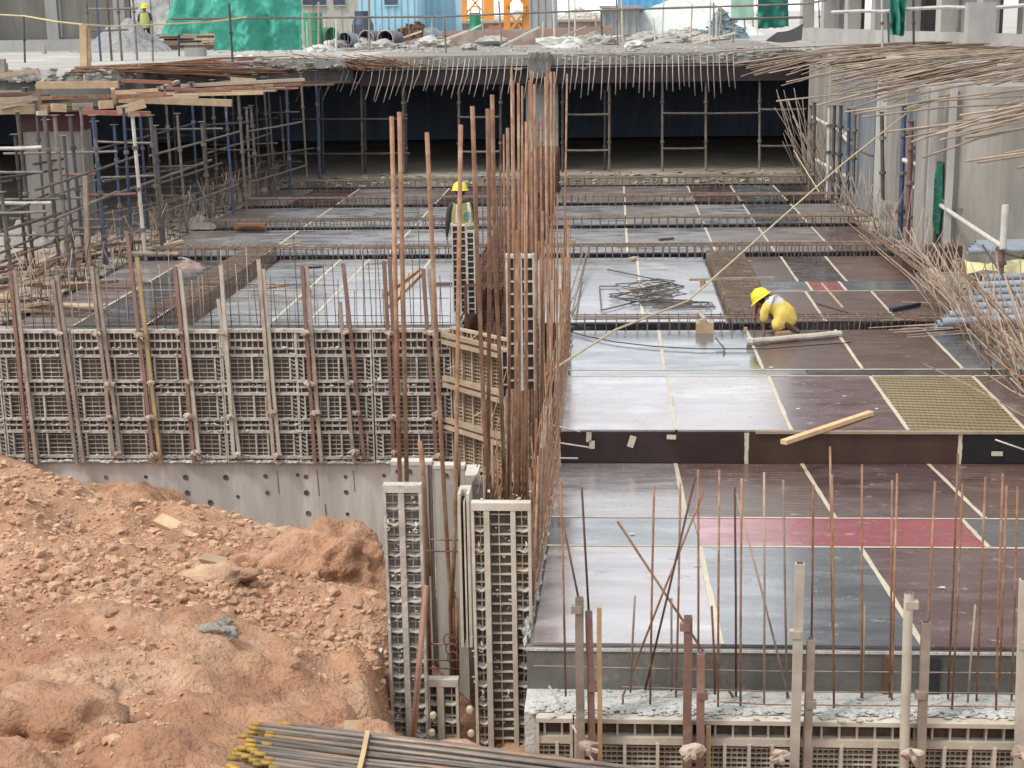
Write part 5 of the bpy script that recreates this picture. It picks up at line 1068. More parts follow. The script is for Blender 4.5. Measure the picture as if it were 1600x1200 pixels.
# green-grey doorlike board and net
m = MB(); a, b = py(1438, 330, 29), py(1455, 330, 28.6); m.bar((a.x, 29, 1.2), (b.x, 28.6, 1.2), .06, 2.4); tag(m.build('board', mat('pale_green_board', (.30, .38, .30), (.38, .42, .34), 3, .6, rnd=0, stretch=(3, 3, .6), c3=(.47, .46, .41), c3amt=.5), loc=(a.x, 29, 0)), 'pale green upright board beside the bundled green net', 'board')
m = MB(); a, b = py(1452, 330, 28.4), py(1462, 330, 28.3); m.bar((a.x, 28.4, .95), (b.x, 28.3, .95), .07, 1.5); tag(m.build('board', TIMBERG, loc=(a.x, 28.4, 0)), 'greyish worn board in front of the green bundled net', 'board')
m = MB(); a = py(1465, 360, 28.2)
m.grid(lambda u, v: V3((a.x+.13*math.sin(v*3.1)*math.cos(u*6.28)+.03*math.sin(u*19), 28.3+.12*math.sin(u*6.28), 1.7-1.3*v)), 20, 16); tag(m.build('net_bundle', mat('green_net', (.03, .22, .15), (.05, .30, .21), 9, .8, rnd=0, bump=.8), loc=(a.x, 28.3, .4), smooth=True), 'dark green net tied in a bundle beside the huge column', 'net')
t = thing('cement_sack', 'white printed sack slumped against the props under the side slab', 'sack', pz(1400, 372, 0)); p = pz(1402, 372, 0)
m = MB(); m.grid(lambda u, v: V3((p.x-.32+.7*u+.05*math.sin(v*9), p.y+.12*math.sin(u*3.1), .02+.72*v*(1-.35*abs(u-.2)))), 12, 12); m.grid(lambda u, v: V3((p.x-.32+.7*u, p.y+.3+.1*math.sin(u*3), .02+.70*v*(1-.35*abs(u-.2)))), 8, 8); m.build('sack_cloth', WCLOTH, t, smooth=True)
m = MB(); 
for an in range(10): a_ = an*.63; m.bar((p.x-.02+math.cos(a_)*.1, p.y+.03, .42+math.sin(a_)*.09), (p.x-.02+math.cos(a_+.63)*.1, p.y+.03, .42+math.sin(a_+.63)*.09), .02, .03)
m.build('red_print', mat('red_ink', (.55, .12, .10), None, rnd=0), t)
m = MB(); p = pz(1445, 418, 0); m.box((p.x, p.y, .12), (.9, .6, .24)); m.box((p.x+.3, p.y-.1, .3), (.5, .4, .2), .4); tag(m.build('dark_trough', mat('rusty_trough', (.08, .04, .03), (.13, .07, .05), 6, .8, rnd=0), loc=p), 'dark rusty trough at the foot of the slanting tube', 'trough')
# ================================================================== THINGS ON THE UPPER SLAB AND BEHIND IT
rnd = random.Random(61)
def pg(u, v, z=GZ): return pz(u, v, z)
# guard rails with posts along the edges
def railrun(label, pts, r=.025, k='s', name='guard_rail', m_=None, cat='rail', grp=None):
    m = MB(); m.tube(pts, r, 6); return tag(m.build(name, m_ or SC_[k], loc=tuple(pts[0])), label, cat, grp)
railrun('brown guard rail over the far slab edge, in two long lengths', [py(265, 30, 41), py(470, 28, 45), py(690, 26, 45.5), py(800, 21, 45.5), py(1000, 14, 45.5), py(1260, 6, 45.2), py(1290, 0, 44.8)], .035)
YR = mat('yellow_hose', (.60, .52, .28), (.5, .43, .22), 6, .6, rnd=0)
railrun('drooping yellow rope strung between posts along the near slab edge', [py(-20, 22, 38.5), py(38, 25, 38.5), py(90, 34, 38), py(128, 38, 38), py(175, 41, 39), py(250, 38, 41), py(320, 35, 42), py(385, 27, 43)], .022, m_=YR, name='rope', cat='rope')
railrun('pale bamboo-like rail along the side slab, waist high', [py(1300, 19, 43), py(1350, 17, 42), py(1380, 18, 41), py(1420, 14, 40), py(1480, 11, 38.5), py(1540, 13, 37), py(1640, 5, 35)], .05, 'p')
railrun('brownish rail near the black sheet at the slab corner', [py(1140, 30, 45), py(1255, 27, 44.5)], .04)
for i, (u, v1, v0, Y, k) in enumerate(((37,98,25,29.6,'d'),(237,96,32,36,'s'),(278,88,27,37.5,'d'),(308,75,-8,41,'s'),(325,78,-10,41.5,'s'),(331,78,-10,42,'d'),(358,38,5,41,'d'),(366,82,38,41,'r'),(816,62,22,46,'s'),(858,62,-5,45.3,'d'),(939,70,15,45,'s'),(963,35,-5,55,'s'),(694,47,28,47,'s'),(1163,58,30,45,'s'),(1175,52,-5,45.5,'s'),(1182,55,-8,45,'p'),(1279,60,-8,44,'s'),(1285,62,-8,43.6,'s'),(1304,52,-8,43.4,'s'),(1327,65,-8,42.5,'s'),(1378,50,-8,42,'p'),(1387,72,15,40.5,'s'),(1427,50,-8,42,'d'),(1480,72,-8,38,'s'))):
    p = pg(u+2, v1); p = py(u+2, v1, p.y if v1 > 50 else Y); p.z = GZ; q = py(u, v0, p.y)
    post(p, q, '%s rail post on the upper slab, %s from the frame edge' % (SN[k], nth(i)), k, 'rail posts on the upper slab', r=.03, collars=1, plate=False)
for i, (u, v1, v0, w) in enumerate(((131,105,37,.17),(4,112,92,.12),(68,84,72,.1))):
    p = pg(u+1, v1); q = py(u, v0, p.y); m = MB(); m.bar(p, q, w); m.bar(p+V3((w*.7, .03, 0)), q+V3((w*.6, .03, -.1)), w*.4); tag(m.build('timber_post', WM['t'] if i else TIMBER, loc=p), ('stout timber post holding the yellow rope on the near slab', 'short timber stub at the edge of the near slab', 'little timber stub by the grey sheets on the slab')[i], 'post')
# heaps
p = pg(185, 82); heap('net_heap', 'grey heap of matted netting on the near slab', (p.x, p.y+.9, GZ), 1.75, 1.3, 1.15, mat('grey_netting', (.20, .205, .205), (.30, .305, .30), 9, .9, rnd=0, bump=1, bscale=14), seed=3, n=44, rough=.4)
p = pg(90, 76); heap('net_heap', 'low pale heap of folded sheets on the near slab by the grey columns', (p.x, p.y+.5, GZ), 1.5, .8, .5, mat('pale_sheets', (.36, .36, .35), (.44, .44, .43), 5, .9, rnd=0, bump=.8), seed=5, n=36, rough=.35)
WHITE = mat('white_aggregate', (.62, .66, .62), (.52, .56, .53), 3, .95, rnd=0, bump=.7, bscale=12)
p = pg(1062, 57); heap('sand_heap', 'big smooth heap of whitish sand behind the far slab edge', (p.x+.1, p.y+2.2, GZ), 3.9, 2.4, 2.35, WHITE, seed=1, n=50, rough=.12)
p = pg(800, 50); heap('sand_heap', 'small whitish sand heap beside the orange crane mast', (p.x, p.y+2.0, GZ), 2.6, 2.0, 1.3, mat('grey_sand', (.46, .49, .48), (.36, .385, .38), 3, .95, rnd=0), seed=6, n=40, rough=.2)
m_rub = m_ = mat('broken_stone', (.55, .52, .47), (.40, .37, .33), 7, .9, rnd=0, bump=.5)
p = pg(905, 32); heap('stone_heap', 'pale heap of broken stone behind the guard rail', (p.x, p.y+3, GZ), 4.6, 3, 1.9, m_, seed=8, n=30, lumps=240, lr=.3)
p = pg(1120, 60); heap('net_heap', 'tangled blue-grey net heaped on the far slab', (p.x+.25, p.y+.4, GZ), 1.15, .8, .95, mat('blue_grey_net', (.13, .20, .23), (.22, .29, .31), 10, .9, rnd=0, bump=1, bscale=16), seed=12, n=40, rough=.5, lumps=130, lr=.12)
p = pg(1065, 62); heap('rubble_heap', 'grey-brown rubble strewn before the whitish sand heap', (p.x, p.y+.4, GZ), 1.9, .7, .38, m_, seed=13, n=30, rough=.6, lumps=160, lr=.09)
p = pg(870, 66); heap('rubble_heap', 'low grey rubble pile at the far slab edge below the rail', (p.x, p.y+.3, GZ), 1.1, .5, .3, CONC, seed=14, n=24, rough=.6, lumps=70, lr=.09)
p = pg(650, 68); heap('scrap_heap', 'rusty heap of wire between the pipes on the far slab', (p.x-.1, p.y+.6, GZ), 1.3, .8, .75, RUSTD, seed=15, n=30, rough=.6, lumps=140, lr=.08)
# stacked boards
for i in range(7):
    for j in range(3):
        a = pg(242+j*3, 80); m = MB(); b = a+V3((j*.62-.05+rnd.uniform(-.1, .1), .9+rnd.uniform(-.1, .2), .06+i*.085)); m.box(b+V3((.5, 0, 0)), (.8+rnd.uniform(-.2, .25), .5+rnd.uniform(-.1, .2), .07), rnd.uniform(-.15, .15)); tag(m.build('stacked_board', rnd.choice((TIMBERG, TIMBERG, STEELG, RUSTD)), loc=b), 'weathered board in the untidy stack before the green tarpaulin', 'board', 'boards stacked before the green tarpaulin')
p = pg(306, 88); m = MB(); m.box(p+V3((0, 0, .13)), (.62, .3, .26)); tag(m.build('concrete_block', CONC, loc=p), 'grey concrete block alone at the near slab edge', 'block')
# tarps
def tarp(label, corners, nu, nv, amp, m_, folds=7, name='tarpaulin'):
    a, b, c, d = [V3(x) for x in corners]; mb = MB()                   # bottom left, bottom right, top right, top left
    def f(u, v):
        p = (a*(1-u)+b*u)*(1-v)+(d*(1-u)+c*u)*v; s = math.sin(u*folds*2+v*3)*math.sin(u*3.14)+noise.noise(V3((u*5, v*4, folds)))
        s += .28*noise.noise(V3((u*22, v*13+u*6, folds)))+.35*abs(noise.noise(V3((u*11, v*5, folds*2))))
        return p+V3((0, -1, 0))*(amp*1.7*s*(1-.6*v))+V3((0, 0, .05*noise.noise(V3((u*6, 3, folds)))*(1 if v == 0 else 0)))
    mb.grid(f, nu, nv); return tag(mb.build(name, m_, loc=a, smooth=True), label, 'tarpaulin')
tarp('large bright green tarpaulin hung over the far end of the near slab', (py(336, 80, 45), py(472, 78, 46.5), py(470, -25, 47), py(328, -25, 45.5)), 110, 70, .20, GREENT, 9)
tarp('smaller green tarpaulin behind the stacked boards', (py(252, 55, 47), py(335, 52, 47.5), py(335, -20, 48), py(278, -22, 48)), 30, 26, .15, GREENT, 5)
tarp('dark green netting curtain wrapped round a post at the side building', (py(1391, 55, 40), py(1412, 56, 40), py(1418, -15, 40.1), py(1388, -15, 40)), 24, 20, .16, mat('dark_green_net', (.02, .17, .13), (.03, .22, .17), 5, .8, rnd=0, bump=.8), 6)
tarp('dark green net screen behind the slab corner', (py(1184, 45, 47), py(1232, 42, 47.5), py(1232, -15, 47.8), py(1184, -15, 47)), 20, 20, .1, bpy.data.materials['dark_green_net'], 4)
tarp('pale green board fence panel beside the dark green net', (py(1142, 30, 50), py(1178, 30, 50), py(1178, -15, 50), py(1142, -15, 50)), 8, 8, .02, mat('pale_green_sheet', (.28, .48, .38), (.36, .54, .44), 3, .6, rnd=0), 3, name='fence_panel')
t = thing('black_sheet', 'black plastic sheet sagging off the slab corner beside the rod tangle', 'sheet', py(1230, 60, 43.5)); 
m = MB(); a, b, c, d = py(1196, 64, 43.4), py(1252, 62, 43), py(1256, 36, 43.8), py(1215, 50, 44.2)
m.grid(lambda u, v: (a*(1-u)+b*u)*(1-v)+(d*(1-u)+c*u)*v+V3((0, .1*math.sin(u*5+v*3), -.06*math.sin(u*3.1))), 16, 10); m.build('sheeting', BLACK, t, smooth=True)
# big plastic pipes and reducers
GP = mat('green_plastic', (.02, .24, .12), (.03, .30, .16), 3, .45, rnd=.1, bump=.05); GP2 = mat('pale_green_plastic', (.12, .42, .27), (.16, .46, .32), 3, .5, rnd=.05, bump=.05)
BP = mat('navy_plastic', (.045, .06, .10), (.07, .085, .13), 3, .45, rnd=.1, bump=.05); BG = mat('slate_plastic', (.14, .17, .22), (.19, .22, .27), 3, .45, rnd=.05, bump=.05)
def drum(u, v, rw, prof, m_, label, group='large plastic pipe fittings on the far slab', dy=0.0):
    p = pg(u, v)+V3((0, dy, 0)); s = rw*p.y/2400; mb = MB(); pr_ = [(r*s, h*s) for r, h in prof]
    inner = [(r*.9, h) for r, h in pr_[::-1]]; mb.lathe((p.x, p.y+s, p.z), pr_+inner, 22)
    return tag(mb.build('pipe_fitting', m_, loc=(p.x, p.y+s, p.z), smooth=False), label, 'pipe fitting', group)
drum(488, 74, 14, [(1, 0), (1, 1.7), (1.05, 1.75), (1.05, 3.7)], GP, 'tall upright dark green pipe piece at the far slab, first in the row')
drum(560, 73, 17, [(.85, 0), (1.0, 1.2), (1.0, 1.9), (.72, 2.6), (.72, 3.1)], BP, 'navy upright reducer behind the two round pipe mouths', dy=.8)
drum(590, 60, 17, [(1.15, 0), (.8, 1.7), (.8, 2.2)], GP, 'green upright reducer between the navy ones', dy=1.2)
drum(625, 55, 16, [(1, 0), (1, 2.2)], BP, 'navy upright pipe with square rim behind the rusty wire', dy=1.4)
drum(742, 66, 11, [(1, 0), (1.0, 1.7), (.8, 2.3), (.8, 4.0)], GP, 'green bottle-shaped pipe piece standing before the orange mast')
def mouth(u, v, r_px, m_, label, L=1.0, az=0.3, rim=None):
    p = pg(u, v); s = r_px*p.y/2400; c = V3((p.x, p.y+.1, GZ+s)); d = V3((math.sin(az), math.cos(az), 0)); t = thing('pipe_fitting', label, 'pipe fitting', p, 'large plastic pipe fittings on the far slab')
    mb = MB(); mb.tube([c, c+d*L*.4, c+d*L], [s, s*.96, s*.8], 24, cap=False); mb.tube([c, c+d*L*.4, c+d*L], [s*.9, s*.86, s*.7], 24, cap=False); mb.tube([c+d*L, c+d*(L+.01)], [s*.8, s*.8], 24); mb.build('barrel', m_, t, smooth=True)
    mb = MB(); x = V3((d.y, -d.x, 0)); mb.tube([c+x*(s*.96*math.cos(k*.3926))+V3((0, 0, s*.96*math.sin(k*.3926))) for k in range(16)], s*.07, 6, closed=True); mb.build('rim', rim or m_, t, smooth=True)
mouth(518, 73, 15, GP2, 'pale green pipe bend lying open towards the pit', az=-.9)
mouth(538, 75, 12, BG, 'slate pipe mouth lying between pale green bend and white-rimmed mouth', az=.2)
mouth(572, 76, 14, BP, 'white-rimmed round pipe mouth facing the pit', az=.4, rim=STEELG)
mouth(602, 76, 14, BP, 'second white-rimmed pipe mouth, half hidden by standing bars', az=.3, rim=STEELG)
mouth(505, 62, 12, BG, 'grey pipe ring standing behind the pale green bend', L=.4, az=.1)
p = pg(660, 68); t = thing('pipe_fitting', 'slate blue bottle-necked pipe lying on its side before the orange mast', 'pipe fitting', p, 'large plastic pipe fittings on the far slab')
mb = MB(); c = V3((p.x, p.y+.35, GZ+.33)); mb.tube([c, c+V3((.05, 0, 0)), c+V3((.5, 0, -.01)), c+V3((.68, 0, -.07)), c+V3((1.05, 0, -.09)), c+V3((1.07, 0, -.09))], [.05, .31, .31, .23, .22, .2], 20); mb.build('barrel', BG, t, smooth=True)
# plywood scraps near the mast, bucket, bars
p = pg(775, 66); m = MB(); m.box(p+V3((.1, .3, .35)), (.9, .06, .62), .2, (-.6, .2)); m.box(p+V3((-.15, .5, .4)), (.6, .05, .5), -.4, (-.5, -.3)); tag(m.build('broken_board', TM['r'], loc=p), 'tilted reddish board scraps beside the green bottle-shaped pipe', 'board')
p = pg(865, 55); mb = MB(); mb.lathe((p.x, p.y, GZ), [(.14, 0), (.20, .42), (.18, .42), (.12, .03)], 16); tag(mb.build('bucket', WCLOTH, loc=p, smooth=True), 'white bucket standing on the far slab near the broken stone', 'bucket')
for k in range(15):
    u = 395+k*6+rnd.uniform(-2, 2); p = pg(u, 72+rnd.uniform(-3, 4)); rebar('starter_bar', 'thin dark starter bar standing before the green tarpaulin', 'rebar', 'starter bars before the green tarpaulin', [p, p+V3((rnd.uniform(-.05, .05), 0, rnd.uniform(.5, 1.0)))], .012, STEELD, 4)
for k in range(26):
    u = 490+k*6+rnd.uniform(-2, 2); p = pg(u, 76+rnd.uniform(-2, 2)); rebar('starter_bar', 'thin brown starter bar standing before the pipe fittings', 'rebar', 'starter bars before the pipe fittings', [p, p+V3((rnd.uniform(-.05, .05), 0, rnd.uniform(.4, 1.1)))], .010, RODGREY if k % 2 else RUSTD, 4)
p = py(375, 97, 40.5); p = pg(376, 91); m = MB(); m.grid(lambda u, v: V3((p.x-.2+.5*u, p.y-.05+.3*v, GZ+.04+.07*math.sin(u*5)*math.sin(v*4))), 8, 6); tag(m.build('rag', WCLOTH, loc=p, smooth=True), 'white crumpled rag on the rusty rods of the near slab', 'rag')
m = MB()
for k in range(700):
    u = rnd.uniform(100, 1280); p = pg(u, rnd.choice((rnd.uniform(66, 84), rnd.uniform(74, 82)))); 
    if p.y < 45.5 and -7.2+(p.y-43.8)*.2 < p.x < 6 and p.y < 43.95: continue
    m.blob(p+V3((0, 0, .01)), rnd.uniform(.02, .07), seed=k, rough=.6, sc=(1.6, 1, .5))
tag(m.build('slab_rubble', CONC), kind='stuff', label='small rubble and offcuts strewn over the upper slab')
m = MB()
for k in range(260):
    x = rnd.uniform(-7, 5.1); m.blob((x, 43.87, GZ-.02-abs(rnd.gauss(0, .12))), rnd.uniform(.02, .06), seed=k, rough=.6, sc=(2.2, .8, .8))
tag(m.build('edge_mortar', CONCW), kind='stuff', label='rough broken mortar along the lip of the far slab')
# orange tower crane base
OR = mat('orange_paint', (.72, .30, .04), (.62, .24, .035), 3, .5, rnd=.03, c3=(.45, .22, .08), c3amt=.3)
t = thing('crane_mast', 'orange tower crane mast foot rising behind the green bottle-shaped pipe', 'crane mast', pg(735, 50)); b = pg(735, 52)
s = b.y/2400
for du in (-12, 29, -14+0, 27):
    dy = 1.2 if du in (-14, 27) else 0
    m = MB(); m.box((b.x+du*s, b.y+dy, GZ+4), (15*s, .28, 8.0)); m.build('leg', OR, t)
for z in (.95, 3.0, 5.0, 7.0):
    for sg in (1, -1):
        m = MB(); m.bar((b.x-12*s, b.y-.05, z+GZ+(0 if sg > 0 else 1.8)), (b.x+29*s, b.y-.05, GZ+z+(1.8 if sg > 0 else 0)), .1); m.build('brace', OR, t)
    m = MB(); m.bar((b.x-12*s, b.y-.02, z+GZ), (b.x+29*s, b.y-.02, GZ+z), .12); m.build('cross_bar', OR, t)
m = MB(); c = V3((b.x+8*s, b.y-.12, GZ+1.35)); m.tube([c+V3((math.cos(a_)*.3, 0, math.sin(a_)*.3)) for a_ in [k*.3926 for k in range(16)]], .05, 6, closed=True); m.build('ring_plate', OR, t)
t = thing('crane_mast', 'second orange lattice behind, beside the grey corrugated sheets', 'crane mast', py(805, 20, 62)); 
for u in (792, 822): p = py(u, 20, 62); m = MB(); m.box((p.x, 62, GZ+3), (.25, .25, 6.2)); m.build('leg', OR, t)
for z in (GZ+.3, GZ+1.4, GZ+2.5): m = MB(); a, b_ = py(792, 20, 62), py(822, 20, 62); m.bar((a.x, 61.8, z), (b_.x, 61.8, z+1), .1); m.bar((a.x, 61.85, z+1), (b_.x, 61.85, z), .1); m.build('brace', OR, t)
# corrugated sheds and fence
def corr(label, u0, u1, Y, z0, z1, m_, pitch=.25, name='site_shed', cat='shed', door=None):
    a, b = py(u0, 20, Y), py(u1, 20, Y); t = thing(name, label, cat, (a.x, Y, GZ)); mb = MB(); n = int((b.x-a.x)/pitch)*2
    for k in range(n):
        x0, x1 = a.x+(b.x-a.x)*k/n, a.x+(b.x-a.x)*(k+1)/n; y = Y+(.05 if k % 2 else 0)
        mb.quad((x0, y, z0), (x1, y, z0), (x1, y, z1), (x0, y, z1)); mb.quad((x1, Y, z0), (x1, Y+.05, z0), (x1, Y+.05, z1), (x1, Y, z1))
    mb.box(((a.x+b.x)/2, Y+1.55, (z0+z1)/2), (b.x-a.x-.02, 2.8, z1-z0-.02)); mb.build('corrugated_wall', m_, t)
    mb = MB(); mb.box(((a.x+b.x)/2, Y+1.4, z1+.06), (b.x-a.x+.2, 3.4, .12)); mb.build('roof', m_, t)
    if door: 
        for u in door: p = py(u, 8, Y-.02); mb = MB(); mb.box((p.x, Y-.03, p.z+.35), (.55, .05, .7)); mb.build('window', BP, t); mb = MB(); mb.box((p.x, Y-.05, p.z-.02), (.65, .08, .05)); mb.build('sill', m_, t)
    return t
SB_ = mat('pale_blue_sheet', (.30, .55, .68), (.36, .60, .72), 3, .5, rnd=0, stretch=(1, 1, .3)); SG = mat('grey_sheet', (.36, .38, .38), (.28, .30, .30), 3, .6, rnd=0, stretch=(1, 1, .3)); SBB = mat('bright_blue_sheet', (.10, .34, .60), (.14, .40, .64), 3, .5, rnd=0)
corr('pale blue corrugated site shed with a dark window behind the pipe fittings', 560, 652, 66, GZ, 7.6, SB_, door=(611,))
corr('plain light blue corrugated shed next to the orange mast', 655, 712, 70, GZ, 7.2, SB_, .3)
corr('grey corrugated fence panels beyond the second orange lattice', 824, 868, 68, GZ, 6.2, SG, .3, 'site_fence', 'fence')
corr('bright blue corrugated shed behind the broken stone', 965, 1040, 74, GZ, 6.8, SBB, .35)
corr('greyish corrugated fence before the bright blue shed', 940, 1000, 71, GZ, 4.6, SG, .3, 'site_fence', 'fence')
corr('pale cream site office with small dark windows behind the green tarpaulin', 465, 556, 76, GZ, 6.4, mat('cream_wall', (.50, .48, .42), (.44, .42, .37), 3, .8, rnd=0), 1.2, door=(482, 500, 530))
corr('white litter-strewn wall of sacks and boards behind the near slab', 205, 265, 60, GZ, 6.0, mat('pale_clutter', (.55, .55, .52), (.25, .25, .24), 3.5, .8, rnd=0, c3=(.12, .14, .2), c3amt=.3), .8, 'site_wall', 'wall')
corr('long low brick-coloured wall far behind the guard rail', 690, 960, 80, GZ, 4.0, mat('earthy_wall', (.42, .30, .24), (.34, .25, .2), 2, .9, rnd=0, c3=(.5, .46, .4), c3amt=.5), 1.0, 'site_wall', 'wall')
# buildings under construction
def bldg(label, cat, loc, faces, floors, bay, m_, z0=GZ, depth=8, slabm=None, first=3.6, fh=3.2, colw=.45, group=None, wallset=()):
    """faces: one facade from (x0, y0) to (x1, y1); the building lies to its far side."""
    (x0, y0), (x1, y1) = faces; t = thing('unfinished_building', label, cat, loc); d = V3((x1-x0, y1-y0, 0)); L = d.length; d.normalize(); nrm = V3((d.y, -d.x, 0))*-1
    if nrm.dot(V3((x0, y0, 0))-CAM) < 0: nrm = -nrm
    P = lambda s, q, z: V3((x0, y0, 0))+d*s+nrm*q+V3((0, 0, z))
    mb = MB(); mb.bar(P(-.2, .25, z0+.22), P(L+.2, .25, z0+.22), .5, .44); mb.build('plinth', CONC, t)
    for fl_ in range(floors):
        zt = z0+first+fl_*fh; mb = MB(); mb.bar(P(-.4, depth/2-.3, zt), P(L+.4, depth/2-.3, zt), depth+1.2, .3); mb.build('floor_slab', m_, t)
    nb = int(L/bay)
    for k in range(nb+1):
        for q in (.35, depth*.5):
            h = first+(floors-1)*fh; mb = MB(); mb.bar(P(k*L/nb, q, z0), P(k*L/nb, q, z0+h), colw, colw, up=nrm); mb.build('column', m_ if q < 1 else CONCD, t)
    for k in range(nb):
        for fl_ in range(floors):
            zb = z0 if fl_ == 0 else z0+first+(fl_-1)*fh+.16; zt = z0+first+fl_*fh-.16
            if (k*3+fl_) % 4 == 1 and fl_: continue
            mb = MB(); q = 1.1 if (k+fl_) % 2 else .75; mb.bar(P(k*L/nb+colw*.5+.02, q, (zb+zt)/2), P((k+1)*L/nb-colw*.5-.02, q, (zb+zt)/2), .15, zt-zb-.02); mb.build('infill_wall', CONCW if (k+fl_) % 3 else CONCD, t)
    return t
bldg('grey concrete building shell with pale columns rising behind the side slab', 'building', (10, 45, GZ), ((9.9, 34.5), (6.9, 60)), 5, 3.1, CONC)
bldg('grey concrete building shell behind the near slab at the frame edge', 'building', (-20, 46, GZ), ((-27.5, 60.5), (-19.6, 61.5)), 4, 2.0, CONC)
bldg('distant pale building shell beyond the site office', 'building', (-26, 95, GZ), ((-38, 92), (-19, 96)), 6, 4, CONC)
p = py(1535, 55, 36.5); m = MB(); m.box((p.x, 36.8, p.z+.28), (.62, .4, .9)); tag(m.build('leaning_board', CONC, loc=(p.x, 36.8, GZ)), 'pale upright slab leaning in a bay of the side building', 'slab panel')
# bundle of tall pale and blue boards by the left building
for k, (u, k_) in enumerate(((50,'g'),(54,'t'),(58,'g'),(66,'b'),(70,'w'),(75,'b'),(79,'b'))):
    p = pg(u, 70); q = py(u-3, -12, p.y+.4); m = MB(); m.bar(V3((p.x, p.y+.6, GZ)), q+V3((0, .6, 0)), .14, .08); tag(m.build('leaning_board', {'g': TIMBERG, 't': TIMBER, 'b': PVC, 'w': ALUP}[k_], loc=(p.x, p.y+.6, GZ)), '%s tall board leaning on the building behind the near slab, %s' % ({'g': 'brown-grey', 't': 'tan', 'b': 'blue-grey', 'w': 'whitish'}[k_], nth(k)), 'board', 'tall boards leaning behind the near slab')
# low parapet wall before that building
p = pg(25, 75); m = MB(); m.box((p.x-.3, p.y+.35, GZ+.65), (2.9, .3, 1.3)); tag(m.build('low_wall', CONCW, loc=(p.x, p.y+.35, GZ)), 'plain grey low wall on the near slab at the frame edge', 'wall')
# tall open scaffold behind
for i, u in enumerate((139, 155, 172, 188, 212)):
    p = py(u, 60, 44); post((p.x, 44, GZ), (p.x, 44, GZ+4.5), 'thin scaffold post beside the heap of grey netting, %s in line' % nth(i), 's' if i != 1 else 'b', 'posts behind the near slab', r=.035, plate=False)
ledger(py(138, 14, 44), py(215, 13, 44), 'high level tube of the scaffold by the grey netting', 's', None, .035); ledger(py(138, 48, 44), py(200, 46, 44), 'low level tube of the scaffold by the grey netting', 's', None, .03)

for k in range(70):
    u = rnd.uniform(470, 1150); Y = rnd.uniform(50, 64); p = V3((py(u, 40, Y).x, Y, GZ)); m = MB(); a = rnd.uniform(-1, 1)
    if k % 3 == 0: m.bar(p+V3((0, 0, .05)), p+V3((math.cos(a)*1.6, math.sin(a), .05+rnd.uniform(0, .7))), rnd.choice((.08, .2)), .06); n_, l, c = 'junk_board', 'odd board among the clutter far behind the guard rail', 'board'
    elif k % 3 == 1: m.tube([p, p+V3((rnd.uniform(-.1, .1), 0, rnd.uniform(.8, 1.9)))], .035, 5); n_, l, c = 'far_stake', 'thin stake standing in the clutter far behind the guard rail', 'stake'
    else: m.blob(p+V3((0, 0, .1)), rnd.uniform(.15, .4), seed=k, sub=3, rough=.5, sc=(1.6, 1, .7)); n_, l, c = 'far_lump', 'lumpy sack or rubble lump in the clutter far behind the rail', 'lump'
    tag(m.build(n_, rnd.choice((TIMBERG, STEELG, WCLOTH, WCLOTH, CONC, CONCW, TM['p'])) if k % 3 < 2 else rnd.choice((WCLOTH, m_rub, CONC)), loc=p), l, c, {'board': 'boards far behind the rail', 'stake': 'stakes far behind the rail', 'lump': 'lumps far behind the rail'}[c])
m = MB(); a_, b_ = py(690, 30, 58), py(955, 30, 58); m.bar((a_.x, 58, GZ+.25), (b_.x, 59, GZ+.3), .5, .6); tag(m.build('low_bank', mat('pinkish_bank', (.40, .27, .21), (.30, .22, .18), 2, .95, rnd=0, c3=(.46, .42, .37), c3amt=.5), loc=(a_.x, 58, GZ)), 'low pinkish brick bank behind the guard rail', 'bank')
# ================================================================== PEOPLE
def skin_mesh(J, E, root, sub=2):
    """J: name -> ((x, y, z), rx, ry); grows one continuous surface over the joints."""
    ks = list(J); me = bpy.data.meshes.new('sk'); me.from_pydata([J[k][0] for k in ks], [(ks.index(a), ks.index(b)) for a, b in E], []); me.update()
    o = bpy.data.objects.new('sk', me); COL.objects.link(o); md = o.modifiers.new('skin', 'SKIN'); md.use_smooth_shade = True; md.branch_smoothing = .6
    if not me.skin_vertices: me.skin_vertices.new()
    sv = me.skin_vertices[0].data
    for i, k in enumerate(ks):
        sv[i].radius = (J[k][1], J[k][2]); sv[i].use_root = (k == root)
    s2 = o.modifiers.new('sub', 'SUBSURF'); s2.levels = sub; s2.render_levels = sub
    dg = bpy.context.evaluated_depsgraph_get(); ev = o.evaluated_get(dg); out = bpy.data.meshes.new_from_object(ev)
    bpy.data.objects.remove(o, do_unlink=True); bpy.data.meshes.remove(me); return out
def place(me, name, parent, mats, pick=None):
    for m_ in mats: me.materials.append(m_)
    if pick:
        for p in me.polygons: p.material_index = pick(p.center)
    for p in me.polygons: p.use_smooth = True
    me.name = name; o = bpy.data.objects.new(name, me); COL.objects.link(o); o.parent = parent; return o
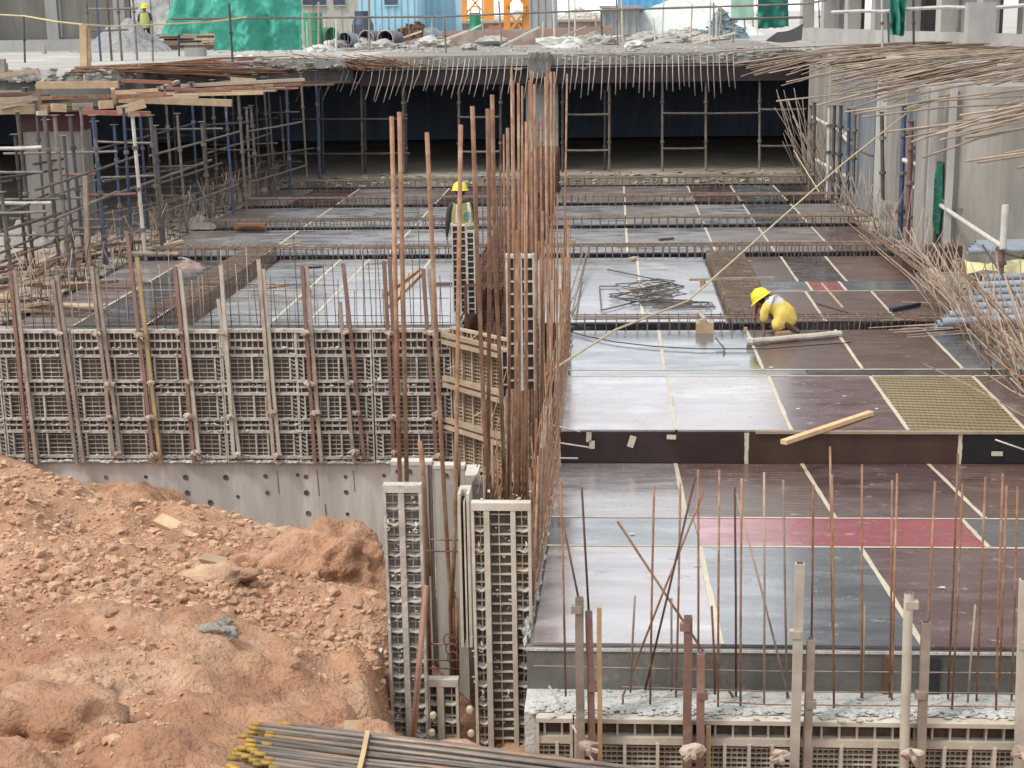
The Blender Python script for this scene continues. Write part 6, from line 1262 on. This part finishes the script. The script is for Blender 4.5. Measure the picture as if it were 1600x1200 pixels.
def hand(J, E, w, pre, s, down=(0, 0, -1), side=(1, 0, 0), fwd=(0, 1, 0)):
    d, sd, fw = V3(down), V3(side), V3(fwd); c = V3(J[w][0]); J[pre+'palm'] = (tuple(c+d*.055+fw*.005), .020, .034); E.append((w, pre+'palm'))
    for i, (o_, l) in enumerate(((-.030, .055), (-.010, .068), (.010, .064), (.028, .05))):
        a = c+d*.095+fw*o_*.9; b = a+d*l*.6+sd*s*-.008; e = a+d*l+sd*s*-.026
        J[pre+'f%da' % i] = (tuple(a), .009, .009); J[pre+'f%db' % i] = (tuple(b), .008, .008); J[pre+'f%dc' % i] = (tuple(e), .007, .007)
        E += [(pre+'palm', pre+'f%da' % i), (pre+'f%da' % i, pre+'f%db' % i), (pre+'f%db' % i, pre+'f%dc' % i)]
    a = c+d*.04+fw*.035; b = c+d*.085+fw*.052; J[pre+'ta'] = (tuple(a), .011, .011); J[pre+'tb'] = (tuple(b), .009, .009); E += [(w, pre+'ta'), (pre+'ta', pre+'tb')]
def head_mesh(mb, c, f, up=(0, 0, 1), r=.095):
    """face looks along f"""
    c = V3(c); f = V3(f).normalized(); up = V3(up); s = f.cross(up).normalized(); up = s.cross(f)
    vs, fs = ICO[3]; n = len(mb.v)
    for p in vs:
        x, y, z = p                                    # x side, y forward, z up
        k = 1.0; wd = .80 if z > -.2 else .80-.25*(-.2-z); ext = 1.0+.04*(y > .5)
        q = s*(x*r*wd)+f*(y*r*1.0*ext)+up*(z*r*1.22)
        if y > .55 and abs(x) < .22 and -.35 < z < .15: q += f*(r*.22*(1-abs(x)/.22)*(.3+(.15-z)))     # nose
        if y > .6 and .1 < z < .3 and .15 < abs(x) < .55: q -= f*r*.07                                  # eye sockets
        mb.v.append(tuple(c+q))
    mb.f += [tuple(n+i for i in t_) for t_ in fs]
def helmet(t, c, f, up=(0, 0, 1), r=.135):
    c = V3(c); f = V3(f).normalized(); up = V3(up).normalized(); s = f.cross(up).normalized(); f = up.cross(s); mb = MB(); N = 20
    prof = [(1.18, -.10, 1), (1.02, -.06, 0), (1.0, .12, 0), (.93, .42, 0), (.72, .74, 0), (.42, .93, 0), (.12, 1.0, 0), (.001, 1.0, 0)]; b = len(mb.v)
    for k, h, br in prof:
        for j in range(N):
            a = 2*math.pi*j/N; ex = 1.0+(.22*max(0, math.cos(a)) if br else 0); mb.v.append(tuple(c+f*(math.cos(a)*r*1.12*k*ex)+s*(math.sin(a)*r*.95*k)+up*(h*r*1.0-(.03*max(0, math.cos(a)) if br else 0))))
    for i in range(len(prof)-1):
        for j in range(N): mb.f.append((i*N+j, i*N+(j+1) % N, (i+1)*N+(j+1) % N, (i+1)*N+j))
    h_ = mb.build('helmet', YELLOW, t, smooth=True)
    mb = MB(); mb.tube([c+f*(r*1.05)+up*(r*.1), c+f*(r*.75)+up*(r*.82), c+up*(r*1.05), c-f*(r*.75)+up*(r*.82), c-f*(r*1.05)+up*(r*.1)], .010, 6); mb.build('ridge', YELLOW, h_ if False else t, smooth=True)
# --- standing worker, seen from behind
B1 = pz(724, 446, 0); w1 = thing('person', 'person standing with back turned in yellow helmet, hi-vis vest and black sleeves', 'person', B1, None, R(18))
J = {'pel': ((0, 0, .93), .13, .105), 'wai': ((0, .0, 1.06), .125, .09), 'che': ((0, .0, 1.24), .155, .10), 'nb': ((0, .0, 1.385), .085, .07), 'nk': ((-.01, .01, 1.45), .048, .05), 'hd': ((-.01, .03, 1.53), .055, .06),
     'hl': ((-.095, 0, .86), .088, .09), 'kl': ((-.11, .03, .48), .055, .06), 'al': ((-.12, -.01, .10), .040, .042), 'tl': ((-.13, .13, .04), .036, .026),
     'hr': ((.095, 0, .86), .088, .09), 'kr': ((.11, .02, .48), .055, .06), 'ar': ((.12, -.02, .10), .040, .042), 'tr': ((.13, .12, .04), .036, .026),
     'sl': ((-.185, 0, 1.345), .062, .062), 'el': ((-.245, -.02, 1.08), .045, .045), 'wl': ((-.25, .03, .85), .028, .03),
     'sr': ((.185, 0, 1.345), .062, .062), 'er': ((.25, -.02, 1.08), .045, .045), 'wr': ((.26, .03, .86), .028, .03)}
E = [('pel', 'wai'), ('wai', 'che'), ('che', 'nb'), ('nb', 'nk'), ('nk', 'hd'), ('pel', 'hl'), ('hl', 'kl'), ('kl', 'al'), ('al', 'tl'), ('pel', 'hr'), ('hr', 'kr'), ('kr', 'ar'), ('ar', 'tr'), ('nb', 'sl'), ('sl', 'el'), ('el', 'wl'), ('nb', 'sr'), ('sr', 'er'), ('er', 'wr')]
hand(J, E, 'wl', 'l', -1); hand(J, E, 'wr', 'r', 1)
me = skin_mesh(J, E, 'pel'); place(me, 'body', w1, [SKIN, BLACK], lambda c: 0 if c.z > 1.43 or (c.z < .84 and abs(c.x) > .2) else 1)
off = B1
def L1(x, y, z): a = R(18); return (B1.x+x*math.cos(a)-y*math.sin(a), B1.y+x*math.sin(a)+y*math.cos(a), B1.z+z)
class LB(MB):
    def build(s, name, mat_, parent=None, loc=None, smooth=False):
        me = bpy.data.meshes.new(name); me.from_pydata(s.v, [], s.f); me.update(); me.materials.append(mat_)
        if smooth: me.polygons.foreach_set('use_smooth', [True]*len(me.polygons))
        o = bpy.data.objects.new(name, me); COL.objects.link(o); o.parent = parent; return o
hb = LB(); head_mesh(hb, (-.015, .04, 1.575), (-.35, 1, -.12)); hb.build('head', SKIN, w1, smooth=True)
hb = LB(); hb.blob((-.01, .015, 1.59), .098, seed=2, sub=3, rough=.08, sc=(.86, .95, 1.05)); hb.build('hair', BLACK, w1, smooth=True)
MBold = MB; MB = LB; helmet(w1, (-.012, .035, 1.61), (-.35, 1, 0), (0, 0, 1), .125); MB = MBold
def vest(u, v):
    a = u*2*math.pi; z = .83+v*.56; rx = .205-.035*abs(v-.35)+(-.05*max(0, v-.75)*2); ry = .145-.03*max(0, v-.7)*2; return (math.sin(a)*rx, -math.cos(a)*ry, z+.012*math.sin(a*3))
vb = LB(); vb.grid(vest, 36, 14); vb.build('vest', HIVIS, w1, smooth=True)
vb = LB()
for (za, zb) in ((.30, .42),):
    vb.grid(lambda u, v: tuple(V3(vest(u, za+(zb-za)*v))*1.0+V3((math.sin(u*6.283)*.006, -math.cos(u*6.283)*.006, 0))), 36, 2)
for sx in (-.115, .115):
    P = [V3(vest(.5+ (sx/.2)*.16+.5, v)) for v in (.42, .6, .8, 1.0)]
    for p, q in zip(P, P[1:]): vb.bar(p+V3((0, -.008, 0)), q+V3((0, -.008, 0)), .05, .006, up=(0, 1, 0))
vb.build('reflective_bands', REFLECT, w1)
vb = LB(); P = [V3((.045+math.cos(k*.5236)*.055, -.158, 1.20+math.sin(k*.5236)*.06)) for k in range(12)]; vb.tube(P, .009, 5, closed=True)
for z in (1.18, 1.2, 1.22): vb.bar((.015, -.158, z), (.075, -.158, z), .008)
vb.build('round_emblem', BLUEE, w1)
# --- crouching worker in yellow
B2 = pz(1214, 521, 0); w2 = thing('person', 'person crouching low in a yellow coat and yellow helmet, bending over the nearest beam cage', 'person', B2)
q = lambda x, y, z: (x, y, z)
J = {'pel': (q(.17, .02, .27), .15, .13), 'wai': (q(.06, .05, .38), .125, .11), 'che': (q(-.06, .08, .45), .135, .11), 'nb': (q(-.13, .11, .505), .08, .07), 'nk': (q(-.17, .13, .49), .048, .048), 'hd': (q(-.20, .14, .46), .055, .055),
     'hl': (q(.12, .09, .25), .085, .085), 'kl': (q(-.10, .22, .33), .062, .062), 'al': (q(.03, .16, .09), .042, .042), 'tl': (q(-.09, .20, .04), .036, .028),
     'hr': (q(.20, -.04, .24), .085, .085), 'kr': (q(.02, -.13, .21), .062, .062), 'ar': (q(.24, -.10, .07), .042, .042), 'tr': (q(.30, -.13, .035), .036, .028),
     'sl': (q(-.12, .22, .49), .06, .06), 'el': (q(-.26, .32, .35), .045, .045), 'wl': (q(-.30, .26, .2), .03, .03),
     'sr': (q(-.13, -.02, .47), .06, .06), 'er': (q(-.20, -.06, .27), .045, .045), 'wr': (q(-.19, -.03, .11), .030, .03)}
E = [('pel', 'wai'), ('wai', 'che'), ('che', 'nb'), ('nb', 'nk'), ('nk', 'hd'), ('pel', 'hl'), ('hl', 'kl'), ('kl', 'al'), ('al', 'tl'), ('pel', 'hr'), ('hr', 'kr'), ('kr', 'ar'), ('ar', 'tr'), ('nb', 'sl'), ('sl', 'el'), ('el', 'wl'), ('nb', 'sr'), ('sr', 'er'), ('er', 'wr')]
hand(J, E, 'wl', 'l', -1, down=(0, 0, -.9)); hand(J, E, 'wr', 'r', 1, down=(0, 0, -.9))
DTR = mat('brown_trousers', (.12, .07, .04), (.09, .05, .03), 6, .85, rnd=0)
me = skin_mesh(J, E, 'pel'); place(me, 'body', w2, [SKIN, DTR], lambda c: 0 if c.x < -.16 else 1)
J = {'a': (q(.17, 0, .27), .21, .19), 'b': (q(.06, .02, .36), .21, .18), 'c': (q(-.05, .05, .41), .20, .17), 'd': (q(-.11, .08, .44), .14, .12), 't': (q(-.02, -.14, .16), .10, .13), 't2': (q(-.07, -.17, .07), .06, .08),
     's': (q(-.14, -.05, .43), .085, .085), 'e': (q(-.20, -.08, .27), .066, .066), 'f': (q(-.20, -.05, .17), .05, .05), 's2': (q(-.13, .22, .47), .075, .075), 'e2': (q(-.25, .3, .36), .055, .055), 'k': (q(.29, -.02, .17), .09, .10)}
me = skin_mesh(J, [('a', 'b'), ('b', 'c'), ('c', 'd'), ('a', 't'), ('t', 't2'), ('d', 's'), ('s', 'e'), ('e', 'f'), ('d', 's2'), ('s2', 'e2'), ('a', 'k')], 'a')
for v in me.vertices: v.co += v.normal*(.020*noise.noise(v.co*13)+.012*abs(noise.noise(v.co*22))-.004)
place(me, 'coat', w2, [YCLOTH, WCLOTH], lambda c: 1 if c.z > .44+.5*max(0, c.x) and -.16 < c.x < .09 and abs(c.y-.04) < .17 else 0)
hb = LB(); head_mesh(hb, (-.215, .15, .455), (-.8, .45, -.45)); hb.build('head', SKIN, w2, smooth=True)
hb = LB(); hb.blob((-.195, .14, .47), .098, seed=2, sub=3, rough=.08, sc=(1, .9, 1)); hb.build('hair', BLACK, w2, smooth=True)
MB = LB; helmet(w2, (-.225, .14, .495), (-.75, .35, -.4), (-.55, .1, .8), .125); MB = MBold
# third, far off, by the blue scaffold
B3 = pg(262, 66, GZ); B3 = V3((py(262, 30, 61).x, 58.0, GZ)); w3 = thing('person', 'person in a yellow-green vest standing far off between heap and small green tarpaulin', 'person', B3)
J = {'pel': ((0, 0, .93), .13, .105), 'che': ((0, 0, 1.24), .16, .11), 'nb': ((0, 0, 1.385), .085, .07), 'hd': ((0, 0, 1.5), .07, .07), 'hl': ((-.095, 0, .86), .088, .09), 'kl': ((-.11, .03, .48), .055, .06), 'al': ((-.12, -.01, .08), .04, .04), 'hr': ((.095, 0, .86), .088, .09), 'kr': ((.11, .02, .48), .055, .06), 'ar': ((.12, -.02, .08), .04, .04),
     'sl': ((-.185, 0, 1.345), .062, .062), 'el': ((-.26, -.02, 1.08), .045, .045), 'wl': ((-.2, -.13, .95), .03, .03), 'sr': ((.185, 0, 1.345), .062, .062), 'er': ((.26, -.02, 1.08), .045, .045), 'wr': ((.2, -.13, .95), .03, .03)}
E = [('pel', 'che'), ('che', 'nb'), ('nb', 'hd'), ('pel', 'hl'), ('hl', 'kl'), ('kl', 'al'), ('pel', 'hr'), ('hr', 'kr'), ('kr', 'ar'), ('nb', 'sl'), ('sl', 'el'), ('el', 'wl'), ('nb', 'sr'), ('sr', 'er'), ('er', 'wr')]
hand(J, E, 'wl', 'l', -1); hand(J, E, 'wr', 'r', 1)
place(skin_mesh(J, E, 'pel', 1), 'body', w3, [SKIN, BLACK], lambda c: 0 if c.z > 1.4 or (c.z < .98 and abs(c.x) > .2) else 1)
vb = LB(); vb.grid(vest, 20, 8); vb.build('vest', mat('lime_vest', (.38, .42, .14), None, rnd=0), w3, smooth=True)
hb = LB(); head_mesh(hb, (0, 0, 1.56), (0, -1, 0)); hb.build('head', SKIN, w3, smooth=True)
MB = LB; helmet(w3, (0, 0, 1.6), (0, -1, 0), (0, 0, 1), .125); MB = MBold

# ================================================================== LOOSE THINGS ON THE DECKS
rnd = random.Random(77)
def lying(name, label, cat, u0, v0, u1, v1, w, h, m_, z=0.0, group=None, z1=None):
    a = pz(u0, v0, z+h/2); b = pz(u1, v1, (z1 if z1 is not None else z)+h/2); m = MB(); m.bar(a, b, w, h); return tag(m.build(name, m_, loc=a), label, cat, group)
lying('timber_plank', 'fresh tan timber batten lying across the edge of the step', 'batten', 1224, 691, 1361, 645, .075, .045, mat('fresh_timber', (.66, .46, .25), (.58, .39, .20), 5, .6, rnd=0, c3=(.50, .35, .2), c3amt=.3), .01)
a, b = pz(1168, 534, .05), pz(1314, 521, .05); t = thing('timber_pole', 'pale cement-caked pole lying in front of the crouching person', 'pole', a)
m = MB(); m.tube([a+(b-a)*(k/8)+V3((0, 0, .004*math.sin(k*2))) for k in range(9)], .042, 8); m.build('shaft', WM['p'], t); m = MB(); m.tube([a-V3((.01, 0, 0)), a+V3((.07, 0, 0))], .06, 8); m.build('end_collar', WM['p'], t)
lying('timber_block', 'reddish block under the hem of the crouching person\'s coat', 'timber block', 1213, 522, 1233, 521, .14, .07, mat('pinkish_block', (.33, .2, .15), None, rnd=0))
for i, (u, v, s_, l) in enumerate(((891,381,.09,'small tan block between second and third cages near the rusty bars'),(1098,445,.07,'small upright block before the lengthwise cage'),(1160,448,.07,'small tan block beyond the lengthwise cage'),(1165,517,.05,'yellowish scrap of foam near the crouching person'),(990,407,.10,'thin tan offcut before the second cage on the bright sheet'))):
    p = pz(u, v, 0); m = MB(); m.box((p.x, p.y, s_*.5), (s_*(2.2 if i in (0, 4) else .9), s_*1.2, s_ if i != 4 else .02), .2+i); tag(m.build('timber_block', TIMBER, loc=p), l, 'timber block')
p = pz(1101, 520, 0); m = MB(); m.box((p.x, p.y, .075), (.25, .12, .15), -.05); m.box((p.x-.02, p.y-.002, .17), (.1, .115, .05)); tag(m.build('timber_block', TIMBER, loc=p), 'tan block at the front of the nearest beam cage with a steel tube on it', 'timber block')
m = MB(); m.tube([V3((p.x, p.y-.04, .2)), V3((p.x-.05, p.y+.45, .2))], .028, 8); tag(m.build('short_tube', STEELG, loc=p), 'short grey tube resting on the tan block at the nearest cage', 'tube')
lying('timber_plank', 'tan board piece lying before the second beam cage near the brown block', 'board', 962, 385, 990, 383, .16, .04, TIMBER)
lying('timber_plank', 'thin tan lath on the dark sheet beyond the lengthwise cage', 'lath', 1138, 411, 1174, 408, .06, .02, TIMBER)
lying('timber_plank', 'long thin tube lying over the lengthwise cage onto the dark sheets', 'tube', 1077, 437, 1210, 434, .04, .04, STEELG, .1)
lying('timber_plank', 'brown thin lath crossing the small red patch', 'lath', 1284, 443, 1317, 481, .03, .02, TIMBER, .005)
lying('timber_plank', 'thin dark strip near the red patch on the mesh-faced sheet', 'strip', 1276, 474, 1325, 488, .02, .012, STEELD, .005)
for i, (u0, v0, u1, v1, k) in enumerate(((600,460,655,420,'t'),(608,477,660,424,'t'),(418,448,446,444,'t'),(300,443,342,441,'t'),(680,443,706,443,'g'),(410,383,625,384,'g'),(470,379,415,387,'t'),(365,389,450,383,'y'),(215,442,320,444,'g'),(1030,374,1052,372,'g'))):
    lying('loose_timber', '%s batten lying on the deck behind the long form wall, %s' % ({'t': 'tan', 'g': 'dark', 'y': 'yellowish'}[k], nth(i)), 'batten', u0, v0, u1, v1, .07, .035, TIMBER if k != 'g' else STEELD, .01, 'battens lying on the far decks')
for i in range(4): lying('rust_plate', 'flat rusty bundle of short bars on the deck by the scaffolding, layer %s' % nth(i), 'bar bundle', 368, 350+i*2, 415, 351+i*2, .12, .05, RUST, .02+.05*(3-i), 'rusty bar bundles on the deck')
p = pz(490, 417, 0); mb = MB(); mb.lathe((p.x, p.y, 0.0), [(.001, .0), (.12, .0), (.17, .03), (.05, .05), (.001, .05)], 14); tag(mb.build('basin', STEELD, loc=p), 'round dark lid lying on the pale sheet behind the form wall', 'lid')
p = pz(296, 418, 0); heap('rag_heap', 'crumpled brown and white sack on the deck beside a tape line behind the form wall', p, .36, .24, .13, mat('brown_sack', (.14, .08, .07), (.34, .26, .22), 6, .9, rnd=0), seed=2, n=20, rough=.6)
# bent stirrups
def stirrup(u, v, w, h, az, label, z=.02, r=.009, open_=True):
    c = pz(u, v, z); ax = V3((math.cos(az), math.sin(az), 0)); ay = V3((-math.sin(az), math.cos(az), 0)); P = [c-ax*w/2-ay*h/2, c+ax*w/2-ay*h/2, c+ax*w/2+ay*h/2, c-ax*w/2+ay*h/2]
    if open_: P.append(c-ax*w/2-ay*h/2*.75)
    m = MB()
    for a, b in zip(P, P[1:]): m.tube([a, b], r, 5)
    return tag(m.build('stirrup', STEELD, loc=c), label, 'stirrup', 'bent stirrups piled on the bright sheet')
for k in range(13):
    stirrup(1012+rnd.uniform(-26, 32), 455+rnd.uniform(-13, 13), rnd.uniform(.3, .5), rnd.uniform(.4, .9), rnd.uniform(-.9, .9), 'bent dark stirrup in the pile on the bright sheet, resting on a tan board', z=.02+.006*k)
for k in range(6): stirrup(1055+rnd.uniform(-18, 22), 472+rnd.uniform(-4, 6), .75, .35, rnd.uniform(-.3, .3), 'bent dark stirrup of the smaller pile near the lengthwise cage', z=.02+.008*k)
lying('timber_plank', 'tan board under the pile of bent stirrups', 'board', 984, 451, 1010, 449, .14, .03, TIMBER, 0.004)
for i, P in enumerate((((949,421),(1048,441)),((1048,441),(1020,452),(1000,465)),((937,447),(966,447)),((937,448),(940,484),(944,484)),((943,484),(1000,470)),((886,478),(911,393)),((893,490),(917,393)),((900,497),(908,440),(918,395)),((876,476),(889,450)),((1218,500),(1236,505)))):
    rebar('bent_bar', 'loose dark bar on the bright sheet beside the bent stirrups, %s' % nth(i), 'rebar', 'loose bars on the bright sheet', [pz(u, v, .03+(0.25 if i in (5, 6, 7) and v < 400 else 0)) for u, v in P], .011 if i < 5 else .013, STEELD if i not in (5, 6, 7) else RODGREY, 5)
rebar('bent_bar', 'short dark bar bent down in front of the nearest cage beside the tan block', 'rebar', None, [pz(1118, 528, .1), pz(1132, 545, .02), pz(1131, 552, .02)], .012, STEELD, 5)
rebar('cable', 'thin black cable lying slack across the deck in front of the nearest cage', 'cable', None, [pz(u, v, .03) for u, v in ((886,517),(920,526),(960,534),(1020,541),(1090,545),(1200,545),(1260,540),(1330,535))], .008, BLACK, 5)
rebar('rope', 'long pale line strung aslant from the central wall bars up to the side slab rods', 'rope', None, [py(852, 585, 15.5), py(962, 515, 18), py(1075, 470, 20.5), py(1210, 350, 24), py(1318, 255, 27), py(1462, 141, 30)], .014, ROPEM, 5)
rebar('rope', 'thin pale line hanging over the deck from the side props to the rebar thicket', 'rope', None, [py(1240, 235, 31), py(1280, 300, 28)], .010, ROPEM, 5)
lying('dark_rod_tool', 'dark blue handled tool lying by the thicket', 'tool', 1392, 484, 1436, 475, .07, .05, mat('dark_blue', (.02, .03, .06), None, rnd=0), .01)
rebar('bent_bar', 'long thin pale bar on the brown sheet pointing at the thicket', 'rebar', None, [pz(1410, 472, .03), pz(1462, 474, .05)], .012, RODGREY, 5)
rebar('bent_bar', 'black rod lying aslant at the far end of the nearest cage', 'rebar', None, [pz(1428, 519, .12), pz(1508, 513, .1)], .014, STEELD, 5)
rebar('bent_bar', 'black rod leaning in the rebar thicket over the grey-blue pipes', 'rebar', None, [py(1535, 383, 22.5), py(1640, 545, 20.5)], .016, STEELD, 5)
for i, (u, v, u1, v1) in enumerate(((862,664,906,674),(862,690,921,699),(830,715,903,716))):
    rebar('tie_bar', 'short whitish tie bar poking over the step face from the wall bars, %s from above' % nth(i), 'rebar', 'tie bars poking over the step face', [py(u, v, 16.0), py(u1, v1, 15.8)], .010, ALUP, 5)
rebar('tie_bar', 'thin whitish rod leaning on the dark step board at the frame edge', 'rebar', None, [py(1555, 687, 15.9), py(1615, 708, 15.9)], .010, ALUP, 5)
# white debris lumps on the far decks
for i, (u, v) in enumerate(((853,339),(1370,640),(285,405),(1247,640),(988,836),(1472,920),(1205,575),(1320,620),(1090,885))):
    p = pz(u, v, 0) if v < 672 else pr(u, v); m = MB(); m.blob(p+V3((0, 0, .01)), .05 if i in (0, 2) else .014, seed=i, sub=2, rough=.6, sc=(1.6, 1, .5)); tag(m.build('paper_scrap', WCLOTH, loc=p), 'white scrap lying on the deck sheets, %s counted from the scaffolding pillar' % nth(i), 'scrap', 'white scraps on the decks')
# ---- bundle of new bars in the foreground
NB = mat('new_bar_steel', (.11, .10, .10), (.24, .19, .145), 9, .5, rnd=.35, metal=.35, c3=(.36, .20, .10), c3amt=.4, stretch=(.35, 1, 1)); YT = mat('yellow_bar_tip', (.40, .25, .035), (.26, .16, .03), 12, .6, rnd=.2)
def nb(i, a, b, r, c=None):
    t = thing('new_bar', 'long steel bar with yellow tip in the foreground bundle, layer %s, %s across' % (nth(i % 5), nth(i//5)), 'rebar', a, 'new bars in the foreground bundle')
    d = (b-a).normalized(); m = MB(); m.tube([a+d*.05, (a+b)/2+V3((0, 0, -.008)) if c is None else c, b], r, 8); m.build('shaft', NB, t, smooth=True)
    m = MB(); m.tube([a, a+d*.052], r*1.06, 8); m.build('painted_tip', YT, t, smooth=True)
i = 0
ZN = 1.13
for row in range(16):
    for lay in range(4):
        z = ZN-.026*lay+.008*(row % 2)+rnd.uniform(-.004, .004)
        a = pz(432-5*row+rnd.uniform(-38, 14), 1131+6.3*row+3*(lay % 2), z); b = pz(985, 1203+5.2*row+rnd.uniform(-3, 3), z-.01); d = b-a
        nb(i, a, a+d*1.35, .0118, c=a+d*.5+V3((0, 0, .006))); i += 1
for k in range(9):
    a = pz(372+k*7+rnd.uniform(-8, 8), 1150+k*7, ZN+.015); nb(i, a, pz(900, 1215+6*k, ZN-.01), .011); i += 1
m = MB(); p0 = pz(574, 1147, ZN+.012); P = [p0+V3((.0, .03, -.1)), p0+V3((0, .012, .01)), pz(568, 1175, ZN+.03), pz(562, 1200, ZN+.03), pz(556, 1225, ZN+.02)]
for a, b in zip(P, P[1:]): m.bar(a, b, .022, .006)
tag(m.build('binding_strap', mat('tan_strap', (.52, .38, .20), (.42, .30, .15), 9, .7, rnd=0), loc=p0), 'tan strap wound over the foreground bundle of bars', 'strap')
